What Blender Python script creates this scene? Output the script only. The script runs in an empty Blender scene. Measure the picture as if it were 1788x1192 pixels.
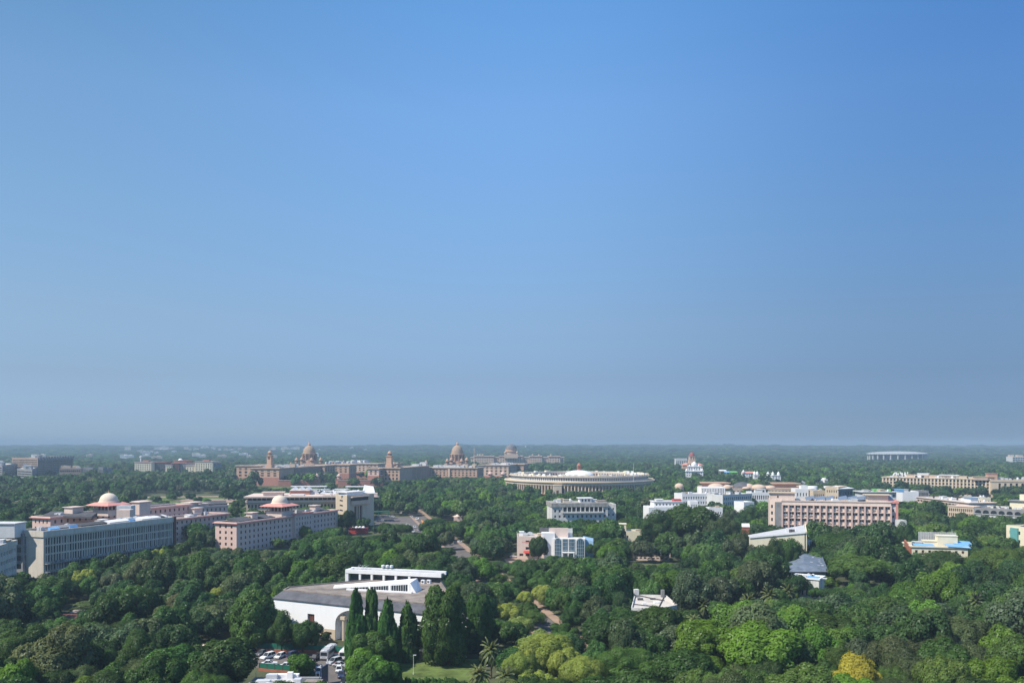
import bpy, math, random
import numpy as np
from mathutils import Vector, Matrix

S = bpy.context.scene
COL = S.collection
R = math.radians
rnd = random.Random(11)

# ---------------------------------------------------------------- camera
CAM_H, FPX, HZ, CX = 60.0, 1460.0, 774.0, 894.0      # eye height, focal length and horizon row of a 1788 x 1192 frame
cd = bpy.data.cameras.new('camera')
cam = bpy.data.objects.new('camera', cd)
COL.objects.link(cam)
cam.location = (0, 0, CAM_H)
cam.rotation_euler = (R(90), 0, 0)
cd.sensor_width = 36.0
cd.lens = FPX / 1788 * 36
cd.shift_y = (HZ - 596) / 1788
cd.clip_start = 1.0
cd.clip_end = 60000
S.camera = cam

# ---------------------------------------------------------------- sky, sun, exposure
SUN_EL, SUN_AZ = R(50), (-0.88, -0.47)               # sun stands to the left and a little behind the camera
wd = bpy.data.worlds.new('World')
S.world = wd
wd.use_nodes = True
nt = wd.node_tree
nt.nodes.clear()
out = nt.nodes.new('ShaderNodeOutputWorld')
bg = nt.nodes.new('ShaderNodeBackground')
sky = nt.nodes.new('ShaderNodeTexSky')
sky.sky_type = 'NISHITA'
sky.sun_disc = False
sky.sun_elevation = SUN_EL
sky.sun_rotation = math.atan2(-SUN_AZ[0], SUN_AZ[1])
sky.altitude = 0
sky.air_density = 1.0
sky.dust_density = 0.3
sky.ozone_density = 2.0
tint = nt.nodes.new('ShaderNodeMix')
tint.data_type = 'RGBA'
tint.blend_type = 'MULTIPLY'
tint.inputs['Factor'].default_value = 1.0
tc = nt.nodes.new('ShaderNodeTexCoord')
sx = nt.nodes.new('ShaderNodeSeparateXYZ')
ramp = nt.nodes.new('ShaderNodeValToRGB')
nt.links.new(tc.outputs['Generated'], sx.inputs[0])
nt.links.new(sx.outputs['Z'], ramp.inputs['Fac'])
def sky_ramp(ramp, stops):
    els = ramp.color_ramp.elements
    while len(els) < len(stops):
        els.new(0.5)
    for e, (p, c) in zip(els, stops):
        e.position = p
        e.color = (*c, 1)

# hazier and darker low down, darker on the side away from the sun
sky_ramp(ramp, [(0.0, (0.31, 0.46, 0.86)), (0.03, (0.314, 0.43, 0.75)), (0.078, (0.406, 0.478, 0.665)), (0.145, (0.598, 0.669, 0.781)),
                (0.254, (0.788, 0.963, 1.084)), (0.366, (0.932, 1.21, 1.39)), (0.466, (0.838, 1.28, 1.52)), (0.9, (0.8, 1.05, 1.2))])
mx_ = nt.nodes.new('ShaderNodeMapRange')
mx_.inputs['From Min'].default_value = -0.6
mx_.inputs['From Max'].default_value = 0.6
nt.links.new(sx.outputs['X'], mx_.inputs['Value'])
ramp2 = nt.nodes.new('ShaderNodeValToRGB')
ramp2.color_ramp.interpolation = 'EASE'
sky_ramp(ramp2, [(0.05, (0.90, 0.84, 0.76)), (0.5, (1, 1, 1)), (0.95, (0.46, 0.57, 0.68))])
mf_ = nt.nodes.new('ShaderNodeMapRange')
mf_.inputs['From Max'].default_value = 0.4
mf_.inputs['To Min'].default_value = 0.45
nt.links.new(sx.outputs['Z'], mf_.inputs['Value'])
nt.links.new(mx_.outputs[0], ramp2.inputs['Fac'])
tint2 = nt.nodes.new('ShaderNodeMix')
tint2.data_type = 'RGBA'
tint2.blend_type = 'MULTIPLY'
nt.links.new(mf_.outputs[0], tint2.inputs['Factor'])
nt.links.new(sky.outputs[0], tint.inputs[6])
nt.links.new(ramp.outputs[0], tint.inputs[7])
nt.links.new(tint.outputs[2], tint2.inputs[6])
nt.links.new(ramp2.outputs[0], tint2.inputs[7])
nt.links.new(tint2.outputs[2], bg.inputs['Color'])
bg.inputs["Strength"].default_value = 0.123
nt.links.new(bg.outputs[0], out.inputs['Surface'])

sl = bpy.data.lights.new('sun', 'SUN')
sl.energy = 5.0
sl.angle = R(0.5)
sl.color = (1.0, 0.95, 0.87)
sun = bpy.data.objects.new('sun', sl)
COL.objects.link(sun)
_d = Vector((SUN_AZ[0] * math.cos(SUN_EL), SUN_AZ[1] * math.cos(SUN_EL), math.sin(SUN_EL)))
sun.rotation_euler = _d.to_track_quat('Z', 'Y').to_euler()

S.view_settings.view_transform = 'Standard'
S.view_settings.look = 'None'
S.view_settings.exposure = 0.3
S.view_settings.gamma = 1.0
S.view_settings.use_curve_mapping = False
S.render.engine = 'CYCLES'
S.cycles.use_denoising = True
S.cycles.max_bounces = 5
S.cycles.diffuse_bounces = 2
S.cycles.glossy_bounces = 2
S.cycles.transmission_bounces = 2
S.cycles.volume_bounces = 0
S.cycles.transparent_max_bounces = 4

# ---------------------------------------------------------------- from the frame to the ground
def W(px, py, z=0.0):
    Y = FPX * (CAM_H - z) / (py - HZ)
    return ((px - CX) / FPX * Y, Y)

def A(px, Y):
    return ((px - CX) / FPX * Y, Y)

def ZY(py, Y):
    return CAM_H - (py - HZ) * Y / FPX

def march(p, d, px):
    k = (px - CX) / FPX
    t = (k * p[1] - p[0]) / (d[0] - k * d[1])
    return (p[0] + t * d[0], p[1] + t * d[1])

def add(p, d, t):
    return (p[0] + d[0] * t, p[1] + d[1] * t)

def unit(p, q):
    l = math.hypot(q[0] - p[0], q[1] - p[1])
    return ((q[0] - p[0]) / l, (q[1] - p[1]) / l)

# ---------------------------------------------------------------- materials
_mats = {}

def _new(name):
    m = bpy.data.materials.new(name)
    m.use_nodes = True
    return m, m.node_tree, m.node_tree.nodes['Principled BSDF']

def mat(name, col, rough=0.85, var=0.12, scale=0.25, spec=0.25, streak=0.0, metal=0.0, emit=None):
    if name in _mats:
        return _mats[name]
    m, t, b = _new(name)
    b.inputs['Roughness'].default_value = rough
    b.inputs['Specular IOR Level'].default_value = spec
    b.inputs['Metallic'].default_value = metal
    geo = t.nodes.new('ShaderNodeNewGeometry')
    n1 = t.nodes.new('ShaderNodeTexNoise')
    n1.inputs['Scale'].default_value = scale
    n1.inputs['Detail'].default_value = 6
    n1.inputs['Roughness'].default_value = 0.65
    t.links.new(geo.outputs['Position'], n1.inputs['Vector'])
    mr = t.nodes.new('ShaderNodeMapRange')
    mr.inputs['From Min'].default_value = 0.3
    mr.inputs['From Max'].default_value = 0.7
    mr.inputs['To Min'].default_value = 1 - var
    mr.inputs['To Max'].default_value = 1 + var
    t.links.new(n1.outputs['Fac'], mr.inputs['Value'])
    val = mr.outputs[0]
    if streak:
        mp = t.nodes.new('ShaderNodeMapping')
        mp.inputs['Scale'].default_value = (0.9, 0.9, 0.07)
        t.links.new(geo.outputs['Position'], mp.inputs['Vector'])
        n2 = t.nodes.new('ShaderNodeTexNoise')
        n2.inputs['Scale'].default_value = 0.8
        n2.inputs['Detail'].default_value = 5
        n2.inputs['Roughness'].default_value = 0.7
        t.links.new(mp.outputs[0], n2.inputs['Vector'])
        m2 = t.nodes.new('ShaderNodeMapRange')
        m2.inputs['From Min'].default_value = 0.45
        m2.inputs['From Max'].default_value = 0.75
        m2.inputs['To Min'].default_value = 1
        m2.inputs['To Max'].default_value = 1 - streak
        t.links.new(n2.outputs['Fac'], m2.inputs['Value'])
        mu = t.nodes.new('ShaderNodeMath')
        mu.operation = 'MULTIPLY'
        t.links.new(val, mu.inputs[0])
        t.links.new(m2.outputs[0], mu.inputs[1])
        val = mu.outputs[0]
    mx = t.nodes.new('ShaderNodeVectorMath')
    mx.operation = 'SCALE'
    mx.inputs[0].default_value = col
    t.links.new(val, mx.inputs['Scale'])
    t.links.new(mx.outputs[0], b.inputs['Base Color'])
    _mats[name] = m
    return m

def leaf_mat(name, col, attr=None, transl=0.22):
    if name in _mats:
        return _mats[name]
    m, t, b = _new(name)
    t.nodes.remove(b)
    o = t.nodes['Material Output']
    if attr:                                             # colour of each tree of the far wood
        at = t.nodes.new('ShaderNodeAttribute')
        at.attribute_name = attr
        c = at.outputs['Color']
    else:
        at = t.nodes.new('ShaderNodeAttribute')
        at.attribute_name = 'tint'
        oi = t.nodes.new('ShaderNodeObjectInfo')
        hs = t.nodes.new('ShaderNodeHueSaturation')
        hs.inputs['Color'].default_value = (*col, 1)
        mh = t.nodes.new('ShaderNodeMapRange')
        mh.inputs['To Min'].default_value = 0.485
        mh.inputs['To Max'].default_value = 0.515
        t.links.new(oi.outputs['Random'], mh.inputs['Value'])
        t.links.new(mh.outputs[0], hs.inputs['Hue'])
        mv = t.nodes.new('ShaderNodeMapRange')
        mv.inputs['To Min'].default_value = 0.78
        mv.inputs['To Max'].default_value = 1.25
        fr = t.nodes.new('ShaderNodeMath')
        fr.operation = 'FRACT'
        ml = t.nodes.new('ShaderNodeMath')
        ml.operation = 'MULTIPLY'
        ml.inputs[1].default_value = 7.31
        t.links.new(oi.outputs['Random'], ml.inputs[0])
        t.links.new(ml.outputs[0], fr.inputs[0])
        t.links.new(fr.outputs[0], mv.inputs['Value'])
        mm = t.nodes.new('ShaderNodeMath')
        mm.operation = 'MULTIPLY'
        t.links.new(mv.outputs[0], mm.inputs[0])
        t.links.new(at.outputs['Fac'], mm.inputs[1])
        t.links.new(mm.outputs[0], hs.inputs['Value'])
        c = hs.outputs[0]
    di = t.nodes.new('ShaderNodeBsdfDiffuse')
    tr = t.nodes.new('ShaderNodeBsdfTranslucent')
    gl = t.nodes.new('ShaderNodeBsdfGlossy')
    gl.inputs['Roughness'].default_value = 0.45
    gl.inputs['Color'].default_value = (0.8, 0.85, 0.8, 1)
    mix = t.nodes.new('ShaderNodeMixShader')
    mix.inputs[0].default_value = transl
    mx2 = t.nodes.new('ShaderNodeMixShader')
    mx2.inputs[0].default_value = 0.02
    an = t.nodes.new('ShaderNodeAttribute')
    an.attribute_name = 'nrm'
    vt = t.nodes.new('ShaderNodeVectorTransform')
    vt.vector_type = 'NORMAL'
    vt.convert_from = 'OBJECT'
    vt.convert_to = 'WORLD'
    t.links.new(an.outputs['Vector'], vt.inputs[0])
    t.links.new(vt.outputs[0], di.inputs['Normal'])
    t.links.new(c, di.inputs['Color'])
    t.links.new(c, tr.inputs['Color'])
    t.links.new(di.outputs[0], mix.inputs[1])
    t.links.new(tr.outputs[0], mix.inputs[2])
    t.links.new(mix.outputs[0], mx2.inputs[1])
    t.links.new(gl.outputs[0], mx2.inputs[2])
    t.links.new(mx2.outputs[0], o.inputs['Surface'])
    _mats[name] = m
    return m

M = dict(
    glass=mat('glass_dark', (0.022, 0.028, 0.034), 0.3, 0.3, 0.6, 0.3),
    glass2=mat('glass_mid', (0.06, 0.068, 0.078), 0.3, 0.3, 0.6, 0.4),
    glass3=mat('window_blind', (0.22, 0.22, 0.21), 0.5, 0.2, 0.6, 0.5),
    blueglass=mat('blue_glass', (0.03, 0.10, 0.15), 0.1, 0.2, 0.4, 0.7),
    white=mat('white_paint', (0.80, 0.79, 0.77), 0.75, 0.05, 0.2, 0.3, 0.10),
    white_old=mat('weathered_white', (0.66, 0.64, 0.60), 0.9, 0.12, 0.3, 0.2, 0.42),
    grey_wall=mat('grey_render', (0.60, 0.54, 0.45), 0.9, 0.08, 0.2, 0.2, 0.3),
    pale_grey=mat('pale_grey', (0.60, 0.60, 0.58), 0.85, 0.08, 0.3, 0.2, 0.15),
    dark_grey=mat('dark_grey', (0.09, 0.09, 0.095), 0.85, 0.25, 0.3, 0.2),
    mid_grey=mat('mid_grey', (0.25, 0.25, 0.25), 0.85, 0.2, 0.3, 0.2),
    pink_wall=mat('pink_stone', (0.67, 0.48, 0.41), 0.9, 0.06, 0.2, 0.2, 0.10),
    pink_trim=mat('pink_trim', (0.68, 0.30, 0.25), 0.85, 0.08, 0.4, 0.2, 0.08),
    pink_pale=mat('pale_pink', (0.68, 0.54, 0.46), 0.9, 0.08, 0.3, 0.2, 0.12),
    cream=mat('cream_wall', (0.75, 0.68, 0.50), 0.9, 0.05, 0.2, 0.2, 0.10),
    cream_dome=mat('cream_dome', (0.72, 0.60, 0.47), 0.8, 0.06, 0.4, 0.25, 0.08),
    beige=mat('beige_wall', (0.56, 0.46, 0.34), 0.9, 0.07, 0.2, 0.2, 0.12),
    tan=mat('tan_stone', (0.52, 0.34, 0.24), 0.9, 0.10, 0.15, 0.2, 0.12),
    tan_pale=mat('pale_tan_stone', (0.60, 0.45, 0.34), 0.9, 0.10, 0.15, 0.2, 0.12),
    red_stone=mat('red_sandstone', (0.42, 0.19, 0.14), 0.9, 0.14, 0.12, 0.2, 0.15),
    brick=mat('red_brick', (0.36, 0.13, 0.08), 0.9, 0.2, 0.8, 0.2),
    red=mat('red_paint', (0.5, 0.06, 0.05), 0.6, 0.15, 0.5, 0.3),
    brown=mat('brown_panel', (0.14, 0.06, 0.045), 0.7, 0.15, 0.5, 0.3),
    roof_dirty=mat('dirty_roof', (0.25, 0.21, 0.18), 0.95, 0.4, 0.25, 0.15),
    roof_pale=mat('pale_roof', (0.55, 0.50, 0.45), 0.95, 0.25, 0.25, 0.15),
    roof_white=mat('white_roof', (0.74, 0.72, 0.70), 0.9, 0.12, 0.3, 0.2),
    slate=mat('slate_roof', (0.10, 0.10, 0.11), 0.7, 0.35, 0.35, 0.3),
    metal_roof=mat('metal_roof', (0.40, 0.45, 0.50), 0.5, 0.15, 0.4, 0.4),
    solar=mat('solar_panel', (0.16, 0.20, 0.26), 0.25, 0.1, 0.5, 0.6),
    tarp=mat('blue_tarp', (0.20, 0.42, 0.68), 0.55, 0.12, 0.5, 0.4),
    green_paint=mat('green_sheet', (0.015, 0.13, 0.085), 0.7, 0.1, 0.6, 0.3),
    lime=mat('lime_sheet', (0.16, 0.45, 0.11), 0.7, 0.1, 0.6, 0.3),
    teal=mat('teal_panel', (0.12, 0.33, 0.32), 0.5, 0.1, 0.6, 0.4),
    purple=mat('purple_sheet', (0.30, 0.26, 0.52), 0.7, 0.15, 0.6, 0.3),
    tank=mat('black_tank', (0.03, 0.03, 0.035), 0.5, 0.1, 0.6, 0.4),
    ac=mat('pale_metal', (0.55, 0.56, 0.57), 0.5, 0.1, 0.6, 0.4),
    bark=mat('bark', (0.10, 0.075, 0.055), 0.95, 0.25, 1.2, 0.1),
    asphalt=mat('asphalt', (0.15, 0.132, 0.12), 0.95, 0.2, 0.2, 0.15),
    paving=mat('sandy_paving', (0.34, 0.24, 0.18), 0.95, 0.2, 0.15, 0.15),
    grass=mat('grass', (0.11, 0.15, 0.042), 0.95, 0.5, 0.22, 0.1),
    rubber=mat('rubber', (0.02, 0.02, 0.02), 0.8, 0.1, 1, 0.2),
    chrome=mat('rim_metal', (0.5, 0.5, 0.5), 0.35, 0.05, 1, 0.5, 0, 0.8),
    lamp=mat('lamp_glass', (0.7, 0.7, 0.68), 0.2, 0.05, 1, 0.6),
)
M['white_metal'] = mat('white_metal', (0.75, 0.75, 0.75), 0.5, 0.05, 0.5, 0.4)
for _m, _c in (('white', (0.78, 0.78, 0.78)), ('silver', (0.42, 0.43, 0.45)), ('black', (0.02, 0.02, 0.025)), ('blue', (0.03, 0.05, 0.12)), ('grey', (0.14, 0.145, 0.16)), ('red', (0.35, 0.03, 0.03))):
    M['car_' + _m] = mat('car_paint_' + _m, _c, 0.25, 0.03, 0.5, 0.6)

# ---------------------------------------------------------------- mesh helpers
class MB:
    def __init__(s):
        s.v, s.f, s.m = [], [], []

    def face(s, pts, mi=0):
        n = len(s.v)
        s.v.extend([tuple(p) for p in pts])
        s.f.append(tuple(range(n, n + len(pts))))
        s.m.append(mi)

    def prism(s, poly, z0, z1, mi=0, top=True, bottom=True, topmi=None):
        n, k = len(s.v), len(poly)
        s.v.extend([(x, y, z0) for x, y in poly] + [(x, y, z1) for x, y in poly])
        for i in range(k):
            j = (i + 1) % k
            s.f.append((n + i, n + j, n + k + j, n + k + i))
            s.m.append(mi)
        if top:
            s.f.append(tuple(n + k + i for i in range(k)))
            s.m.append(mi if topmi is None else topmi)
        if bottom:
            s.f.append(tuple(n + i for i in reversed(range(k))))
            s.m.append(mi)

    def box(s, x0, y0, z0, x1, y1, z1, mi=0):
        s.prism([(x0, y0), (x1, y0), (x1, y1), (x0, y1)], z0, z1, mi)

    def obox(s, c, u, a, b, z0, z1, mi=0):
        """box centred on c, half length a along u, half width b across"""
        n = (-u[1], u[0])
        q = [(-a, -b), (a, -b), (a, b), (-a, b)]
        s.prism([(c[0] + u[0] * i + n[0] * j, c[1] + u[1] * i + n[1] * j) for i, j in q], z0, z1, mi)

    def slope(s, poly, zs0, zs1, mi=0):
        """prism over poly whose bottom and top corners have heights of their own"""
        n, k = len(s.v), len(poly)
        s.v.extend([(x, y, z) for (x, y), z in zip(poly, zs0)] + [(x, y, z) for (x, y), z in zip(poly, zs1)])
        for i in range(k):
            j = (i + 1) % k
            s.f.append((n + i, n + j, n + k + j, n + k + i))
            s.m.append(mi)
        s.f.append(tuple(n + k + i for i in range(k)))
        s.f.append(tuple(n + i for i in reversed(range(k))))
        s.m += [mi, mi]

    def ring(s, outer, inner, z0, z1, mi=0):
        k = len(outer)
        for i in range(k):
            j = (i + 1) % k
            o0, o1, i0, i1 = outer[i], outer[j], inner[i], inner[j]
            s.face([(*o0, z0), (*o1, z0), (*o1, z1), (*o0, z1)], mi)
            s.face([(*o0, z1), (*o1, z1), (*i1, z1), (*i0, z1)], mi)
            s.face([(*i1, z0), (*i0, z0), (*i0, z1), (*i1, z1)], mi)
            s.face([(*o1, z0), (*o0, z0), (*i0, z0), (*i1, z0)], mi)

    def lathe(s, prof, c, n=24, mi=0, a0=0.0, a1=2 * math.pi):
        full = abs(a1 - a0 - 2 * math.pi) < 1e-6
        k = n if full else n + 1
        b = len(s.v)
        for r, z in prof:
            for i in range(k):
                a = a0 + (a1 - a0) * i / n
                s.v.append((c[0] + r * math.cos(a), c[1] + r * math.sin(a), z))
        for j in range(len(prof) - 1):
            for i in range(n):
                i2 = (i + 1) % k
                s.f.append((b + j * k + i, b + j * k + i2, b + (j + 1) * k + i2, b + (j + 1) * k + i))
                s.m.append(mi)

    def tube(s, p, q, r0, r1, n=6, mi=0):
        p, q = Vector(p), Vector(q)
        d = (q - p).normalized()
        u = d.orthogonal().normalized()
        w = d.cross(u)
        b = len(s.v)
        for c, r in ((p, r0), (q, r1)):
            for i in range(n):
                a = 2 * math.pi * i / n
                s.v.append(tuple(c + (u * math.cos(a) + w * math.sin(a)) * r))
        for i in range(n):
            j = (i + 1) % n
            s.f.append((b + i, b + j, b + n + j, b + n + i))
            s.m.append(mi)
        s.f.append(tuple(b + n + i for i in range(n)))
        s.f.append(tuple(b + i for i in reversed(range(n))))
        s.m += [mi, mi]

    def mesh(s, name, mats, base=(0, 0, 0), smooth=False):
        me = bpy.data.meshes.new(name)
        me.from_pydata([(x - base[0], y - base[1], z - base[2]) for x, y, z in s.v], [], s.f)
        for m in mats:
            me.materials.append(m)
        me.polygons.foreach_set('material_index', s.m)
        if smooth:
            me.polygons.foreach_set('use_smooth', [True] * len(s.f))
            me.set_sharp_from_angle(angle=R(40))
        me.update()
        return me

    def build(s, name, mats, parent=None, base=(0, 0, 0), smooth=False):
        if not isinstance(mats, (list, tuple)):
            mats = [mats]
        o = bpy.data.objects.new(name, s.mesh(name, mats, base, smooth))
        COL.objects.link(o)
        if parent:
            o.parent = parent
        else:
            o.location = base
        return o

def tag(o, label, cat, group=None):
    o['label'] = label
    o['category'] = cat
    if group:
        o['group'] = group
    return o

def empty(name, loc, label=None, cat=None, group=None):
    o = bpy.data.objects.new(name, None)
    o.empty_display_size = 0.5
    COL.objects.link(o)
    o.location = loc
    if label:
        tag(o, label, cat, group)
    return o

def structure(o, kind='structure'):
    o['kind'] = kind
    return o

def offset(poly, d):
    """polygon, counter-clockwise, grown outward by d"""
    res, k = [], len(poly)
    for i in range(k):
        p0, p1, p2 = poly[i - 1], poly[i], poly[(i + 1) % k]
        u, v = unit(p0, p1), unit(p1, p2)
        n0, n1 = (u[1], -u[0]), (v[1], -v[0])
        den = 1 + n0[0] * n1[0] + n0[1] * n1[1]
        den = max(den, 0.3)
        res.append((p1[0] + d * (n0[0] + n1[0]) / den, p1[1] + d * (n0[1] + n1[1]) / den))
    return res

def ccw(poly):
    a = sum(poly[i - 1][0] * poly[i][1] - poly[i][0] * poly[i - 1][1] for i in range(len(poly)))
    return list(poly) if a > 0 else list(reversed(poly))

def frame_poly(p, u, n, w, d):
    """rectangle from p: w along u, d along n"""
    return [p, add(p, u, w), add(add(p, u, w), n, d), add(p, n, d)]

KEEP = []       # footprints no trunk may stand in: (polygon, margin)
SIGHT = []      # open views: (px0, px1, lowest row seen, distance)

def sight(*rows):
    SIGHT.extend(rows)

# ---------------------------------------------------------------- buildings
class Bld:
    def __init__(s, name, label, cat, c, group=None, keep=None, margin=2.0):
        s.c = (c[0], c[1], 0.0)
        s.root = empty(name, s.c, label, cat, group)
        s.wins = []
        s.cache = {}
        if keep:
            KEEP.append((keep, margin))

    def part(s, mb, name, mats, parent=None, smooth=False):
        return mb.build(name, mats, parent or s.root, s.c, smooth)

    def win_mesh(s, w, h, style):
        key = (round(w, 2), round(h, 2), style)
        if key in s.cache:
            return s.cache[key]
        fm, gm, mull = style
        mb = MB()
        mb.face([(-w / 2, 0, 0), (w / 2, 0, 0), (w / 2, 0, h), (-w / 2, 0, h)], 0)
        t = min(0.09, w * 0.1)
        if fm:
            mb.box(-w / 2 + .005, -.1, .005, w / 2 - .005, -.004, t, 1)
            mb.box(-w / 2 + .005, -.1, h - t, w / 2 - .005, -.004, h - .005, 1)
            mb.box(-w / 2 + .005, -.1, t, -w / 2 + t, -.004, h - t, 1)
            mb.box(w / 2 - t, -.1, t, w / 2 - .005, -.004, h - t, 1)
            for k in range(mull):
                x = -w / 2 + w * (k + 1) / (mull + 1)
                mb.box(x - t / 2, -.08, t, x + t / 2, -.004, h - t, 1)
            if h > 1.8:
                mb.box(-w / 2 + t, -.07, h * .68 - t / 2, w / 2 - t, -.004, h * .68 + t / 2, 1)
        me = mb.mesh('window', [M[gm], M[fm or 'white']])
        s.cache[key] = me
        return me

    def facade(s, mb, p, q, z0, z1, cols, rows, w=.5, h=.6, bot=.6, top=1.0, ml=.5, mr=None, depth=.3, sill=None, frame='white', panes=('glass',), mull=1, skip=None, mi=0, part='window', odds=None):
        mr = ml if mr is None else mr
        L = math.hypot(q[0] - p[0], q[1] - p[1])
        u = unit(p, q)
        n = (u[1], -u[0])
        bay = (L - ml - mr) / cols
        rh = (z1 - z0 - bot - top) / rows
        ww, wh = bay * w, rh * h
        so = (rh - wh) * (.5 if sill is None else sill)
        us = [(ml + bay * (i + .5) - ww / 2, ml + bay * (i + .5) + ww / 2) for i in range(cols)]
        zs = [(z0 + bot + rh * j + so, z0 + bot + rh * j + so + wh) for j in range(rows)]
        P = lambda a, z, dd=0.0: (p[0] + u[0] * a - n[0] * dd, p[1] + u[1] * a - n[1] * dd, z)
        Q = lambda a0, a1, b0, b1: mb.face([P(a0, b0), P(a1, b0), P(a1, b1), P(a0, b1)], mi)
        zl = z0
        for a, b in zs:
            if a - zl > 1e-4:
                Q(0, L, zl, a)
            zl = b
        Q(0, L, zl, z1)
        ang = math.atan2(u[1], u[0])
        for j, (a, b) in enumerate(zs):
            ul = 0
            for i, (c, d) in enumerate(us):
                if skip and skip(i, j):
                    continue
                Q(ul, c, a, b)
                ul = d
                mb.face([P(c, a), P(d, a), P(d, a, depth), P(c, a, depth)], mi)
                mb.face([P(d, b), P(c, b), P(c, b, depth), P(d, b, depth)], mi)
                mb.face([P(c, b), P(c, a), P(c, a, depth), P(c, b, depth)], mi)
                mb.face([P(d, a), P(d, b), P(d, b, depth), P(d, a, depth)], mi)
                g = rnd.choice(panes)
                s.wins.append((part, s.win_mesh(ww, wh, (frame, g, mull)), P((c + d) / 2, a, depth), ang))
            Q(ul, L, a, b)

    def shell(s, poly, z0, z1, specs=None, wall='white', roof='roof_pale', parapet=.9, cornice=None, cmat=None, thick=.3, wname='wall', rname='roof', parent=None):
        mb = MB()
        specs = specs or {}
        k = len(poly)
        for i in range(k):
            p, q = poly[i], poly[(i + 1) % k]
            sp = specs.get(i)
            if sp:
                s.facade(mb, p, q, z0, z1, **sp)
            else:
                mb.face([(*p, z0), (*q, z0), (*q, z1), (*p, z1)])
        inn = offset(poly, -thick)
        for i in range(k):
            j = (i + 1) % k
            mb.face([(*poly[i], z1), (*poly[j], z1), (*inn[j], z1), (*inn[i], z1)])
            mb.face([(*inn[j], z1 - parapet), (*inn[i], z1 - parapet), (*inn[i], z1), (*inn[j], z1)])
        w = s.part(mb, wname, M[wall], parent)
        rb = MB()
        rb.face([(*p, z1 - parapet) for p in inn])
        r = s.part(rb, rname, M[roof], parent)
        if cornice:
            h, o = cornice
            cb = MB()
            cb.ring(offset(poly, o), offset(poly, -thick - .02), z1 - h, z1 + .05)
            s.part(cb, 'cornice', M[cmat or wall], parent)
        return w, r

    def clutter(s, poly, z, n, seed=0, kinds='tabs', scale=1.0, avoid=()):
        """tanks, air conditioning units, boxes and stair rooms on a roof (poly: 4 corners)"""
        r = random.Random(seed)
        u = unit(poly[0], poly[1])
        for _ in range(n):
            a, b = r.uniform(.08, .92), r.uniform(.12, .88)
            x = (1 - b) * ((1 - a) * poly[0][0] + a * poly[1][0]) + b * ((1 - a) * poly[3][0] + a * poly[2][0])
            y = (1 - b) * ((1 - a) * poly[0][1] + a * poly[1][1]) + b * ((1 - a) * poly[3][1] + a * poly[2][1])
            if any(math.hypot(x - e[0], y - e[1]) < e[2] for e in avoid):
                continue
            k = r.choice(kinds)
            mb = MB()
            if k == 't':
                rr = r.uniform(.6, .9) * scale
                mb.lathe([(rr, z + .4), (rr, z + 1.6 * scale), (rr * .8, z + 1.9 * scale), (.25, z + 2.0 * scale), (.25, z + 2.1 * scale), (.01, z + 2.1 * scale)], (x, y), 12)
                for q in range(4):
                    mb.obox((x + .4 * math.cos(q * 1.57), y + .4 * math.sin(q * 1.57)), u, .08, .08, z - .02, z + .42)
                s.part(mb, 'water_tank', M[r.choice(['tank', 'white_metal', 'tank'])])
            elif k == 'a':
                w_, h_ = r.uniform(.7, 1.5) * scale, r.uniform(.8, 1.7) * scale
                mb.obox((x, y), u, w_, w_ * .6, z + .2, z + h_ + .2)
                mb.obox((x, y), u, w_ * .9, w_ * .1, z - .02, z + .21)
                mb.lathe([(w_ * .45, z + h_ + .19), (w_ * .45, z + h_ + .45), (.01, z + h_ + .45)], (x, y), 12)
                s.part(mb, 'roof_unit', M['ac'])
            elif k == 'b':
                w_, d_ = r.uniform(1.2, 2.6) * scale, r.uniform(1.2, 2.2) * scale
                h_ = r.uniform(1.2, 2.4) * scale
                mb.obox((x, y), u, w_, d_, z - .02, z + h_)
                mb.obox((x, y), u, w_ + .25, d_ + .25, z + h_ - .01, z + h_ + .16)
                s.part(mb, 'roof_hut', M[r.choice(['pale_grey', 'white', 'beige'])])
            elif k == 's':
                w_ = r.uniform(2, 5) * scale
                for q in (-.4, .4):
                    mb.tube((x - u[0] * w_, y - u[1] * w_, z + .35 + q * .1), (x + u[0] * w_, y + u[1] * w_, z + .35 + q * .1), .14, .14, 6)
                    u2 = (-u[1], u[0])
                    x, y = x + u2[0] * .6, y + u2[1] * .6
                s.part(mb, 'roof_pipe', M['ac'])

    def finish(s):
        if not s.wins:
            return
        by = {}
        for w in s.wins:
            by.setdefault(w[0], []).append(w)
        for part, ws in by.items():
            ws.sort(key=lambda w: w[2][1])
            for _, me, loc, ang in ws[:100]:
                o = bpy.data.objects.new(part, me)
                COL.objects.link(o)
                o.parent = s.root
                o.location = (loc[0] - s.c[0], loc[1] - s.c[1], loc[2])
                o.rotation_euler = (0, 0, ang)
            rest = ws[100:]
            if rest:
                vs, fs, ms, mats = [], [], [], []
                for _, me, loc, ang in rest:
                    n = len(vs)
                    ca, sa = math.cos(ang), math.sin(ang)
                    for v in me.vertices:
                        x, y, z = v.co
                        vs.append((x * ca - y * sa + loc[0] - s.c[0], x * sa + y * ca + loc[1] - s.c[1], z + loc[2]))
                    ids = []
                    for m in me.materials:
                        if m not in mats:
                            mats.append(m)
                        ids.append(mats.index(m))
                    for p in me.polygons:
                        fs.append(tuple(n + i for i in p.vertices))
                        ms.append(ids[p.material_index])
                me = bpy.data.meshes.new(part)
                me.from_pydata(vs, [], fs)
                for m in mats:
                    me.materials.append(m)
                me.polygons.foreach_set('material_index', ms)
                o = bpy.data.objects.new(part, me)
                o['kind'] = 'stuff'
                COL.objects.link(o)
                o.parent = s.root

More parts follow.
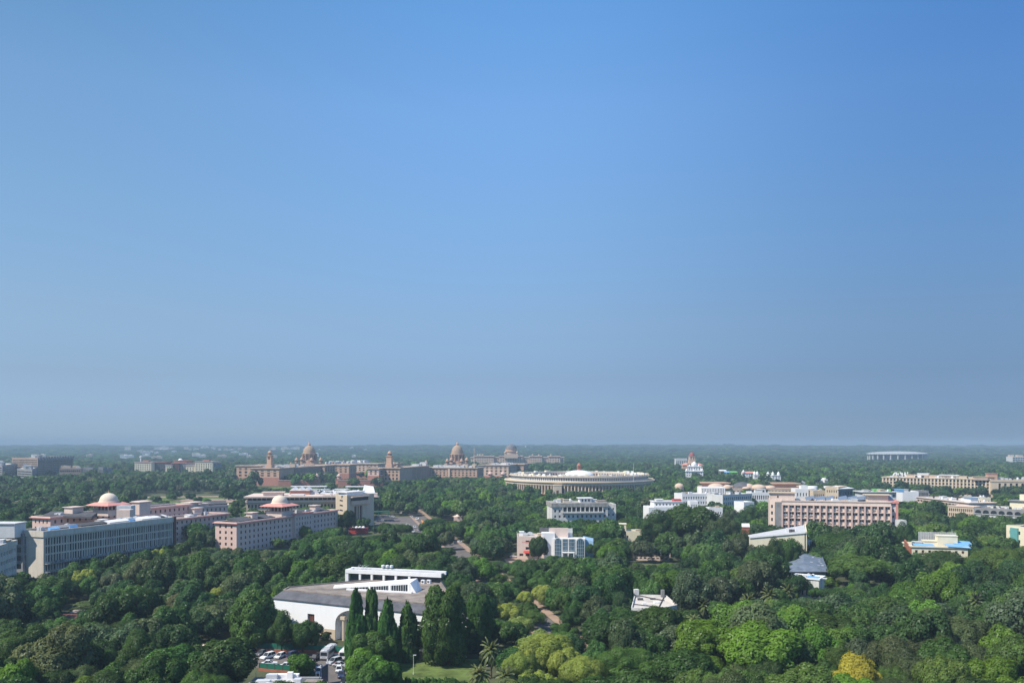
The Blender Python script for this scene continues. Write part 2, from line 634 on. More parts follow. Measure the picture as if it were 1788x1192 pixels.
# ---------------------------------------------------------------- ground
def terrain(x, y):
    t = min(max((y - 3300) / 3600.0, 0), 1)
    t = t * t * (3 - 2 * t)
    return t * (27 + 5 * math.sin(x / 900.0 + 1) + 4 * math.sin(x / 410.0 + y / 700.0))

gb = MB()
ys = [-400, 0, 300, 800, 1500, 2500, 3300] + [3300 + 300 * i for i in range(1, 16)] + [9500, 12000, 15000]
xs = [-12000, -9000, -7000] + [-6000 + 400 * i for i in range(31)] + [7000, 9000, 12000]
gi = {}
for i, x in enumerate(xs):
    for j, y in enumerate(ys):
        gi[i, j] = len(gb.v)
        gb.v.append((x, y, terrain(x, y)))
for i in range(len(xs) - 1):
    for j in range(len(ys) - 1):
        gb.f.append((gi[i, j], gi[i + 1, j], gi[i + 1, j + 1], gi[i, j + 1]))
        gb.m.append(0)
g_m = mat('soil_and_scrub', (0.085, 0.095, 0.05), 1.0, 0.45, 0.05, 0.1)
structure(gb.build('ground', g_m, None, (0, 0, 0), True))

def sheet(name, poly, z, m, kind='structure'):
    mb = MB()
    mb.prism(ccw(poly), z - .15, z, 0)
    o = mb.build(name, M[m])
    o['kind'] = kind
    return o
HAZE = 0.00019

def inset(poly, ds):
    """polygon with edge i moved inwards by ds[i]"""
    k = len(poly)
    ln = []
    for i in range(k):
        p, q = poly[i], poly[(i + 1) % k]
        u = unit(p, q)
        ln.append((add(p, (-u[1], u[0]), ds[i]), u))
    res = []
    for i in range(k):
        (p, u), (q, v) = ln[i - 1], ln[i]
        den = u[0] * v[1] - u[1] * v[0]
        t = ((q[0] - p[0]) * v[1] - (q[1] - p[1]) * v[0]) / den
        res.append(add(p, u, t))
    return res

# ================================================================ white gallery with a sloping skirt roof (lower left)
def white_gallery():
    ZT = 11.0
    L, Rr = A(478, 266), A(815, 235)
    u = unit(L, Rr)
    n = (u[1], -u[0])                                   # towards the camera
    back = (-n[0], -n[1])
    LB = A(491, 273)                                    # left tip
    RB = (-25.0, 297.0)
    BB = (-39.5, 296.0)
    poly = [L, Rr, RB, BB, LB]
    b = Bld('gallery_building', 'white angular gallery with dark skirt roof and wedge skylight behind the columnar trees', 'building', add(L, u, 30), keep=poly, margin=1.0)
    wall = MB()
    LEN = math.hypot(Rr[0] - L[0], Rr[1] - L[1])
    P = lambda a, z, d=0.0: (L[0] + u[0] * a - n[0] * d, L[1] + u[1] * a - n[1] * d, z)
    # front wall with a tall arched recess, a square window and slots
    a0, a1 = 24.3, 30.8                                 # the recess
    F = lambda x0, x1, z0, z1: wall.face([P(x0, z0), P(x1, z0), P(x1, z1), P(x0, z1)])
    zb = 3.2
    wx0, wx1, wz0, wz1 = 13.6, 16.3, 3.9, 7.2
    F(0, wx0, zb, ZT)
    F(wx0, wx1, zb, wz0)
    F(wx0, wx1, wz1, ZT)
    F(wx1, a0, zb, ZT)
    def hole(x0, x1, z0, z1, d):
        wall.face([P(x0, z0), P(x1, z0), P(x1, z0, d), P(x0, z0, d)])
        wall.face([P(x1, z1), P(x0, z1), P(x0, z1, d), P(x1, z1, d)])
        wall.face([P(x0, z1), P(x0, z0), P(x0, z0, d), P(x0, z1, d)])
        wall.face([P(x1, z0), P(x1, z1), P(x1, z1, d), P(x1, z0, d)])
    hole(wx0, wx1, wz0, wz1, .5)
    # quarter-round head of the recess
    N = 10
    ra = a1 - a0
    arc = [(a1 - ra * math.cos(math.pi / 2 * i / N), 5.2 + 4.4 * math.sin(math.pi / 2 * i / N)) for i in range(N + 1)]
    for i in range(N):
        (x0, z0), (x1, z1) = arc[i], arc[i + 1]
        wall.face([P(x0, z0), P(x1, z1), P(x1, ZT), P(x0, ZT)])
        wall.face([P(x1, z1), P(x0, z0), P(x0, z0, 2.6), P(x1, z1, 2.6)])
    wall.face([P(a0, 5.2), P(a0, 0), P(a0, 0, 2.6), P(a0, 5.2, 2.6)])
    wall.face([P(a0, 0, 2.6), P(a1, 0, 2.6), P(a1, ZT, 2.6), P(a0, ZT, 2.6)])
    wall.face([P(a1, 0), P(a1, 9.6), P(a1, 9.6, 2.6), P(a1, 0, 2.6)])
    # right of the recess: two slots in shade
    F(a1, 41, 0, ZT)
    F(41, 45.5, 0, 7.2)
    F(41, 45.5, 8.0, ZT)
    F(45.5, 51.5, 0, ZT)
    F(51.5, LEN - 1.5, 0, 7.4)
    F(51.5, LEN - 1.5, 8.6, ZT)
    F(LEN - 1.5, LEN, 0, ZT)
    hole(41, 45.5, 7.2, 8.0, 1.2)
    hole(51.5, LEN - 1.5, 7.4, 8.6, 1.2)
    for p, q in ((Rr, RB), (RB, BB), (BB, LB), (LB, L)):
        wall.face([(*p, 0), (*q, 0), (*q, ZT), (*p, ZT)])
    b.part(wall, 'wall', mat('gallery_white', (.87, .86, .85), .8, .03, .3, .3, .05))
    # stone base under the left half
    base = MB()
    F2 = lambda x0, x1, z0, z1: base.face([P(x0, z0, -.06), P(x1, z0, -.06), P(x1, z1, -.06), P(x0, z1, -.06)])
    F2(0, 16, 0, zb); F2(16, 19.2, 0, 1.6); F2(16, 19.2, 2.3, zb); F2(19.2, 20.6, 0, zb); F2(20.6, 23, 0, 1.6); F2(20.6, 23, 2.3, zb); F2(23, a0, 0, zb)
    base.face([P(0, zb, -.06), P(a0, zb, -.06), P(a0, zb, .02), P(0, zb, .02)])
    base.obox((P(17.5, 0, -1.2)[0], P(17.5, 0, -1.2)[1]), u, 2.2, 1.1, 0, 1.5)
    b.part(base, 'stone_base', M['beige'])
    for x0, x1, z0, z1, d, m in ((wx0, wx1, wz0, wz1, .5, 'brown'), (16, 19.2, 1.6, 2.3, .3, 'glass'), (20.6, 23, 1.6, 2.3, .3, 'glass'), (41, 45.5, 7.2, 8.0, 1.2, 'glass'), (51.5, LEN - 1.5, 7.4, 8.6, 1.2, 'glass')):
        w = MB()
        w.face([P(x0, z0, d), P(x1, z0, d), P(x1, z1, d), P(x0, z1, d)], 0)
        k = max(1, int((x1 - x0) / .8))
        for i in range(1, k):
            xx = x0 + (x1 - x0) * i / k
            w.obox((P(xx, 0, d - .06)[0], P(xx, 0, d - .06)[1]), u, .04, .05, z0, z1, 1)
        b.part(w, 'window', [M[m], M['brown'] if m == 'brown' else M['mid_grey']])
    pil = MB()
    c = P(a0 + 2.6, 0, .9)
    pil.lathe([(.55, 0), (.55, 6.4)], c[:2], 16)
    pil.obox(c[:2], u, .8, .8, 6.4, 7.4)
    b.part(pil, 'pillar', M['beige'], None, True)
    cor = MB()
    c = P(-1.6, 0, 3)
    gl = MB()                                            # glazed left corner
    for z0, z1 in ((3.6, 5.2), (5.6, 7.6)):
        gl.obox(c[:2], u, 1.5, 3, z0, z1)
    b.part(gl, 'corner_glazing', M['blueglass'])
    # skirt roof rising inwards to a flat deck
    DZ = ZT + 1.9
    inn = inset(poly, [3.5, 1.8, .6, .6, 2.2])
    sk = MB()
    out_ = offset(poly, .35)
    for i in range(5):
        j = (i + 1) % 5
        sk.face([(*out_[i], ZT), (*out_[j], ZT), (*inn[j], DZ), (*inn[i], DZ)])
        sk.face([(*out_[j], ZT - .25), (*out_[i], ZT - .25), (*poly[i], ZT - .25), (*poly[j], ZT - .25)])
        sk.face([(*out_[i], ZT - .25), (*out_[j], ZT - .25), (*out_[j], ZT), (*out_[i], ZT)])
    b.part(sk, 'skirt_roof', M['slate'])
    deck = MB()
    deck.face([(*p, DZ) for p in inn])
    b.part(deck, 'deck', M['roof_dirty'])
    cop = MB()
    cop.ring(offset(inn, .12), offset(inn, -.3), DZ - .05, DZ + .32)
    b.part(cop, 'coping', M['roof_dirty'])
    # roof lights in the front slope
    for a, w_ in ((5.5, 1.0), (18.4, 1.5), (20.2, .8)):
        rl = MB()
        q0 = P(a, ZT + .3, .3 + .3)
        q1 = P(a, ZT + 1.6, 3.3 + .3)
        for k in range(2):
            d = k * w_ * .55
            rl.face([(q0[0] + u[0] * d, q0[1] + u[1] * d, q0[2] + .1), (q0[0] + u[0] * (d + w_ * .5), q0[1] + u[1] * (d + w_ * .5), q0[2] + .1),
                     (q1[0] + u[0] * (d + w_ * .5), q1[1] + u[1] * (d + w_ * .5), q1[2] + .1), (q1[0] + u[0] * d, q1[1] + u[1] * d, q1[2] + .1)])
        b.part(rl, 'roof_light', M['metal_roof'])
    # wedge skylight: low at the left tip, 4 m high at the right
    t0 = W(582, 1027, DZ)
    t1 = W(722, 1036, DZ)
    tb = W(728, 1018, DZ)
    e = W(690, 1040, DZ)
    wed = MB()
    k0, k1 = t0, W(716, 1034, DZ)
    uu = unit(k0, k1)
    nb = (-uu[1], uu[0])
    Lw = math.hypot(k1[0] - k0[0], k1[1] - k0[1])
    hz = lambda t: .5 + 2.6 * t
    dp = lambda t: 1.0 + 5.0 * t
    n_ = 12
    for i in range(n_):
        s0, s1 = i / n_, (i + 1) / n_
        pa, pb = add(k0, uu, Lw * s0), add(k0, uu, Lw * s1)
        qa, qb = add(pa, nb, dp(s0)), add(pb, nb, dp(s1))
        wed.face([(*pa, DZ + hz(s0)), (*pb, DZ + hz(s1)), (*qb, DZ + hz(s1) + .5), (*qa, DZ + hz(s0) + .5)])
        wed.face([(*qb, DZ), (*qa, DZ), (*qa, DZ + hz(s0) + .5), (*qb, DZ + hz(s1) + .5)])
        zf0, zf1 = DZ + hz(s0) - .55, DZ + hz(s1) - .55
        wed.face([(*pa, max(zf0, DZ)), (*pb, max(zf1, DZ)), (*pb, DZ + hz(s1)), (*pa, DZ + hz(s0))])
    pe = add(k1, uu, 2.0)
    qe = add(add(k1, nb, dp(1)), uu, 1.5)
    qk = add(k1, nb, dp(1))
    wed.face([(*k1, DZ), (*pe, DZ), (*k1, DZ + hz(1))])
    wed.face([(*pe, DZ), (*qe, DZ), (*qk, DZ + hz(1) + .5), (*k1, DZ + hz(1))])
    wed.face([(*qe, DZ), (*qk, DZ), (*qk, DZ + hz(1) + .5)])
    wr = b.part(wed, 'skylight', M['white'])
    for s0, s1 in ((.18, .46), (.5, .72), (.76, .97)):
        g = MB()
        pa, pb = add(add(k0, uu, Lw * s0), nb, .12), add(add(k0, uu, Lw * s1), nb, .12)
        g.face([(*pa, DZ), (*pb, DZ), (*pb, DZ + hz(s1) - .5), (*pa, DZ + hz(s0) - .5)])
        k = 7
        for i in range(k + 1):
            t = s0 + (s1 - s0) * i / k
            g.obox(add(add(k0, uu, Lw * t), nb, .08), uu, .05, .05, DZ, DZ + hz(t) - .52, 1)
        b.part(g, 'skylight_glazing', [M['glass'], M['white']], wr)
    for t in (.48, .74, .985):
        g = MB()
        g.obox(add(add(k0, uu, Lw * t), nb, .06), uu, .35, .12, DZ, DZ + hz(t) - .5)
        b.part(g, 'skylight_post', M['white'], wr)
    sl_ = MB()
    sl_.obox(add(add(k0, uu, Lw * .62), nb, -1.0), uu, Lw * .42, .5, DZ, DZ + .45)
    b.part(sl_, 'skylight_sill', M['white'], wr)
    # open frame pavilion on the back edge
    fr = MB()
    f0, f1 = A(604, 292), A(771, 282)
    fu = unit(f0, f1)
    fn = (-fu[1], fu[0])
    LF = math.hypot(f1[0] - f0[0], f1[1] - f0[1])
    zt = 16.2
    fr.obox(add(f0, fu, LF / 2), fu, LF / 2, .5, zt - 1.3, zt)
    fr.obox(add(add(f0, fu, LF / 2), fn, 4.5), fu, LF / 2, .5, zt - 1.0, zt + .1)
    fr.obox(add(add(f0, fu, .5), fn, 2.25), fn, 1.75, .5, zt - 1.2, zt - .05)
    fp = b.part(fr, 'frame_beam', M['white'])
    for i, t in enumerate((.5, 5.5, 10, 14.5, 19, 24)):
        c = MB()
        c.obox(add(f0, fu, t), fu, .38 if i else .6, .38, 0, zt - 1.3)
        b.part(c, 'frame_column', M['white'])
    gw = MB()
    gw.obox(add(add(f0, fu, LF / 2), fn, 1.6), fu, LF / 2 - 1, .1, 4, zt - 1.2)
    b.part(gw, 'glass_wall', M['glass2'])
    rf = MB()
    rf.obox(add(add(f0, fu, LF / 2), fn, 2.25), fu, LF / 2 - .6, 1.7, zt - .7, zt - .5)
    b.part(rf, 'frame_roof', M['slate'])
    for t in (12.2, 13.8, 15.4):
        c = MB()
        p = add(add(f0, fu, t), fn, 4.2)
        c.lathe([(.05, zt + .1), (.05, zt + .5), (.6, zt + .6), (.62, zt + 1.3), (.4, zt + 1.4), (.02, zt + 1.4)], p, 12)
        b.part(c, 'vent', M['white_metal'], None, True)
    c = MB()
    p0 = add(add(f0, fu, 3), fn, 3)
    for i in range(3):
        p = add(p0, fu, i * 1.4)
        c.tube((*p, zt - .5), (p[0] + .4, p[1], zt + 1.2), .05, .05)
        c.tube((p[0], p[1], zt + .4), (p[0] + 1.3, p[1], zt + 1.2), .05, .05)
    b.part(c, 'antenna', M['ac'])
    # plant boxes and air conditioners on the deck
    for px, py, w_, d_, h_, m in ((724, 1010, 2.8, 1.4, 2.4, 'brown'), (748, 1010, 1.5, 1.2, 2.4, 'brown')):
        c = MB()
        c.obox(W(px, py, DZ), u, w_, d_, DZ, DZ + h_)
        b.part(c, 'plant_box', mat('brown_brick', (0.2, .1, .085), .9, .15, .6))
    for px in (739, 749):
        c = MB()
        q = W(px, 1018, DZ)
        c.obox(q, u, .65, .45, DZ, DZ + 1.2, 0)
        c.obox(add(q, n, .46), u, .4, .03, DZ + .25, DZ + .95, 1)
        b.part(c, 'air_conditioner', [M['white_metal'], M['dark_grey']])
    return b

white_gallery()
sight((478, 520, 1062, 262), (520, 560, 1080, 258), (540, 612, 1122, 250), (600, 640, 1090, 248), (640, 700, 1052, 246), (700, 815, 1060, 232), (690, 735, 1100, 236), (600, 775, 1014, 280), (560, 780, 1040, 250))

# ================================================================ long grey office block (left edge)
PN, PF = A(76, 343), A(302, 410)
ua = unit(PN, PF)
na = (ua[1], -ua[0])
ia = (-na[0], -na[1])
def grey_office():
    q1, q2 = add(PF, ia, 15), add(PN, ia, 15)
    poly = [PN, PF, q1, q2]
    b = Bld('office_building', 'long grey office block with rows of narrow vertical windows and blue sheets on its roof', 'building', add(PN, ua, 36), keep=poly, margin=1)
    b.shell(poly, 0, 24.0, {0: dict(cols=54, rows=6, w=.66, h=.82, bot=.4, top=2.6, ml=.6, depth=.28, frame=None, panes=('glass', 'glass', 'glass', 'glass2', 'glass3')), 3: None}, 'grey_wall', 'roof_dirty', 1.0)
    L = math.hypot(PF[0] - PN[0], PF[1] - PN[1])
    for i in range(28):
        f = MB()
        f.obox(add(add(PN, ua, .6 + (L - 1.2) * i / 27), na, .12), ua, .16, .11, .5, 21.4)
        b.part(f, 'fin', M['grey_wall'])
    for z, m in ((10.4, 'mid_grey'), (6.9, 'mid_grey')):
        f = MB()
        f.obox(add(add(PN, ua, L / 2), na, .95), ua, L / 2 - .3, .9, z, z + .3)
        rail = MB()
        for zz in (z + .75, z + 1.15):
            rail.obox(add(add(PN, ua, L / 2), na, 1.8), ua, L / 2 - .4, .04, zz, zz + .07)
        for i in range(37):
            rail.obox(add(add(PN, ua, .5 + (L - 1) * i / 36), na, 1.8), ua, .05, .05, z + .3, z + 1.2)
        w = b.part(f, 'balcony', M[m])
        b.part(rail, 'railing', M['dark_grey'], w)
    r = random.Random(4)
    for i in range(26):
        c = MB()
        z = r.choice((10.7, 10.7, 7.2))
        p = add(add(PN, ua, r.uniform(2, L - 2)), na, 1.1)
        c.obox(p, ua, .45, .3, z, z + r.uniform(.7, 1.1))
        b.part(c, 'air_conditioner', M[r.choice(['ac', 'mid_grey'])])
    f = MB()
    f.ring(offset(poly, .45), offset(poly, -.32), 21.6, 24.06)
    b.part(f, 'roof_band', M['grey_wall'])
    f = MB()
    f.obox(add(PF, ua, .75), na, .7, .72, 0, 24.3)
    b.part(f, 'end_pier', M['brown'])
    # roof: sheets, sheds, white covers
    for px, py, w_, d_, m in ((86, 921, 2.4, .7, 'tarp'), (112, 917, 2, .3, 'tarp'), (213, 906, 1.6, .4, 'tarp'), (192, 908, 6, 1.6, 'roof_white'), (240, 902, 6, 2, 'roof_white'), (283, 899, 3.5, 1.5, 'roof_white'), (150, 913, 7, 1.6, 'dark_grey'), (120, 919, 5, 1.0, 'mid_grey'), (265, 901, 4, 1.6, 'dark_grey')):
        y = W(px, py, 24.6)
        c = MB()
        p = add(PN, ua, max(3, min(L - 4, (y[0] - PN[0]) * ua[0] + (y[1] - PN[1]) * ua[1])))
        p = add(p, ia, 4.5 if m != 'tarp' else 2.6)
        c.slope([add(add(p, ua, sx_ * w_), ia, sy_ * d_) for sx_, sy_ in ((-1, -1), (1, -1), (1, 1), (-1, 1))], [23.0] * 4, [24.3, 24.4, 25.2, 25.1])
        b.part(c, 'roof_sheet', M[m])
    b.clutter([add(PN, ia, 7), add(PF, ia, 7), add(PF, ia, 14), add(PN, ia, 14)], 23.0, 16, 3, 'abas')
    b.finish()
    # lower left wing seen past the recess
    l0, l1 = A(-30, 292), A(29, 325)
    ul = unit(l0, l1)
    nl = (ul[1], -ul[0])
    poly = [l0, l1, add(l1, nl, -26), add(l0, nl, -26)]
    b2 = Bld('office_wing', 'grey office wing with paired windows and a sunlit roof, left of the long grey block', 'building', add(l0, ul, 15), keep=poly, margin=1)
    b2.shell(poly, 0, 22.6, {0: dict(cols=12, rows=6, w=.66, h=.5, bot=.6, top=2.2, depth=.4, frame='white', panes=('glass', 'glass2', 'glass3'), mull=1), 1: dict(cols=4, rows=6, w=.5, h=.5, bot=.6, top=2.2)}, 'grey_wall', 'roof_white', 1.0, (1.9, .3), 'grey_wall')
    c = MB()
    pb = A(8, 345)
    c.obox(pb, (1, 0), 6.5, 4, 21.5, 27.2)
    c.obox(pb, (1, 0), 6.9, 4.4, 27.2, 27.5)
    b2.part(c, 'roof_room', M['pale_grey'])
    b2.clutter([l0, l1, add(l1, nl, -12), add(l0, nl, -12)], 21.7, 8, 9, 'abs')
    b2.finish()
    # stair tower in the recess
    p = A(44, 349)
    poly = [add(add(p, ua, i), ia, j) for i, j in ((-3.2, -2.6), (3, -2.6), (3, 5), (-3.2, 5))]
    b3 = Bld('stair_tower', 'shaded stair tower with stacked landings in the recess beside the long grey block', 'tower', p, keep=poly, margin=.5)
    b3.shell(ccw(poly), 0, 22.8, {3: dict(cols=1, rows=6, w=.8, h=.62, bot=.5, top=1.6, ml=.2, depth=.5, frame='brown', panes=('glass2',), mull=2), 0: dict(cols=1, rows=6, w=.7, h=.62, bot=.5, top=1.6, ml=.2, depth=.5, frame='brown', panes=('glass2',), mull=2)}, 'mid_grey', 'roof_dirty', .8)
    b3.finish()

grey_office()
sight((-60, 75, 1004, 292), (75, 125, 1006, 343), (125, 215, 985, 350), (215, 302, 958, 390))

# ================================================================ pink stone offices with domes
g0, g1 = A(413, 455), A(590, 546)
up = unit(g0, g1)
npk = (up[1], -up[0])
ip = (-npk[0], -npk[1])
PK = dict(w=.32, h=.5, depth=.3, frame='brown', panes=('glass', 'glass2'), mull=1)

def eave(b, poly, z, name='eave'):
    f = MB()
    f.ring(offset(poly, 1.1), offset(poly, -.34), z - .55, z - .2)
    b.part(f, name, M['pink_trim'])

def dome_pavilion(b, c, u, w, zb, ze, rd, open_=True):
    n = (-u[1], u[0])
    d = MB()
    d.obox(c, u, w, w, zb, zb + (ze - zb) * .55)
    base = b.part(d, 'dome_base', M['pink_pale'])
    for i in range(5):
        for j in range(5):
            if i in (0, 4) or j in (0, 4):
                k = MB()
                k.obox(add(add(c, u, (i - 2) * w * .45), n, (j - 2) * w * .45), u, .28, .28, zb + (ze - zb) * .55, ze)
                b.part(k, 'dome_pillar', M['pink_wall'], base)
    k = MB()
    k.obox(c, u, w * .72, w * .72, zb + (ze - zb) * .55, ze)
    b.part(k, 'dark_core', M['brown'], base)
    e = MB()
    sq = lambda r: [add(add(c, u, i * r), n, j * r) for i, j in ((-1, -1), (1, -1), (1, 1), (-1, 1))]
    e.slope(sq(w * 1.5), [ze - .1] * 4, [ze + .15] * 4)
    s0, s1 = sq(w * 1.48), sq(w * .92)
    for i in range(4):
        j = (i + 1) % 4
        e.face([(*s0[i], ze + .15), (*s0[j], ze + .15), (*s1[j], ze + 1.5), (*s1[i], ze + 1.5)])
    e.face([(*p, ze + 1.5) for p in s1])
    b.part(e, 'dome_eave', M['pink_trim'], base)
    m = MB()
    pr = [(rd * 1.12, ze + 1.3), (rd * 1.12, ze + 1.9), (rd, ze + 2.1)]
    for i in range(1, 13):
        a = math.pi / 2 * i / 12
        pr.append((max(rd * math.cos(a), .02), ze + 2.1 + rd * .92 * math.sin(a)))
    m.lathe(pr, c, 36)
    dm = b.part(m, 'dome', M['cream_dome'], None, True)
    f = MB()
    zt = ze + 2.1 + rd * .92
    f.lathe([(.35, zt - .1), (.42, zt + .3), (.12, zt + .6), (.2, zt + .9), (.02, zt + 1.9)], c, 10)
    b.part(f, 'finial', M['tan'], dm, True)

def pink_offices():
    ZP = 17.0
    # main wing along the trees
    e0 = add(g0, ip, 14.5)
    poly = [e0, g0, g1, add(g1, ip, 14.5)]
    b = Bld('pink_office', 'pink stone office wing with sunlit end wall, coral eaves and cream dome on top', 'building', add(g0, up, 45), keep=poly, margin=1)
    L = math.hypot(g1[0] - g0[0], g1[1] - g0[1])
    b.shell(poly, 0, ZP, {1: dict(cols=26, rows=5, bot=.3, top=.9, ml=2, **PK), 0: dict(cols=3, rows=5, bot=.3, top=.9, ml=1.4, **PK)}, 'pink_wall', 'roof_dirty', .8, (.8, .5), 'pink_pale')
    eave(b, poly, ZP - .2)
    mid = add(g0, up, L * .60)
    bay = [add(mid, up, -9), add(add(mid, up, -9), npk, 1.6), add(add(mid, up, 9), npk, 1.6), add(mid, up, 9)]
    bay = ccw([add(mid, up, -9), add(mid, up, 9), add(add(mid, up, 9), npk, 1.6), add(add(mid, up, -9), npk, 1.6)])
    k = max(range(4), key=lambda i: (bay[i][0] + bay[(i + 1) % 4][0]) * npk[0] + (bay[i][1] + bay[(i + 1) % 4][1]) * npk[1])
    b.shell(bay, 0, ZP + .9, {k: dict(cols=6, rows=5, bot=.3, top=1.6, ml=.8, **PK)}, 'pink_wall', 'roof_dirty', .3, (.7, .5), 'pink_trim', .25, 'bay_wall', 'bay_roof')
    c = add(add(g0, up, L * .49), ip, 8)
    dome_pavilion(b, c, up, 5.6, ZP - .9, ZP + 5.6, 4.7)
    for t, d in ((.23, 8), (.84, 7)):
        p = add(add(g0, up, L * t), ip, d)
        h = MB()
        h.obox(p, up, 2.4, 2.2, ZP - .9, ZP + 3.4)
        h.obox(p, up, 3.1, 2.9, ZP + 3.4, ZP + 3.75)
        b.part(h, 'stair_room', M['pink_pale'])
    for t0, t1 in ((.06, .22), (.28, .38), (.7, .95)):
        h = MB()
        p, q = add(add(g0, up, L * t0), ip, 3), add(add(g0, up, L * t1), ip, 3)
        h.slope([p, q, add(q, ip, 8), add(p, ip, 8)], [ZP - .6] * 4, [ZP + .1, ZP + .1, ZP + 1.5, ZP + 1.5])
        b.part(h, 'roof_shed', M['dark_grey'])
    b.clutter([g0, g1, add(g1, ip, 14), add(g0, ip, 14)], ZP - .8, 12, 21, 'aabt', 1.1, [(c[0], c[1], 8)])
    b.finish()
    # second wing behind, between grey block and main wing
    h0, h1 = A(300, 459), A(400, 520)
    h0 = add(h1, up, -105)
    poly = [add(h0, ip, 16), h0, h1, add(h1, ip, 16)]
    b = Bld('pink_office_wing', 'pink office wing with coral eaves between the grey block and the sunlit pink corner', 'building', add(h0, up, 40), keep=poly, margin=1)
    b.shell(poly, 0, ZP, {1: dict(cols=28, rows=5, bot=.3, top=.9, ml=1, **PK)}, 'pink_wall', 'roof_dirty', .8, (.8, .5), 'pink_pale')
    eave(b, poly, ZP - .2)
    for i, (px, py) in enumerate(((316, 888), (255, 889), (340, 894))):
        p = W(px, py, ZP)
        h = MB()
        h.obox(p, up, 3.6, 3, ZP - 1.5, ZP + 2.6)
        h.obox(p, up, 4.2, 3.6, ZP + 2.6, ZP + 2.9)
        b.part(h, 'stair_room', M['pink_pale'])
    b.clutter([h0, h1, add(h1, ip, 15), add(h0, ip, 15)], ZP - .8, 22, 5, 'aabtt', 1.1)
    b.finish()
    # court blocks behind the grey block, first dome
    k0 = A(88, 430)
    k1 = add(k0, up, 100)
    poly = [add(k0, ip, 13), k0, k1, add(k1, ip, 13)]
    b = Bld('pink_court_block', 'pink office block with cream dome on open pavilion, rising behind the grey roof', 'building', add(k0, up, 50), keep=poly, margin=1)
    ZK = ZY(902, 430)
    b.shell(poly, 0, ZK, {1: dict(cols=26, rows=6, bot=.3, top=.9, ml=1, **PK), 0: dict(cols=4, rows=6, bot=.3, top=.9, ml=1, **PK)}, 'pink_wall', 'roof_dirty', .8, (.9, .5), 'pink_pale')
    eave(b, poly, ZK - .3)
    dome_pavilion(b, A(190, 452), up, 5.4, ZK - 1, ZY(881, 452), 4.7)
    for px, Y, w_, z in ((129, 446, 3.4, ZY(885, 446)), (246, 470, 4, ZY(876, 470))):
        h = MB()
        h.obox(A(px, Y), up, w_, 3, ZK - 2, z)
        h.obox(A(px, Y), up, w_ + .6, 3.6, z, z + .3)
        b.part(h, 'stair_room', M['pink_pale'])
    h = MB()
    h.slope([A(75, 440), A(160, 432), A(170, 444), A(90, 452)], [ZK - 1] * 4, [ZK, ZK, ZK + 1.2, ZK + 1.2])
    b.part(h, 'roof_shed', M['dark_grey'])
    h = MB()
    h.obox(A(220, 440), (1, 0), 3.8, 2.5, ZK - 1.5, ZY(882, 440))
    b.part(h, 'cooling_unit', M['ac'])
    h = MB()
    h.obox(A(219, 428), (1, 0), 3.4, 2.5, 17, ZY(889, 428))
    b.part(h, 'pale_hut', M['pink_pale'])
    b.clutter([k0, k1, add(k1, ip, 12), add(k0, ip, 12)], ZK - .8, 10, 8, 'aab', 1.1, [(A(190, 452)[0], 452, 9)])
    b.finish()
    # far court blocks
    m0 = A(236, 505)
    m1 = add(m0, up, 70)
    m0 = A(236, 520)
    poly = [m0, A(398, 560), A(398, 574), A(236, 534)]
    poly = ccw(poly)
    b = Bld('pink_rear_block', 'low pink office block with dark roof sheds and two stair rooms behind the domes', 'building', A(320, 540), keep=poly, margin=1)
    ZR = ZY(887, 530)
    b.shell(poly, 0, ZR, {0: dict(cols=20, rows=5, bot=.3, top=.9, ml=1, **PK)}, 'pink_wall', 'roof_dirty', .8, (.9, .5), 'pink_pale')
    for px, Y, w_, zz in ((248, 530, 4, 875), (336, 548, 5.5, 877), (350, 552, 4, 879)):
        h = MB()
        h.obox(A(px, Y), up, w_, 3.2, ZR - 2, ZY(zz, Y))
        h.obox(A(px, Y), up, w_ + .8, 4, ZY(zz, Y), ZY(zz, Y) + .4)
        b.part(h, 'stair_room', M['pink_pale'])
    for x0, x1, Y in ((262, 316, 536), (355, 395, 560)):
        h = MB()
        h.slope([A(x0, Y), A(x1, Y + 8), A(x1, Y + 16), A(x0, Y + 8)], [ZR - 1] * 4, [ZR + .3, ZR + .3, ZR + 2, ZR + 2])
        b.part(h, 'roof_shed', M['dark_grey'])
    b.finish()

pink_offices()
sight((300, 330, 945, 478), (330, 368, 925, 480), (366, 415, 955, 455), (415, 500, 958, 470), (500, 560, 938, 500), (560, 592, 918, 530), (48, 75, 925, 420), (75, 240, 905, 400), (240, 420, 900, 480))

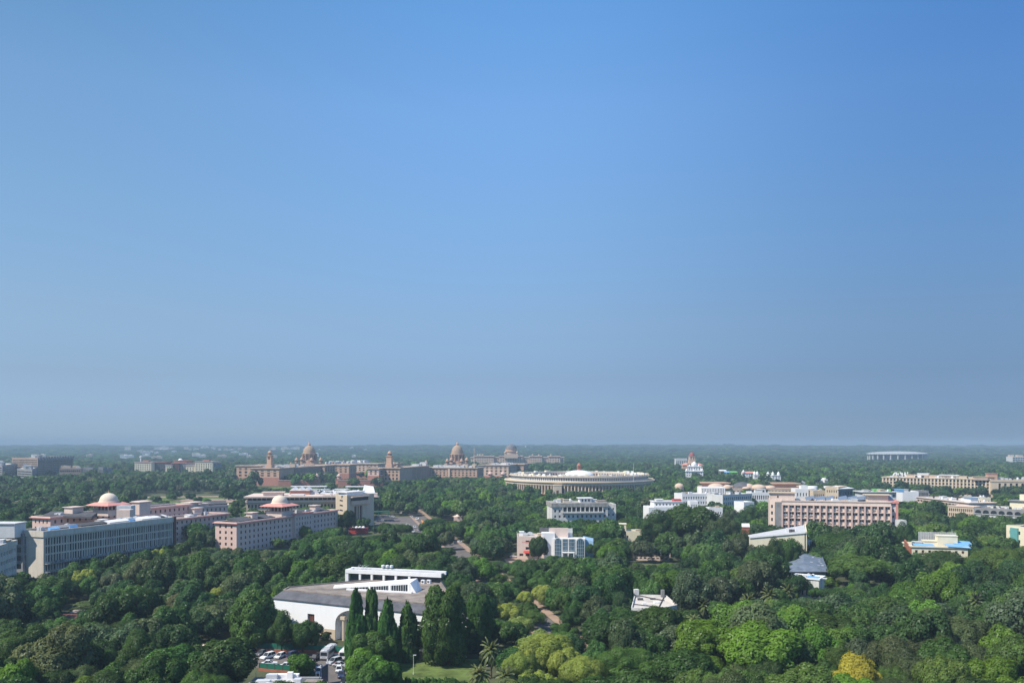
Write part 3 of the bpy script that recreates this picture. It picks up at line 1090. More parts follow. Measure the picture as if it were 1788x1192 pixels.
# ================================================================ beige ministry behind the pink wing
def beige_office():
    Z = 22.3
    f0, f1 = A(430, 596), A(590, 604)
    uf = unit(f0, f1)
    nb = (-uf[1], uf[0])
    poly = [f0, f1, add(f1, nb, 40), add(f0, nb, 40)]
    b = Bld('beige_ministry', 'beige office block with long shaded balconies, zigzag white roof shed and tall slotted pavilion', 'building', add(f0, uf, 40), keep=poly, margin=1)
    b.shell(poly, 0, Z - 4.4, {0: dict(cols=26, rows=4, w=.55, h=.62, bot=.4, top=.7, depth=.9, frame=None, panes=('glass', 'glass2'))}, 'tan_pale', 'roof_pale', .3)
    L = math.hypot(f1[0] - f0[0], f1[1] - f0[1])
    s = MB()
    s.obox(add(add(f0, uf, L / 2), nb, 1.6), uf, L / 2 + .6, 3.0, Z - 4.4, Z - 3.0)
    b.part(s, 'balcony', M['pink_pale'])
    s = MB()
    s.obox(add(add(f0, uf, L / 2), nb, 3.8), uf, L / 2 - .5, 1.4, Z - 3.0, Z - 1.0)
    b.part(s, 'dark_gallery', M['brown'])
    for i in range(20):
        c = MB()
        c.obox(add(add(f0, uf, 1 + (L - 2) * i / 19), nb, -.6), uf, .25, .25, Z - 3.0, Z - 1.0)
        b.part(c, 'post', M['tan_pale'])
    s = MB()
    s.obox(add(add(f0, uf, L / 2), nb, 18), uf, L / 2 + 1.4, 20.5, Z - 1.0, Z)
    b.part(s, 'roof_slab', M['pink_pale'])
    # stair rooms, red hall with zigzag white roof
    for px, Y, w_, z0 in ((478, 606, 7, 858), (650, 640, 4, 866)):
        h = MB()
        zz = ZY(z0, Y)
        h.obox(A(px, Y), uf, w_, 3, Z - .1, zz - .5)
        h.obox(A(px, Y), uf, w_ + 1, 4, zz - .5, zz)
        b.part(h, 'roof_room', M['pink_pale'])
    zz = Z
    h = MB()
    p, q = A(508, 622), A(543, 624)
    h.obox(add(p, (1, 0), 7.5), (1, 0), 7.5, 3.5, zz, zz + 3.0)
    rh = b.part(h, 'red_hall', M['red_stone'])
    h = MB()
    for i in range(3):
        x0, y0 = p[0] + i * 5, p[1] - 4.2
        h.face([(x0, y0, zz + 3.0), (x0 + 2.5, y0, zz + 5.0), (x0 + 2.5, y0 + 9, zz + 5.6), (x0, y0 + 9, zz + 3.6)])
        h.face([(x0 + 2.5, y0, zz + 5.0), (x0 + 5, y0, zz + 3.0), (x0 + 5, y0 + 9, zz + 3.6), (x0 + 2.5, y0 + 9, zz + 5.6)])
        h.face([(x0, y0, zz + 2.9), (x0 + 5, y0, zz + 2.9), (x0 + 2.5, y0, zz + 4.9)])
    b.part(h, 'zigzag_roof', M['roof_white'], rh)
    r = random.Random(2)
    for px, py, w_, d_ in ((540, 848, 14, 3), (607, 861, 10, 3), (626, 848.5, 10, 3), (560, 853, 7, 3), (585, 856, 8, 2), (520, 862, 5, 2), (570, 860, 4, 3), (598, 853, 6, 3)):
        Yk = FPX * (CAM_H - Z - 2) / (py - HZ)
        Yk = min(max(Yk, 606), 660)
        c = MB()
        q = A(px, Yk)
        zc = ZY(py, Yk)
        c.obox(q, (1, 0), w_, d_, zc - .5, zc)
        for sx_ in (-.9, .9):
            c.obox((q[0] + sx_ * w_, q[1] - d_ * .8), (1, 0), .2, .2, Z - .2, zc - .5)
            c.obox((q[0] + sx_ * w_, q[1] + d_ * .8), (1, 0), .2, .2, Z - .2, zc - .5)
        b.part(c, 'roof_canopy', M[r.choice(['roof_white', 'white_metal'])])
    b.clutter([A(520, 615), A(630, 615), A(640, 655), A(530, 655)], Z, 46, 14, 'aastb', 1.1)
    # tall pavilion on the right
    c0, c1, c2 = A(586, 590), A(606, 566), A(653, 592)
    poly = [c0, c1, c2, add(c2, unit(c1, c0), 34), ]
    poly = ccw([c0, c1, c2, (c0[0] + c2[0] - c1[0], c0[1] + c2[1] - c1[1])])
    KEEP.append((poly, 1))
    ZQ = ZY(865, 566)
    ir = poly.index(c1)
    u2 = unit(c1, c2)
    n2 = (u2[1], -u2[0])
    w2 = math.hypot(c2[0] - c1[0], c2[1] - c1[1])
    il = (ir - 1) % 4
    b.shell(poly, 0, ZQ, {ir: dict(cols=1, rows=1, w=.5, h=.97, bot=.4, top=7.5, ml=w2 * .12, mr=w2 * .3, depth=1.2, frame=None, panes=('brown',), part='slot_panel'), il: dict(cols=1, rows=6, w=.28, h=.34, bot=2, top=2.5, ml=.4, depth=.5, panes=('glass',), frame=None)}, 'beige', 'roof_white', .5, None, None, .3, 'pavilion_wall', 'pavilion_roof')
    for i in range(2):
        c = MB()
        t = w2 * .12 + w2 * .58 * (.25 + .5 * (.36 + .28 * i))
        c.obox(add(add(c1, u2, t), n2, -.5), u2, .45, .45, .6, ZQ - 7.6)
        b.part(c, 'slot_pier', M['beige'])
    c = MB()
    c.obox(add(add(c1, u2, w2 * .45), n2, .6), u2, w2 * .33, .9, ZQ - 6.6, ZQ - 3.9)
    c.obox(add(add(c1, u2, w2 * .45), n2, .8), u2, w2 * .34, 1.2, ZQ - 1.6, ZQ - .9)
    b.part(c, 'pavilion_balcony', M['tan_pale'])
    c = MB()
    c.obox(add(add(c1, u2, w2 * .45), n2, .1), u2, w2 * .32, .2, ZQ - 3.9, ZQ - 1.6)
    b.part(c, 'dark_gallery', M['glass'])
    c = MB()
    p = A(640, 600)
    c.slope([A(632, 588), A(655, 592), A(652, 604), A(636, 602)], [ZQ - .3] * 4, [ZQ + .5, ZQ + .2, ZQ + 4.5, ZQ + 5.5])
    b.part(c, 'tilted_roof_panel', M['roof_white'])
    c = MB()
    c.obox(A(613, 582), u2, 9, 3.5, ZQ - .5, ZQ + 1.6)
    c.obox(A(613, 582), u2, 10, 4.5, ZQ + 1.6, ZQ + 2.1)
    b.part(c, 'roof_room', M['roof_white'])
    b.finish()
    return b

beige_office()
sight((434, 590, 876, 590), (586, 654, 908, 560))

# red stall and green awning by the ministry gate
st = W(626, 931, 0)
KEEP.append(([add(st, (1, 0), -7), add(st, (1, 0), 7), (st[0] + 7, st[1] + 6), (st[0] - 7, st[1] + 6)], 0))
b = Bld('market_stall', 'dark red stall with white bundles on its roof beside the beige ministry', 'stall', st)
c = MB()
c.obox(st, (1, 0), 6, 2.5, 0, 3.6)
b.part(c, 'stall_body', M['red'])
c = MB()
c.obox(st, (1, 0), 6.4, 3, 3.6, 3.9)
b.part(c, 'stall_roof', mat('dark_red', (.22, .03, .04), .8))
for i in range(4):
    c = MB()
    c.lathe([(1.2, 3.9), (1.0, 4.5), (.4, 4.9), (.02, 4.95)], (st[0] - 3.6 + 2.3 * i, st[1]), 10)
    b.part(c, 'white_bundle', M['roof_white'], None, True)
aw = A(662, 690)
c = MB()
c.obox(aw, (1, 0), 9, 3, 3.6, 4.2)
for i in (-8, 0, 8):
    c.obox((aw[0] + i, aw[1] - 2.5), (1, 0), .2, .2, 0, 3.6)
tag(c.build('awning', M['green_paint'], None, (aw[0], aw[1], 0)), 'green flat awning on posts at the right end of the beige ministry', 'awning')
KEEP.append(([add(aw, (1, 0), -9), add(aw, (1, 0), 9), (aw[0] + 9, aw[1] + 6), (aw[0] - 9, aw[1] + 6)], 0))
sight((612, 642, 934, 560), (650, 680, 905, 660), (655, 690, 912, 600))
# ================================================================ sandstone secretariats, parliament, palace (middle distance)
AX = (0.214, 0.977)                                      # axis of the great avenue, receding
BX = (0.977, -0.214)                                     # across it, to the right
SEC = dict(w=.46, h=.62, depth=.7, frame=None, panes=('glass', 'glass', 'brown'), bot=1.0, top=3.0, ml=1.5)

M['roof_tan'] = mat('tan_roof', (.36, .29, .23), .95, .3, .15, .15)
M['dome_stone'] = mat('dome_stone', (.40, .29, .20), .9, .1, .2, .2, .15)
M['parl_stone'] = mat('parliament_stone', (.64, .53, .39), .9, .07, .15, .2, .08)

def cupola(b, c, z, r, h, name='chattri', m='tan'):
    k = MB()
    for i in range(8):
        a = math.pi / 4 * i
        k.tube((c[0] + r * .8 * math.cos(a), c[1] + r * .8 * math.sin(a), z), (c[0] + r * .8 * math.cos(a), c[1] + r * .8 * math.sin(a), z + h * .5), r * .13, r * .13, 5)
    k.lathe([(r, z - .05), (r, z + h * .08), (.02, z + h * .08)], c, 16)
    k.lathe([(r * 1.25, z + h * .48), (r * 1.25, z + h * .54), (r * .85, z + h * .58), (r * .8, z + h * .7), (r * .55, z + h * .85), (r * .12, z + h * .96), (r * .05, z + h * 1.12), (.01, z + h * 1.15)], c, 16)
    k.lathe([(r * .45, z), (r * .45, z + h * .5)], c, 8)
    return b.part(k, name, M[m], None, True)

def great_dome(b, c, z0, zdrum, ztop, r, zspire, m1='dome_stone', m2='tan'):
    k = MB()
    k.lathe([(r * 1.32, z0), (r * 1.32, z0 + (zdrum - z0) * .25), (r * 1.18, z0 + (zdrum - z0) * .27), (r * 1.1, zdrum), (r * 1.22, zdrum), (r * 1.22, zdrum + .8), (r, zdrum + 1)], c, 32)
    dr = b.part(k, 'drum', M[m2], None, False)
    for i in range(12):
        a = 2 * math.pi * i / 12
        k = MB()
        zz0, zz1 = z0 + (zdrum - z0) * .38, z0 + (zdrum - z0) * .86
        k.obox((c[0] + r * 1.13 * math.cos(a), c[1] + r * 1.13 * math.sin(a)), (-math.sin(a), math.cos(a)), r * .12, r * .06, zz0, zz1)
        b.part(k, 'drum_window', M['brown'], dr)
    for i in range(12):
        a = 2 * math.pi * (i + .5) / 12
        k = MB()
        k.obox((c[0] + r * 1.2 * math.cos(a), c[1] + r * 1.2 * math.sin(a)), (-math.sin(a), math.cos(a)), r * .06, r * .08, z0 + (zdrum - z0) * .27, zdrum)
        b.part(k, 'buttress', M[m1], dr)
    k = MB()
    pr = []
    for i in range(13):
        a = math.pi / 2 * i / 12
        pr.append((max(r * math.cos(a) ** .9, .8), zdrum + 1 + (ztop - zdrum - 1) * math.sin(a)))
    k.lathe(pr, c, 32)
    d = b.part(k, 'dome', M[m1], None, True)
    k = MB()
    h = zspire - ztop
    k.lathe([(2.2, ztop - .3), (2.0, ztop + h * .25), (2.6, ztop + h * .28), (1.5, ztop + h * .5), (.8, ztop + h * .65), (.4, zspire + .8), (.01, zspire + 1)], c, 10)
    b.part(k, 'spire', M['tan'], d, True)

def sec_block(b, p, w, d, z0, z1, cf, cs, rows=3, wall='tan', base='red_stone', zb=None, roofn='roof_tan', deep=None):
    """block with its near left corner at p, w along BX, d along AX"""
    poly = frame_poly(p, BX, AX, w, d)
    s = {}
    if cf:
        s[0] = dict(SEC, cols=cf, rows=rows)
    if cs:
        s[1] = dict(SEC, cols=cs, rows=rows, w=.6, h=.72)
    KEEP.append((poly, 2))
    zb = zb or z0
    if zb > z0:
        k = MB()
        k.prism(offset(poly, .4), z0, zb, 0)
        b.part(k, 'plinth', M[base])
    b.shell(poly, zb, z1, s, wall, roofn, .8, (1.0, 1.5), 'tan_pale', .5)
    k = MB()
    k.ring(offset(poly, .25), offset(poly, -.05), z1 - 5.2, z1 - 4.7)
    b.part(k, 'string_course', M['tan_pale'])
    return poly

def south_secretariat():
    Y0 = 1190
    p = A(440, Y0)
    b = Bld('south_secretariat', 'sandstone secretariat with great dome and tower, left one of the pair, on red terrace', 'government building', p)
    Z = ZY(816.5, Y0)
    zb = 9.5
    w0 = A(488, Y0 - 10)[0] - p[0]
    # near tower block
    sec_block(b, p, w0, 44, 0, Z, 4, 0, 3, 'tan', 'red_stone', 12)
    # near left wing, set back
    q = add(A(413, Y0 + 60), AX, 0)
    sec_block(b, q, 40, 60, 0, ZY(812, Y0 + 60), 4, 4, 3, 'tan', 'red_stone', 9)
    # long shaded side towards the avenue
    e = add(add(p, BX, w0), AX, 44)
    L1 = 92
    sec_block(b, add(e, BX, -40), 38, L1, 0, Z - .3, 0, 20, 3, 'tan', 'red_stone', 7)
    for i in range(21):
        k = MB()
        k.obox(add(add(e, BX, -1.0), AX, 2 + (L1 - 4) * i / 20), AX, .8, .5, 4, Z - 3)
        b.part(k, 'column', M['tan'])
    # projecting block in the middle, then the recessed court and far blocks
    f = add(e, AX, L1)
    sec_block(b, add(f, BX, -30), 36, 40, 0, Z + .6, 4, 4, 3, 'tan', 'red_stone', 11)
    f2 = add(f, AX, 62)
    sec_block(b, add(f2, BX, -26), 46, 30, 0, Z + .3, 5, 4, 3, 'tan', 'red_stone', 11)
    f3 = add(f2, AX, 62)
    sec_block(b, add(f3, BX, -20), 66, 34, 0, Z + .6, 9, 4, 3, 'tan_pale', 'red_stone', 12)
    f4 = add(f3, AX, 50)
    sec_block(b, add(f4, BX, 30), 34, 30, 0, Z + .4, 4, 4, 3, 'tan_pale', 'red_stone', 12)
    # tower
    t = A(471.5, Y0 + 30)
    k = MB()
    zt = ZY(795.5, Y0 + 30)
    k.slope(frame_poly(add(add(t, BX, -3.4), AX, -3.4), BX, AX, 6.8, 6.8), [Z - 1] * 4, [zt] * 4)
    k.obox(t, BX, 4.3, 4.3, zt, zt + .8)
    k.obox(t, BX, 4.7, 4.7, Z - 1, Z + 4)
    b.part(k, 'tower', M['tan'])
    k = MB()
    k.obox(t, BX, 1.9, 3.45, zt - 5, zt - 1.5)
    k.obox(t, BX, 3.46, .7, Z + 8, zt - 7)
    b.part(k, 'tower_opening', M['brown'])
    cupola(b, t, zt + .8, 3.2, 7.2, 'tower_cupola', 'tan')
    # dome
    c = A(540, 1420)
    Yd = 1420
    k = MB()
    k.obox(c, BX, 17, 17, Z - 4, ZY(808, Yd))
    b.part(k, 'dome_base', M['tan'])
    great_dome(b, c, ZY(808, Yd), ZY(792, Yd), ZY(777.5, Yd), 10.3, ZY(769.5, Yd))
    for px, py in ((518, 806), (544, 806), (560, 806), (527, 805)):
        cupola(b, A(px, Yd - 14), ZY(py + 2, Yd - 14), 3.0, 9.5)
    for px, Y in ((508, 1330), (582, 1430), (600, 1480)):
        cupola(b, A(px, Y), Z, 1.8, 5)
    # pale clutter of the roofs
    b.clutter([A(445, 1200), A(485, 1200), A(540, 1330), A(500, 1340)], Z - .8, 22, 31, 'aab', 2.0)
    b.clutter([A(560, 1400), A(640, 1480), A(655, 1520), A(575, 1500)], Z - .6, 34, 32, 'aab', 2.4)
    b.finish()

south_secretariat()

def north_secretariat():
    Y0 = 1160
    p = A(662, Y0)
    b = Bld('north_secretariat', 'red and tan sandstone secretariat with great dome and slim tower left of the round parliament', 'government building', p)
    Z = ZY(816, Y0)
    w0 = A(700, Y0)[0] - p[0]
    sec_block(b, p, w0, 50, 0, Z, 5, 0, 3, 'tan', 'red_stone', 8)
    # darker red pavilion at the left end
    q = A(642, Y0 - 14)
    sec_block(b, q, A(664, Y0 - 14)[0] - q[0] - 1, 42, 0, ZY(817, Y0 - 14), 2, 2, 3, 'pink_wall', 'red_stone', 16)
    # shaded side, with columns
    e = add(add(p, BX, w0), AX, 50)
    sec_block(b, add(e, BX, -32), 31, 84, 0, Z - .2, 0, 18, 3, 'tan', 'red_stone', 7)
    for i in range(15):
        k = MB()
        k.obox(add(add(e, BX, -.4), AX, 2 + 80 * i / 14), AX, .8, .5, 5, Z - 3)
        b.part(k, 'column', M['tan'])
    # long sunlit front
    g0_ = march(add(e, AX, 88), BX, 745)
    g1_ = march(add(e, AX, 88), BX, 833)
    wl = math.hypot(g1_[0] - g0_[0], g1_[1] - g0_[1])
    ZL = ZY(815.5, g0_[1])
    sec_block(b, add(g0_, BX, -12), wl + 12, 40, 0, ZL, 15, 6, 3, 'tan', 'red_stone', 9)
    k = MB()
    pc = add(g0_, BX, 36)
    k.obox(add(pc, AX, -.8), BX, 1.6, .8, 2, ZL - 2)
    b.part(k, 'pier', M['tan_pale'])
    h0_ = march(add(g1_, AX, 72), BX, 854)
    h1_ = march(add(g1_, AX, 72), BX, 888)
    wl2 = math.hypot(h1_[0] - h0_[0], h1_[1] - h0_[1])
    ZH = ZY(811, h0_[1])
    sec_block(b, add(h0_, BX, -16), wl2 + 16, 60, 0, ZH, 6, 6, 3, 'tan_pale', 'red_stone', 8)
    m0_ = add(add(h0_, BX, wl2 - 30), AX, 62)
    sec_block(b, m0_, 42, 40, 0, ZH, 3, 5, 3, 'tan', 'red_stone', 8)
    for t_ in (.1, .75):
        cupola(b, add(add(h0_, BX, wl2 * t_), AX, -6), 8, 4, 7, 'gate_cupola', 'pink_wall')
    t = A(680.5, Y0 + 34)
    zt = ZY(796.5, Y0 + 34)
    k = MB()
    k.slope(frame_poly(add(add(t, BX, -3.8), AX, -3.8), BX, AX, 7.6, 7.6), [Z - 1] * 4, [zt] * 4)
    k.obox(t, BX, 4.6, 4.6, zt, zt + .8)
    k.obox(t, BX, 4.7, 4.7, Z - 1, Z + 4)
    b.part(k, 'tower', M['tan'])
    k = MB()
    k.obox(t, BX, 2.0, 3.75, zt - 5, zt - 1.5)
    k.obox(t, BX, 3.9, .8, Z + 8, zt - 7)
    b.part(k, 'tower_opening', M['brown'])
    cupola(b, t, zt + .8, 3.2, 7.2, 'tower_cupola', 'tan')
    Yd = 1400
    c = A(798.5, Yd)
    k = MB()
    k.obox(c, BX, 18, 16, ZL - 4, ZY(809, Yd))
    b.part(k, 'dome_base', M['tan'])
    great_dome(b, c, ZY(810, Yd), ZY(793, Yd), ZY(777, Yd), 10.0, ZY(769, Yd))
    for px, py in ((781, 808), (806, 808), (815, 806), (788, 806)):
        cupola(b, A(px, Yd - 16), ZY(py + 2, Yd - 16), 3.0, 9.5)
    for px, Y in ((697, 1200), (744, 1320), (688, 1210)):
        cupola(b, A(px, Y), Z, 2.2, 7)
    b.clutter([A(720, 1230), A(742, 1280), A(750, 1330), A(725, 1300)], Z - .8, 8, 41, 'ab', 2.0)
    b.clutter([add(g0_, AX, 6), add(g1_, AX, 6), add(g1_, AX, 38), add(g0_, AX, 38)], ZL - .8, 30, 42, 'aab', 2.2, [(c[0], c[1], 18)])
    b.clutter([add(h0_, AX, 6), add(h1_, AX, 6), add(h1_, AX, 55), add(h0_, AX, 55)], ZH - .8, 16, 43, 'aab', 2.2)
    b.finish()

north_secretariat()

# tall pale flag mast between the two right-hand domes
fm_ = A(828, 1450)
k = MB()
k.tube((*fm_, 0), (*fm_, ZY(785, 1450)), .9, .5, 8)
k.lathe([(.9, ZY(785, 1450)), (.9, ZY(784, 1450)), (.1, ZY(783, 1450)), (.1, ZY(779, 1450)), (.01, ZY(779, 1450))], fm_, 8)
o = k.build('flag_mast', M['tan_pale'], None, (*fm_, 0), True)
tag(o, 'tall pale column mast on the roofs right of the great sandstone dome', 'mast')

# red sandstone terrace wall and gate pavilions below the left secretariat
def terrace():
    pts = [A(425, 1165), A(488, 1168), A(655, 1165)]
    for i, (x0, x1, Y, top, bot, lab) in enumerate(((486, 552, 1172, 838.5, 850, 'long red sandstone terrace wall below the shaded side of the left secretariat'), (590, 668, 1128, 838, 848, 'red sandstone retaining wall below the slim tower of the right secretariat'), (372, 436, 1160, 840, 848, 'red garden wall with pale coping left of the left secretariat'))):
        a, c = A(x0, Y), A(x1, Y + 6)
        u = unit(a, c)
        k = MB()
        L = math.hypot(c[0] - a[0], c[1] - a[1])
        zt = ZY(top, Y) if i < 2 else 7.0
        e = empty('terrace_wall', (a[0], a[1], 0), lab, 'wall', 'red terrace walls')
        k.obox(add(a, u, L / 2), u, L / 2, 1.0, 0, zt)
        k.build('wall_body', M['red_stone'], e, (a[0], a[1], 0))
        k = MB()
        k.obox(add(a, u, L / 2), u, L / 2 + .2, 1.3, zt, zt + .5)
        k.build('coping', M['pink_wall'], e, (a[0], a[1], 0))
        KEEP.append(([add(a, u, 0), c, (c[0], c[1] + 10), (a[0], a[1] + 10)], 1))
    for px, Y, lab in ((553, 1178, 'domed red gate pavilion at the left of the terrace gap'), (592, 1180, 'domed red gate pavilion at the right of the terrace gap')):
        c = A(px, Y)
        b = Bld('gate_pavilion', lab, 'pavilion', c, 'gate pavilions')
        k = MB()
        k.obox(c, BX, 3.6, 3.6, 0, ZY(836, Y))
        k.obox(c, BX, 4.2, 4.2, ZY(836, Y), ZY(836, Y) + .5)
        b.part(k, 'pavilion_wall', M['red_stone'])
        cupola(b, c, ZY(836, Y) + .5, 3.1, 7.5, 'cupola', 'pink_wall')

terrace()
sight((405, 440, 834, 1240), (455, 490, 849, 1180), (488, 556, 850, 1168), (556, 600, 843, 1200), (595, 645, 834, 1400), (600, 672, 848, 1120), (672, 704, 837, 1160), (704, 745, 834, 1250), (745, 835, 831, 1290), (835, 892, 832, 1360))

# palace on the hill behind
def palace():
    Yd = 2100
    c = A(892.5, Yd)
    b = Bld('palace', 'long pale palace with dark dome, rising between the domed secretariat and the round parliament', 'palace', c)
    zw = ZY(798, Yd)
    zt_ = ZY(804, Yd)
    for x0, x1, dz, d in ((822, 985, 0, 0), (828, 862, 3, -6), (872, 912, 3.5, -10), (925, 946, 3, -6), (958, 978, 2.5, -4)):
        p, q = A(x0, Yd), A(x1, Yd)
        w = q[0] - p[0]
        poly = [(p[0], Yd + d), (p[0] + w, Yd + d), (p[0] + w, Yd + 50), (p[0], Yd + 50)]
        b.shell(poly, 0, zw + dz, {0: dict(cols=max(4, int(w / 6)), rows=3, w=.4, h=.5, bot=12, top=2.5, ml=1, depth=.6, frame=None, panes=('brown', 'glass'))}, 'tan_pale', 'roof_pale', .7, (.9, 1.4), 'pink_wall', .4)
    k = MB()
    k.obox(c, (1, 0), 17, 17, zw - 2, ZY(792, Yd))
    b.part(k, 'dome_base', M['tan_pale'])
    k = MB()
    k.lathe([(16, ZY(792, Yd)), (15.5, ZY(788.5, Yd)), (17, ZY(788.5, Yd)), (17, ZY(787.5, Yd)), (14.6, ZY(787.3, Yd)), (14.2, ZY(783.5, Yd)), (15.2, ZY(783.4, Yd)), (15.2, ZY(782.8, Yd)), (13.6, ZY(782.6, Yd))], c, 40)
    b.part(k, 'drum', M['tan'])
    k = MB()
    z0, z1 = ZY(782.7, Yd), ZY(775, Yd)
    k.lathe([(max(13.6 * math.cos(math.pi / 2 * i / 12), .3), z0 + (z1 - z0) * math.sin(math.pi / 2 * i / 12)) for i in range(13)], c, 40)
    b.part(k, 'dome', mat('weathered_copper', (.16, .15, .15), .6, .2, .3), None, True)
    k = MB()
    k.tube((*c, z1 - .2), (*c, z1 + 6), .25, .15, 6)
    b.part(k, 'flagpole', M['ac'])
    for px in (882, 903):
        cupola(b, A(px, Yd - 12), ZY(792, Yd - 12) - .3, 2.6, 7, 'corner_cupola', 'tan_pale')
    for px in (834, 838, 843, 930, 941, 962):
        cupola(b, A(px, Yd - 2), zw + 3, 2.2, 5, 'chattri', 'tan_pale')
    b.finish()

palace()
sight((820, 990, 803, 2080))

# ================================================================ round parliament
def parliament():
    Yc = 1000.0
    c = A(1011, Yc)
    Ro = 88.0
    b = Bld('parliament_house', 'huge round parliament with ring of columns, white upper storey and low white dome', 'parliament', c)
    ring = lambda r, n=64: [(c[0] + r * math.cos(2 * math.pi * i / n), c[1] + r * math.sin(2 * math.pi * i / n)) for i in range(n)]
    KEEP.append((ring(Ro + 3, 40), 1))
    zc = 18.3
    k = MB()
    k.ring(ring(Ro + 1.5, 96), ring(Ro - 9, 96), 0, 4.5)
    b.part(k, 'plinth', M['red_stone'])
    k = MB()
    k.lathe([(Ro - 5.5, 4.4), (Ro - 5.5, zc - 4.2)], c, 96)
    b.part(k, 'inner_wall', M['parl_stone'])
    # openings in the wall behind the columns
    for i in range(48):
        a = math.pi + math.pi * (i + .5) / 48
        q = (c[0] + (Ro - 5.44) * math.cos(a), c[1] + (Ro - 5.44) * math.sin(a))
        k = MB()
        k.obox(q, (-math.sin(a), math.cos(a)), 1.15, .06, 5.5, 11.5)
        b.part(k, 'doorway', M['brown'])
    colm = MB()
    colm.lathe([(.95, 0), (.95, .5), (.74, .6), (.68, 9.0), (.95, 9.3), (.95, zc - 8.7 + .1)], (0, 0), 10)
    cme = colm.mesh('column', [M['parl_stone']], (0, 0, 0), True)
    N = 144
    order = sorted(range(N), key=lambda i: math.sin(2 * math.pi * i / N))
    rest = MB()
    for j, i in enumerate(order):
        a = 2 * math.pi * i / N
        x, y = (Ro - .9) * math.cos(a), (Ro - .9) * math.sin(a)
        if j < 100:
            o = bpy.data.objects.new('column', cme)
            COL.objects.link(o)
            o.parent = b.root
            o.location = (x, y, 4.5)
        else:
            rest.lathe([(.8, 4.5), (.7, zc - 4.1)], (c[0] + x, c[1] + y), 6)
    o = b.part(rest, 'column', M['tan_pale'])
    o['kind'] = 'stuff'
    k = MB()
    k.lathe([(Ro - 5.4, zc - 4.2), (Ro + .1, zc - 4.2), (Ro + .1, zc - 1.6), (Ro + 1.6, zc - 1.3), (Ro + 1.6, zc - .7), (Ro + .2, zc - .6), (Ro + .2, zc + .3), (Ro - .4, zc + .3), (Ro - .4, zc - .4), (Ro - 8, zc - .4)], c, 128)
    b.part(k, 'entablature', M['parl_stone'])
    # upper storey, set back
    Ra = Ro - 6.5
    zr = 24.0
    k = MB()
    k.lathe([(Ra, zc - .5), (Ra, zr - 1.0)], c, 128)
    b.part(k, 'upper_wall', M['pale_grey'])
    wm = MB()
    wm.box(-.62, -.05, 0, .62, .06, 2.5)
    wme = wm.mesh('window', [M['glass']])
    for i in range(100):
        a = math.pi * .97 + math.pi * 1.06 * (i + .5) / 100
        o = bpy.data.objects.new('window', wme)
        COL.objects.link(o)
        o.parent = b.root
        o.location = ((Ra + .02) * math.cos(a), (Ra + .02) * math.sin(a), zc + .7)
        o.rotation_euler = (0, 0, a + math.pi / 2)
    k = MB()
    k.lathe([(Ra - .2, zr - 1.2), (Ra + 1.9, zr - 1.2), (Ra + 1.9, zr - .75), (Ra + .1, zr - .7), (Ra + .1, zr + .35), (Ra - .4, zr + .35), (Ra - .4, zr - .3), (Ra - 15, zr - .3), (Ra - 15, zr + .2), (Ra - 15.4, zr + .2), (Ra - 15.4, 10)], c, 128)
    b.part(k, 'ring_roof', mat('cream_roof', (.64, .57, .48), .9, .15, .15, .2, .1))
    k = MB()
    for i in range(44):
        a = math.pi * .1 + math.pi * .8 * (i + .5) / 44
        q = (c[0] + (Ra - 15.46) * math.cos(a), c[1] + (Ra - 15.46) * math.sin(a))
        k = MB()
        k.obox(q, (-math.sin(a), math.cos(a)), .9, .06, zr - 4.6, zr - 1.8)
        b.part(k, 'court_window', M['brown'])
    # buttress-like roof blocks along the rim
    for i in range(40):
        a = math.pi * .98 + math.pi * 1.04 * i / 39
        q = (c[0] + (Ra + .3) * math.cos(a), c[1] + (Ra + .3) * math.sin(a))
        k = MB()
        k.obox(q, (-math.sin(a), math.cos(a)), .35, .5, zr - .7, zr + .8)
        b.part(k, 'rim_block', M['parl_stone'])
    # three chamber wings inside and the central hall
    for a0 in (math.pi * .5, math.pi * 1.17, math.pi * 1.83):
        k = MB()
        q = (c[0] + 38 * math.cos(a0), c[1] + 38 * math.sin(a0))
        k.obox(q, (math.cos(a0), math.sin(a0)), 24, 20, 0, 18.5)
        b.part(k, 'chamber', M['tan_pale'])
    k = MB()
    k.lathe([(22, 0), (22, 20), (19.5, 20.3), (19.5, 21.4), (17.5, 21.6)], c, 48)
    b.part(k, 'central_drum', M['white'])
    k = MB()
    zd = ZY(820.5, Yc)
    k.lathe([(17.6 * math.cos(math.pi / 2 * i / 12) ** .9 if i < 12 else 2.2, 21.5 + (zd - 21.5) * math.sin(math.pi / 2 * i / 12)) for i in range(13)], c, 48)
    dm = b.part(k, 'central_dome', M['white'], None, True)
    k = MB()
    zl = ZY(808, Yc)
    k.lathe([(2.6, zd - .6), (2.6, zd + .8), (.02, zd + .8)], c, 16)
    for i in range(8):
        a = math.pi / 4 * i
        k.tube((c[0] + 2 * math.cos(a), c[1] + 2 * math.sin(a), zd + .8), (c[0] + 2 * math.cos(a), c[1] + 2 * math.sin(a), zl - 3.4), .4, .4, 6)
    k.lathe([(1.1, zd + .8), (1.1, zl - 3.4)], c, 8)
    k.lathe([(3, zl - 3.5), (3, zl - 3.0), (2.2, zl - 2.7), (1.9, zl - 1.4), (1.0, zl - .3), (.05, zl)], c, 16)
    b.part(k, 'lantern', M['red_stone'], dm, True)
    r = random.Random(6)
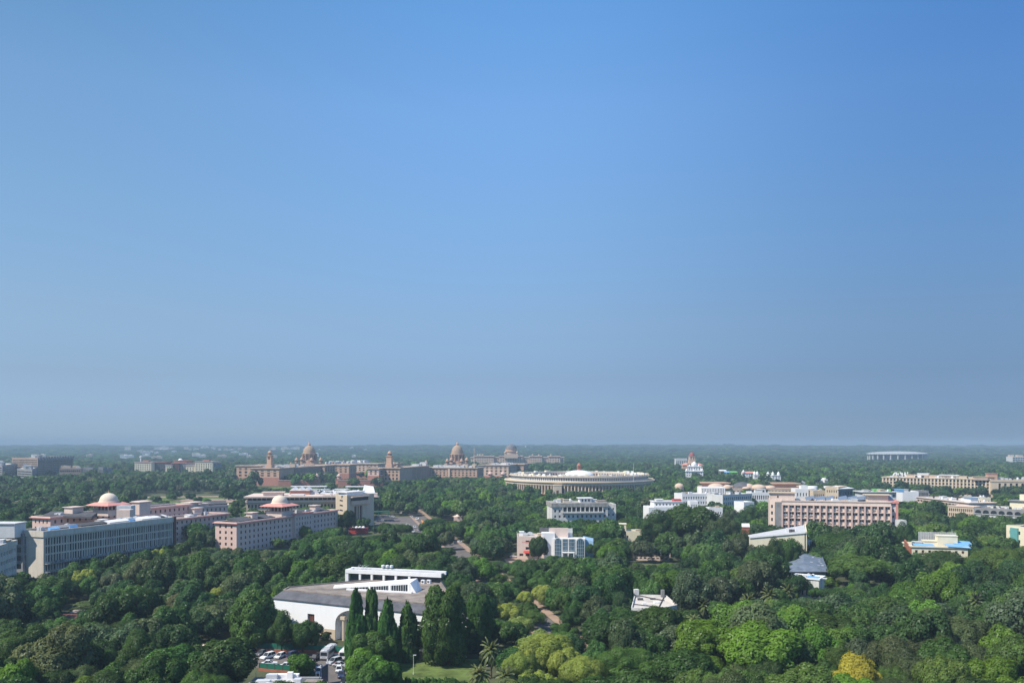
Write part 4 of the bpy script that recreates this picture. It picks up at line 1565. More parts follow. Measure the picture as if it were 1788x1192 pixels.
    for i in range(46):
        a = r.uniform(0, 2 * math.pi)
        rr = Ra - r.uniform(3, 13)
        q = (c[0] + rr * math.cos(a), c[1] + rr * math.sin(a))
        k = MB()
        s_ = r.uniform(.7, 2.2)
        k.obox(q, (-math.sin(a), math.cos(a)), s_ * 1.4, s_, zr - .35, zr - .3 + r.uniform(.8, 2.2))
        k.obox(q, (-math.sin(a), math.cos(a)), s_ * 1.1, s_ * .8, zr + .4, zr + .55 + r.uniform(.3, 1.6))
        b.part(k, 'roof_hut', M[r.choice(['roof_white', 'white', 'pale_grey', 'cream'])])
    for px, Y, h in ((1106, 918, 20), (1039, 1060, 9)):
        k = MB()
        q = A(px, Y)
        k.tube((*q, zc - .4), (*q, zc + h), .22, .12, 6)
        b.part(k, 'flagpole', M['white_metal'])
    for px, py in ((1096, 822), (1104, 822)):
        q = A(px, 985)
        k = MB()
        z = zr
        k.lathe([(.3, z - .3), (.3, z + 1.5)], q, 6)
        for i in range(5):
            k.face([(q[0] - 1.6 + .64 * i, q[1] - .1 * (i - 2) ** 2, z + 1.2), (q[0] - .96 + .64 * i, q[1] - .1 * (i - 1) ** 2, z + 1.2), (q[0] - .96 + .64 * i, q[1] + .6, z + 3.6), (q[0] - 1.6 + .64 * i, q[1] + .6, z + 3.6)])
        b.part(k, 'dish_aerial', M['white_metal'])
    # porch
    k = MB()
    q = A(973, Yc - Ro + 3.4)
    k.obox(q, (1, .05), 4.5, 3.5, 0, zc - 4.3)
    k.obox((q[0], q[1] - .1), (1, .05), 4.8, 3.6, zc - 4.3, zc - 3.7)
    b.part(k, 'porch', M['parl_stone'])
    k = MB()
    k.obox((q[0] + .1, q[1] - 3.56), (1, .05), 1.3, .06, 4.5, 9)
    b.part(k, 'porch_opening', M['brown'])

parliament()
sight((878, 925, 855, 905), (925, 945, 859, 905), (945, 985, 861, 905), (985, 1000, 853, 905), (1000, 1045, 856, 905), (1045, 1090, 853, 905), (1090, 1142, 858, 905))
# ================================================================ far buildings, left
def plain_block(name, label, cat, x0, x1, Y0, Y1, ztop, cols, rows, wall, roof='roof_pale', depth=25, side=0, group=None, sp=None, cornice=None, z0=0, rname='roof'):
    """block whose front runs from frame column x0 at distance Y0 to x1 at distance Y1"""
    p, q = A(x0, Y0), A(x1, Y1)
    u = unit(p, q)
    n = (-u[1], u[0])
    poly = [p, q, add(q, n, depth), add(p, n, depth)]
    b = Bld(name, label, cat, add(p, u, math.hypot(q[0] - p[0], q[1] - p[1]) / 2), group, keep=poly, margin=1.5)
    f = dict(w=.5, h=.5, bot=.5, top=1.2, ml=.6, depth=.35, frame=None, panes=('glass', 'glass2'))
    f.update(sp or {})
    s = {}
    if cols:
        s[0] = dict(f, cols=cols, rows=rows)
    if side:
        s[1 if (x0 + x1) / 2 < CX else 3] = dict(f, cols=side, rows=rows)
    b.shell(poly, z0, ztop, s, wall, roof, .8, cornice)
    b.poly, b.u, b.n, b.p, b.q = poly, u, n, p, q
    b.L = math.hypot(q[0] - p[0], q[1] - p[1])
    return b

M['slab_brown'] = mat('slab_concrete', (.30, .23, .18), .9, .1, .2)
# concrete office slabs at the far left
for lab, x0, xc, x1, Yc, top, rows in (
        ('large dark concrete slab block with sawtooth roof edge at the far left', 21, 66, 128, 1330, 799, 11),
        ('small dark concrete block cut by the left frame edge', -24, 4, 30, 1230, 812, 7),
        ('low grey concrete block in front of the large dark slab', 30, 56, 66, 1215, 819, 5)):
    z = ZY(top, Yc)
    pc, pl, pr = A(xc, Yc), A(x0, Yc * 1.03), A(x1, Yc * 1.10)
    far_ = (pl[0] + pr[0] - pc[0], pl[1] + pr[1] - pc[1])
    poly = [pl, pc, pr, far_]
    b = Bld('concrete_office', lab, 'building', pc, 'dark concrete offices', keep=poly, margin=2)
    sp = dict(rows=rows, w=.96, h=.42, bot=3, top=2.5, ml=1, depth=1.6, frame=None, panes=('glass',))
    b.shell(poly, 0, z, {0: dict(sp, cols=4), 1: dict(sp, cols=5)}, 'slab_brown' if rows == 11 else 'mid_grey', 'roof_pale', 1)
    u = unit(pc, pr)
    n = (u[1], -u[0])
    L = math.hypot(pr[0] - pc[0], pr[1] - pc[1])
    if rows == 11:
        for i in range(13):
            k = MB()
            k.obox(add(add(pc, u, L * (i + .5) / 13), n, .6), u, L / 13 * .32, 1.4, z - 4.5, z + 1.4)
            b.part(k, 'roof_fin', M['mid_grey'])
    for i in range(10):
        k = MB()
        w = 2.5 + (i * 7 % 5)
        t = (i * .37) % 1
        s = (i * .61) % 1
        q = (pl[0] + (pc[0] - pl[0]) * t * .9 + (pr[0] - pc[0]) * s * .9, pl[1] + (pc[1] - pl[1]) * t * .9 + (pr[1] - pc[1]) * s * .9 + 3)
        k.obox(q, u, w, w * .7, z - 1, z + 1.5 + (i * 5 % 4))
        b.part(k, 'roof_hut', M['pale_grey' if i % 2 else 'mid_grey'])
    b.finish()
b = plain_block('low_office', 'low tan office with flat roof right of the large dark slab', 'building', 104, 141, 1290, 1300, ZY(817, 1290), 10, 3, 'tan', depth=30, sp=dict(w=.8, h=.4))
b.clutter(b.poly, ZY(817, 1290) - .8, 8, 3, 'ab', 2)
b.finish()
for i, (px, Y, w) in enumerate(((150, 1350, 7), (158, 1340, 5), (176, 1320, 8), (185, 1330, 5))):
    b = plain_block('dark_hut', f'small dark-roofed building, {["first", "second", "third", "fourth"][i]} from left beyond the low tan office', 'building', px - 4, px + 4, Y, Y, ZY(815 + i % 2, Y), 3, 2, 'mid_grey', 'roof_dirty', 14, group='dark huts beyond the low office')
    b.finish()

# cream secretariat with alternating bays
YB = 1480
b = Bld('cream_office', 'long cream and dark office with red roof trims left of the domed secretariat', 'building', A(304, YB), keep=[A(232, YB), A(374, YB), A(374, YB + 60), A(232, YB + 60)], margin=2)
for x0, x1, top, w, d in ((235, 264, 806, 'cream', 0), (264, 289, 806, 'dark_grey', 14), (289, 299, 811, 'cream', 2), (299, 312, 808, 'brown', 10), (304, 325, 803.5, 'red_stone', 18), (325, 340, 812, 'cream', 6), (312, 342, 808, 'mid_grey', 16), (341, 371, 805, 'cream', 0), (371, 377, 808, 'mid_grey', 8)):
    p, q = A(x0, YB + d), A(x1, YB + d)
    z = ZY(top, YB + d)
    poly = [p, q, (q[0], q[1] + 30), (p[0], p[1] + 30)]
    b.shell(poly, 0, z, {0: dict(cols=max(2, int((x1 - x0) / 4)), rows=4, w=.4, h=.66, bot=9, top=3.5, ml=.6, depth=.8, frame=None, panes=('brown', 'glass'))}, w, 'roof_pale', .7, (.8, .8), 'red_stone' if w != 'cream' else 'pink_wall')
    if w == 'cream' and x1 - x0 > 20:
        k = MB()
        k.obox(((p[0] + q[0]) / 2, p[1] + 15), (1, 0), 5, 5, z - .8, z + 2.5)
        b.part(k, 'roof_hut', M['red_stone'])
k = MB()
q = A(315, YB + 30)
k.lathe([(4, ZY(803.5, YB + 18) - 1), (4, ZY(803.5, YB + 18) + 1), (3.4, ZY(802.5, YB)), (1.5, ZY(800.8, YB)), (.02, ZY(800.4, YB))], q, 16)
b.part(k, 'white_dome', M['white'], None, True)
b.finish()
tw = A(246, 1520)
k = MB()
k.lathe([(1.3, 0), (1.3, ZY(799, 1520)), (2.4, ZY(798.6, 1520)), (2.4, ZY(796.6, 1520)), (.4, ZY(796, 1520)), (.02, ZY(795.8, 1520))], tw, 10)
tag(k.build('water_tower', M['white'], None, (*tw, 0), True), 'slender white water tower above the left end of the cream office', 'tower')
sight((-40, 30, 828, 1200), (30, 70, 830, 1210), (66, 130, 827, 1330), (104, 142, 825, 1290), (142, 190, 820, 1300), (234, 345, 822, 1460), (340, 378, 820, 1460))

# ================================================================ church, temple and huts on the wooded plain
def church():
    Y = 1500
    c = A(1208, Y)
    b = Bld('church', 'tan stone church with stepped tower and dark red dome behind the white temple', 'church', c)
    k = MB()
    k.obox(A(1205, Y + 6), (1, 0), 9, 20, 0, ZY(808, Y))
    b.part(k, 'nave', M['tan'])
    k = MB()
    for x in (1197, 1220):
        k = MB()
        q = A(x, Y - 4)
        k.obox(q, (1, 0), 6, 6, 0, ZY(812, Y))
        k.slope([(q[0] - 6.6, q[1] - 6.6), (q[0] + 6.6, q[1] - 6.6), (q[0] + 6.6, q[1] + 6.6), (q[0] - 6.6, q[1] + 6.6)], [ZY(812, Y)] * 4, [ZY(811, Y)] * 4)
        w = b.part(k, 'wing', M['tan'])
        k = MB()
        k.face([(q[0] - 6.6, q[1] - 6.6, ZY(811, Y)), (q[0] + 6.6, q[1] - 6.6, ZY(811, Y)), (q[0], q[1], ZY(808, Y))])
        k.face([(q[0] + 6.6, q[1] + 6.6, ZY(811, Y)), (q[0] - 6.6, q[1] + 6.6, ZY(811, Y)), (q[0], q[1], ZY(808, Y))])
        k.face([(q[0] - 6.6, q[1] + 6.6, ZY(811, Y)), (q[0] - 6.6, q[1] - 6.6, ZY(811, Y)), (q[0], q[1], ZY(808, Y))])
        k.face([(q[0] + 6.6, q[1] - 6.6, ZY(811, Y)), (q[0] + 6.6, q[1] + 6.6, ZY(811, Y)), (q[0], q[1], ZY(808, Y))])
        b.part(k, 'wing_roof', M['pink_trim'], w)
    k = MB()
    k.obox(c, (1, 0), 5.6, 5.6, 0, ZY(803, Y))
    k.obox(c, (1, 0), 6.1, 6.1, ZY(803, Y), ZY(802.5, Y))
    k.obox(c, (1, 0), 4.9, 4.9, ZY(802.5, Y), ZY(796.5, Y))
    k.obox(c, (1, 0), 5.5, 5.5, ZY(796.5, Y), ZY(796, Y))
    t = b.part(k, 'tower', M['tan_pale'])
    for i in (-1, 1):
        k = MB()
        k.obox((c[0] + i * 2.2, c[1] - 4.92), (1, 0), .9, .05, ZY(801.5, Y), ZY(798, Y))
        b.part(k, 'louvre', M['brown'], t)
    k = MB()
    k.lathe([(5.2, ZY(796, Y)), (5.0, ZY(794, Y)), (3.8, ZY(791.5, Y)), (1.6, ZY(789.6, Y)), (.5, ZY(789, Y)), (.3, ZY(787.5, Y)), (.01, ZY(786.5, Y))], c, 20)
    b.part(k, 'dome', mat('dull_red_dome', (.30, .09, .08), .7), t, True)
    k = MB()
    k.obox(A(1211, Y - 6), (1, 0), .4, .4, ZY(803, Y), ZY(800, Y))

church()

def onion(b, c, z, r, h, name='white_dome', parent=None):
    k = MB()
    k.lathe([(r * .8, z), (r * .95, z + h * .2), (r, z + h * .38), (r * .8, z + h * .62), (r * .35, z + h * .8), (r * .08, z + h * .9), (.02, z + h * 1.1)], c, 18)
    return b.part(k, name, M['white'], parent, True)

def temple():
    Y = 1300
    c = A(1212, Y)
    b = Bld('temple', 'white temple with many small domes in front of the red domed church tower', 'temple', c)
    poly = [A(1197, Y), A(1228, Y), A(1228, Y + 28), A(1197, Y + 28)]
    KEEP.append((poly, 2))
    z = ZY(822, Y)
    b.shell(poly, 0, z, {0: dict(cols=7, rows=2, w=.4, h=.5, bot=9, top=1.2, ml=1, depth=.5, frame=None, panes=('glass3', 'glass2'))}, 'white', 'roof_white', .6, (.6, .8), 'white')
    p2 = [A(1201, Y + 4), A(1224, Y + 4), A(1224, Y + 25), A(1201, Y + 25)]
    z2 = ZY(814, Y)
    b.shell(p2, z - .7, z2, {0: dict(cols=5, rows=1, w=.42, h=.7, bot=1, top=1.2, ml=.6, depth=.5, frame=None, panes=('glass3', 'glass2'))}, 'white', 'roof_white', .5, (.5, .7), 'white', .3, 'upper_wall', 'upper_roof')
    onion(b, A(1212, Y + 12), z2 - .5, 4.6, 8.5)
    for px, Yk, zz, r, h in ((1199, Y + 2, z, 1.9, 4.6), (1226, Y + 2, z, 1.9, 4.6), (1204, Y + 6, z2, 1.5, 3.6), (1220, Y + 6, z2, 1.5, 3.6), (1212, Y + 2, z, 1.6, 3.6)):
        onion(b, A(px, Yk), zz - .4, r, h, 'small_dome')
    b.finish()

temple()
sight((1194, 1229, 831, 1290))
b = plain_block('white_house', 'long low white house left of the church tower in the wood', 'house', 1180, 1200, 1720, 1720, ZY(800, 1720), 6, 2, 'pale_grey', 'roof_pale', 14)
b.finish()
for i, (px, Y, py, lab) in enumerate(((1303, 1150, 822, 'white shrine with red hipped roof'), (1320, 1130, 825, 'white double-domed shrine standing right of the red-roofed shrine'), (1341, 1120, 826, 'small white domed shrine, left one of the pair by the white hall'), (1354, 1110, 826, 'white hall with two domes and open arcade at the right end of the shrines'))):
    c = A(px, Y)
    z = ZY(py + 4, Y)
    b = Bld('shrine', lab, 'shrine', c, 'white shrines in the wood', keep=[add(c, (1, 1), -6), (c[0] + 6, c[1] - 6), add(c, (1, 1), 6), (c[0] - 6, c[1] + 6)], margin=1)
    w = 6 if i in (0, 3) else 3.4
    k = MB()
    k.obox(c, (1, 0), w, 3.5, 0, z)
    k.obox(c, (1, 0), w + .5, 4, z, z + .4)
    b.part(k, 'body', M['white'])
    for j in range(3):
        k = MB()
        k.obox((c[0] + (j - 1) * w * .6, c[1] - 3.52), (1, 0), .6, .05, z - 3.5, z - .9)
        b.part(k, 'opening', M['mid_grey'])
    if i == 0:
        k = MB()
        s = [(c[0] - w, c[1] - 4.2), (c[0] + w + 5, c[1] - 4.2), (c[0] + w + 5, c[1] + 4.2), (c[0] - w, c[1] + 4.2)]
        k.slope(s, [z + .4] * 4, [z + .5, z + .5, z + 2.4, z + 2.4])
        b.part(k, 'red_roof', M['pink_trim'])
        onion(b, (c[0] - w + 1.3, c[1] - 3), z + .3, 1.7, 5, 'small_dome')
    else:
        for dx in ((-2, 1.6) if i == 1 else (0,) if i == 2 else (-3.5, 4)):
            onion(b, (c[0] + dx, c[1]), z + .3, 1.9, 5.4, 'small_dome')
sight((1297, 1364, 834, 1100))
for px, Y, m, lab in ((1262, 1230, 'roof_white', 'pale canopy sheet, leftmost of three in the wood right of the white temple'), (1271, 1210, 'tarp', 'blue canopy sheet in the wood right of the white temple'), (1281, 1200, 'lime', 'yellowish green canopy sheet in the wood right of the white temple')):
    c = A(px, Y)
    k = MB()
    zc_ = ZY(824 if m != 'roof_white' else 821.5, Y)
    k.slope([(c[0] - 5, c[1] - 4), (c[0] + 5, c[1] - 4), (c[0] + 5, c[1] + 4), (c[0] - 5, c[1] + 4)], [zc_ - .3] * 4, [zc_, zc_ - .1, zc_ + 1.4, zc_ + 1.5])
    for dx, dy in ((-4.7, -3.7), (4.7, -3.7), (-4.7, 3.7), (4.7, 3.7)):
        k.obox((c[0] + dx, c[1] + dy), (1, 0), .15, .15, 0, zc_ - .2)
    tag(k.build('canopy', M[m], None, (c[0], c[1], 0)), lab, 'canopy', 'canopies in the wood')
    KEEP.append(([add(c, (1, 1), -6), (c[0] + 6, c[1] - 6), add(c, (1, 1), 6), (c[0] - 6, c[1] + 6)], 0))
sight((1255, 1286, 827, 1190))

# round pavilion hall on tall piers, far right
def disc_hall():
    Y = 2650
    c = A(1566.5, Y)
    rr = 52 / FPX * Y
    b = Bld('pavilion_hall', 'wide flat-domed hall on tall white piers in the far wood at right', 'hall', c)
    z0, z1 = ZY(791.5, Y), ZY(787.5, Y)
    el = lambda r, n=72: [(c[0] + r * math.cos(2 * math.pi * i / n), c[1] + .7 * r * math.sin(2 * math.pi * i / n)) for i in range(n)]
    KEEP.append((el(rr + 6, 24), 2))
    k = MB()
    prev = None
    n = 72
    base = len(k.v)
    prof = [(1.0, z0 - 2.2), (1.0, z0), (.85, z0 + (z1 - z0) * .45), (.55, z0 + (z1 - z0) * .8), (.25, z1 - .3), (.01, z1)]
    for f, z in prof:
        k.v += [(x, y, z) for x, y in el(rr * f, n)]
    for j in range(len(prof) - 1):
        for i in range(n):
            i2 = (i + 1) % n
            k.f.append((j * n + i, j * n + i2, (j + 1) * n + i2, (j + 1) * n + i))
            k.m.append(0)
    k.f.append(tuple(reversed(range(n))))
    k.m.append(0)
    b.part(k, 'flat_dome', mat('hazy_hall_concrete', (.40, .42, .43), .9), None, True)  # concrete dimmed towards grey-blue, far haze put into its colour
    for i in range(26):
        a = 2 * math.pi * (i + .3) / 26
        q = (c[0] + rr * .95 * math.cos(a), c[1] + .7 * rr * .95 * math.sin(a))
        k = MB()
        k.obox(q, (1, 0), 1.5, 1.5, 0, z0 - 2)
        b.part(k, 'pier', M['pale_grey'])
    k = MB()
    k.prism(el(rr * .82, 48), 0, z0 - 2.1)
    b.part(k, 'dark_drum', M['mid_grey'])

disc_hall()
sight((1512, 1621, 799, 2560))
b = plain_block('glass_office', 'pale glass office at the right frame edge beside the far wood', 'building', 1768, 1830, 2300, 2300, ZY(797, 2300), 14, 4, 'pale_grey', depth=30, sp=dict(w=.85, h=.7, panes=('blueglass', 'glass2')))
b.clutter(b.poly, ZY(797, 2300) - .8, 6, 3, 'ab', 3)
b.finish()
sight((1766, 1790, 804, 2280))

# pale buildings of the city, far away on the left and along the wood
r = random.Random(15)
spots = []
for i in range(64):
    px = r.choice([r.uniform(5, 640), r.uniform(150, 560), r.uniform(200, 420)])
    py = 780.5 + 17 * r.random() ** 1.5
    spots.append((px, py))
spots += [(918, 780), (1430, 840), (1438, 838)]
spots.sort()
ORDW = ['small', 'long', 'tall', 'squat', 'narrow', 'broad']
for i, (px, py) in enumerate(spots):
    Y = min(FPX * (CAM_H - 15) / (py - HZ + .5), 5200) * (1 if py < 800 else .96)
    Y = max(Y, 1150)
    c = A(px, Y)
    z0 = terrain(*c)
    w = r.uniform(5, 15) * (1.25 if Y > 2500 else .6)
    if px > 900:
        w = r.uniform(1.6, 3)
    h = ZY(py - r.uniform(.3, 2.2), Y)
    h = max(h, z0 + 13)
    if py > 798:
        h = ZY(py - 2, Y)
    m = r.choice(['white', 'white', 'roof_white', 'cream', 'pale_grey', 'pink_pale'])
    near_lm = 'above the dark concrete slab' if px < 140 else 'above the grey rooftops' if px < 230 else 'behind the cream office' if px < 390 else 'behind the left domed secretariat' if px < 560 else 'between the two domed secretariats' if px < 780 else 'in the far wood on the right'
    row = 'at the hazy skyline' if py < 784 else 'in the hazy far city' if py < 790 else 'among the nearer distant trees'
    colr = {'white': 'white', 'roof_white': 'off-white', 'cream': 'cream', 'pale_grey': 'pale grey', 'pink_pale': 'pinkish'}[m]
    b = Bld('distant_building', f'tiny {colr} building {row}, {near_lm}', 'building', c, f'tiny {colr} buildings {row} {near_lm}', keep=[(c[0] - w, c[1] - 8), (c[0] + w, c[1] - 8), (c[0] + w, c[1] + 8), (c[0] - w, c[1] + 8)], margin=1)
    k = MB()
    k.obox(c, (1, .15), w, 7, z0, h)
    k.obox((c[0] + w * .3, c[1]), (1, .15), w * .3, 4, h, h + 1.6)
    b.part(k, 'wall', M[m])
    k = MB()
    for j in range(2):
        k.obox((c[0] + .9, c[1] - 7), (1, .15), w * .9, .4, h - 3 - 4 * j, h - 1.6 - 4 * j)
    b.part(k, 'window_strip', M['mid_grey'])
    SIGHT.append((px - w * FPX / Y, px + w * FPX / Y, py + 1.5, Y - 20))

# gardens of the avenue
sheet('lawn', [W(228, 886), W(440, 886), W(432, 866), W(250, 866)], .10, 'grass')
sheet('avenue_lawn', [W(430, 858), W(592, 862), W(592, 851), W(436, 849)], .10, 'grass')
sheet('parade_road', [W(300, 874), W(436, 878), W(436, 872), W(320, 870)], .14, 'paving')
sheet('garden_path', [W(240, 869), W(440, 866.2), W(440, 864.8), W(240, 867)], .15, 'paving')
for po in ([W(228, 886), W(440, 886), W(436, 862), W(250, 862)], [W(440, 858), W(592, 860), W(592, 851), W(440, 850)]):
    KEEP.append((po, -2.5))
sight((236, 440, 884, 790), (430, 595, 858, 990))
# ================================================================ right half
def box_part(b, name, m, c, u, hw, hd, z0, z1, over=0, parent=None, overm=None):
    k = MB()
    k.obox(c, u, hw, hd, z0, z1)
    if over:
        k.obox(c, u, hw + over, hd + over, z1, z1 + .35, 1)
    return b.part(k, name, [M[m], M[overm or m]], parent)

# weathered white block
b = plain_block('white_block', 'weathered white four-storey block with dark stained parapet and roof room', 'building', 964, 1061, 540, 544, ZY(878, 540) - 2.6, 12, 5, 'white_old', depth=22, sp=dict(w=.42, h=.46, bot=.6, top=.8, frame=None, panes=('glass', 'brown', 'glass2'), skip=lambda i, j: j == 4 and 2 <= i <= 10), side=0, rname='roof')
zt = ZY(878, 540)
L = b.L
k = MB()
k.obox(add(add(b.p, b.u, L / 2), b.n, 11), b.u, L / 2 + .5, 11.6, zt - 2.6, zt)
b.part(k, 'parapet', mat('stained_parapet', (.36, .34, .31), .95, .35, .3, .2, .5))
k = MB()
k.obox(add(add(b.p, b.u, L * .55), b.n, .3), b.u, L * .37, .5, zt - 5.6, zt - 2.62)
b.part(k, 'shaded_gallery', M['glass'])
for i in range(10):
    k = MB()
    k.obox(add(add(b.p, b.u, L * (.19 + .72 * i / 9)), b.n, -.3), b.u, .3, .2, zt - 5.6, zt - 2.62)
    b.part(k, 'pier', M['white_old'])
k = MB()
k.obox(add(add(b.p, b.u, L * .55), b.n, -.7), b.u, L * .37, .8, zt - 6.5, zt - 5.6)
b.part(k, 'balcony', M['white_old'])
q = add(add(b.p, b.u, L * .63), b.n, 8)
box_part(b, 'roof_room', 'white', q, b.u, 4.0, 3, zt - .1, zt + 2.6, .9)
for i in (-1, 0, 1):
    k = MB()
    k.obox(add(add(q, b.u, i * 2.2), b.n, -3.02), b.u, .5, .05, zt + .6, zt + 2)
    b.part(k, 'roof_room_window', M['glass'])
box_part(b, 'stair_head', 'roof_dirty', add(add(b.p, b.u, L * .93), b.n, 9), b.u, 3, 4, zt - .1, zt + 1.1)
e = add(b.q, b.u, .02)
poly = [add(e, b.n, 5), add(add(e, b.u, 6.5), b.n, 4), add(add(e, b.u, 6.5), b.n, 20), add(e, b.n, 20)]
b.shell(poly, 0, zt - 1.2, {0: dict(cols=2, rows=5, w=.3, h=.4, bot=.6, top=1.4, ml=.5, depth=.3, frame=None, panes=('glass',))}, 'white_old', 'roof_dirty', .6, None, None, .3, 'side_wall', 'side_roof')
b.clutter([add(b.p, b.n, 3), add(b.q, b.n, 3), add(b.q, b.n, 20), add(b.p, b.n, 20)], zt, 12, 8, 'tab', .9, [(q[0], q[1], 6)])
b.finish()
sight((960, 1000, 905, 536), (1000, 1062, 898, 536), (1062, 1082, 905, 536))

# white house with red roof box
b = plain_block('white_villa', 'white flat-roofed villa block with small red roof box above the wooded ridge', 'building', 1133, 1196, 560, 562, ZY(885, 560), 9, 4, 'white', 'roof_white', 16, sp=dict(w=.55, h=.4, skip=lambda i, j: i < 2 or j < 3, panes=('glass', 'brown')))
z = ZY(885, 560)
q = add(add(b.p, b.u, b.L * .56), b.n, 8)
poly = [add(add(b.p, b.u, b.L * .18), b.n, 3), add(add(b.p, b.u, b.L * .97), b.n, 3), add(add(b.p, b.u, b.L * .97), b.n, 14), add(add(b.p, b.u, b.L * .18), b.n, 14)]
b.shell(poly, z - .85, ZY(875, 563), {0: dict(cols=8, rows=1, w=.4, h=.45, bot=1, top=.8, ml=.5, depth=.3, frame=None, panes=('glass', 'brown'))}, 'white', 'roof_pale', .5, (.4, .5), 'white', .3, 'upper_wall', 'upper_roof')
box_part(b, 'red_roof_box', 'red', add(add(b.p, b.u, b.L * .84), b.n, 6), b.u, 2.6, 2.4, ZY(875, 563) - .6, ZY(871.5, 563))
box_part(b, 'roof_hut', 'white', add(add(b.p, b.u, b.L * .36), b.n, 8), b.u, 2.2, 2.4, ZY(875, 563) - .6, ZY(872.5, 563), .3)
b.finish()
b = plain_block('low_white_house', 'low white house with bare parapet half hidden right of the white villa block', 'house', 1238, 1262, 575, 575, ZY(886, 575), 5, 3, 'white', 'roof_pale', 10, sp=dict(w=.5, h=.3))
b.clutter(b.poly, ZY(886, 575) - .8, 4, 4, 'tb', .8)
b.finish()
b = plain_block('small_white_house', 'tiny white house with two dark windows below the long white office', 'house', 1205, 1219, 590, 590, ZY(874.5, 590), 3, 4, 'white', 'roof_pale', 9)
b.finish()
sight((1130, 1160, 902, 555), (1160, 1198, 893, 555), (1236, 1264, 894, 570), (1203, 1220, 881, 585))

# long white office group
b = plain_block('white_office', 'long two-part white office with upright fins on its raised centre', 'building', 1191, 1262, 650, 655, ZY(862, 650), 16, 5, 'white', 'roof_pale', 18, sp=dict(w=.46, h=.5, panes=('glass', 'glass2')))
z2 = ZY(850.5, 664)
p2, q2 = A(1224, 664), A(1266, 664)
poly = [p2, q2, (q2[0], q2[1] + 14), (p2[0], p2[1] + 14)]
b.shell(poly, ZY(862, 650) - 1, z2, {0: dict(cols=14, rows=1, w=.5, h=.84, bot=.6, top=.6, ml=.6, depth=.6, frame=None, panes=('glass3', 'glass2'))}, 'white', 'roof_white', .6, None, None, .3, 'upper_wall', 'upper_roof')
b.clutter([add(b.p, b.n, 3), add(b.q, b.n, 3), add(b.q, b.n, 8), add(b.p, b.n, 8)], ZY(862, 650) - .8, 10, 4, 'tab')
b.finish()
b = plain_block('grey_blue_office', 'pale bluish office with repeated upright windows right of the long white office', 'building', 1262, 1313, 640, 660, ZY(863, 645), 14, 5, 'pale_grey', 'roof_dirty', 16, sp=dict(w=.5, h=.55, panes=('glass2', 'glass3')))
b.clutter(b.poly, ZY(863, 645) - .8, 8, 41, 'tab')
b.finish()
b = plain_block('white_cube_house', 'bright windowless white cube house left of the pink grid office', 'house', 1299, 1317, 600, 603, ZY(876, 600), 0, 0, 'white', 'roof_pale', 12)
b.finish()
b = plain_block('white_colonnade', 'white two-storey arcade building above the bright white cube house', 'building', 1312, 1352, 690, 690, ZY(859, 690), 10, 3, 'white', 'roof_white', 16, sp=dict(w=.6, h=.55, panes=('brown', 'glass')))
b.clutter(b.poly, ZY(859, 690) - .8, 9, 5, 'tab', 1.2)
b.finish()
sight((1190, 1240, 873, 640), (1240, 1264, 868, 640), (1264, 1314, 876, 630), (1298, 1318, 884, 595), (1314, 1350, 874, 680))

# library with low stone domes
def library():
    Y = 850
    b = Bld('library_building', 'tan library with flat roof slabs and several low ribbed stone domes', 'library', A(1300, Y), keep=[A(1218, Y), A(1402, Y), A(1402, Y + 60), A(1218, Y + 60)], margin=1)
    poly = [A(1218, Y + 2), A(1402, Y + 2), A(1402, Y + 60), A(1218, Y + 60)]
    zb = ZY(852, Y)
    b.shell(poly, 0, zb, {0: dict(cols=30, rows=2, w=.6, h=.5, bot=2, top=1.2, ml=1, depth=.5, frame=None, panes=('glass', 'brown'))}, 'tan_pale', 'tan', .5)
    for x0, x1, y, dy in ((1223, 1276, 842, 26), (1349, 1399, 843, 22)):
        p, q = A(x0, Y + dy), A(x1, Y + dy)
        k = MB()
        z = ZY(y, Y + dy)
        k.prism([p, q, (q[0] - 3, q[1] + 18), (p[0] + 3, p[1] + 18)], z - 1.1, z)
        k.prism([(p[0] + 4, p[1] + 3), (q[0] - 4, q[1] + 3), (q[0] - 5, q[1] + 16), (p[0] + 5, p[1] + 16)], zb - .6, z - 1.1)
        b.part(k, 'roof_slab', M['tan'])
    for px, dy, w, top, m in ((1250, 8, 29, 843.2, 'tan_pale'), (1270, 4, 16, 845.5, 'tan_pale'), (1296, 14, 34, 841, 'slate'), (1306, 10, 22, 843.5, 'tan_pale'), (1324, 6, 26, 845, 'tan_pale'), (1345, 10, 18, 847, 'tan_pale'), (1186, 30, 16, 843, 'tan_pale'), (1303, 2, 14, 849, 'tan_pale')):
        Yk = Y + dy
        c = A(px, Yk)
        rr = w / 2 / FPX * Yk
        z1 = ZY(top, Yk)
        k = MB()
        zb_ = min(zb - .6, z1 - 2)
        n = 20
        for i in range(n):
            pass
        k.lathe([(rr, zb_ - (6 if px == 1186 else 0)), (rr, zb_ + .6)] + [(rr * math.cos(math.pi / 2 * j / 7) if j < 7 else .05, zb_ + .6 + (z1 - zb_ - .6) * math.sin(math.pi / 2 * j / 7)) for j in range(8)], c, 24)
        b.part(k, 'low_dome', M[m], None, True)
    b.finish()

library()
sight((1178, 1196, 856, 845), (1218, 1402, 851, 845))

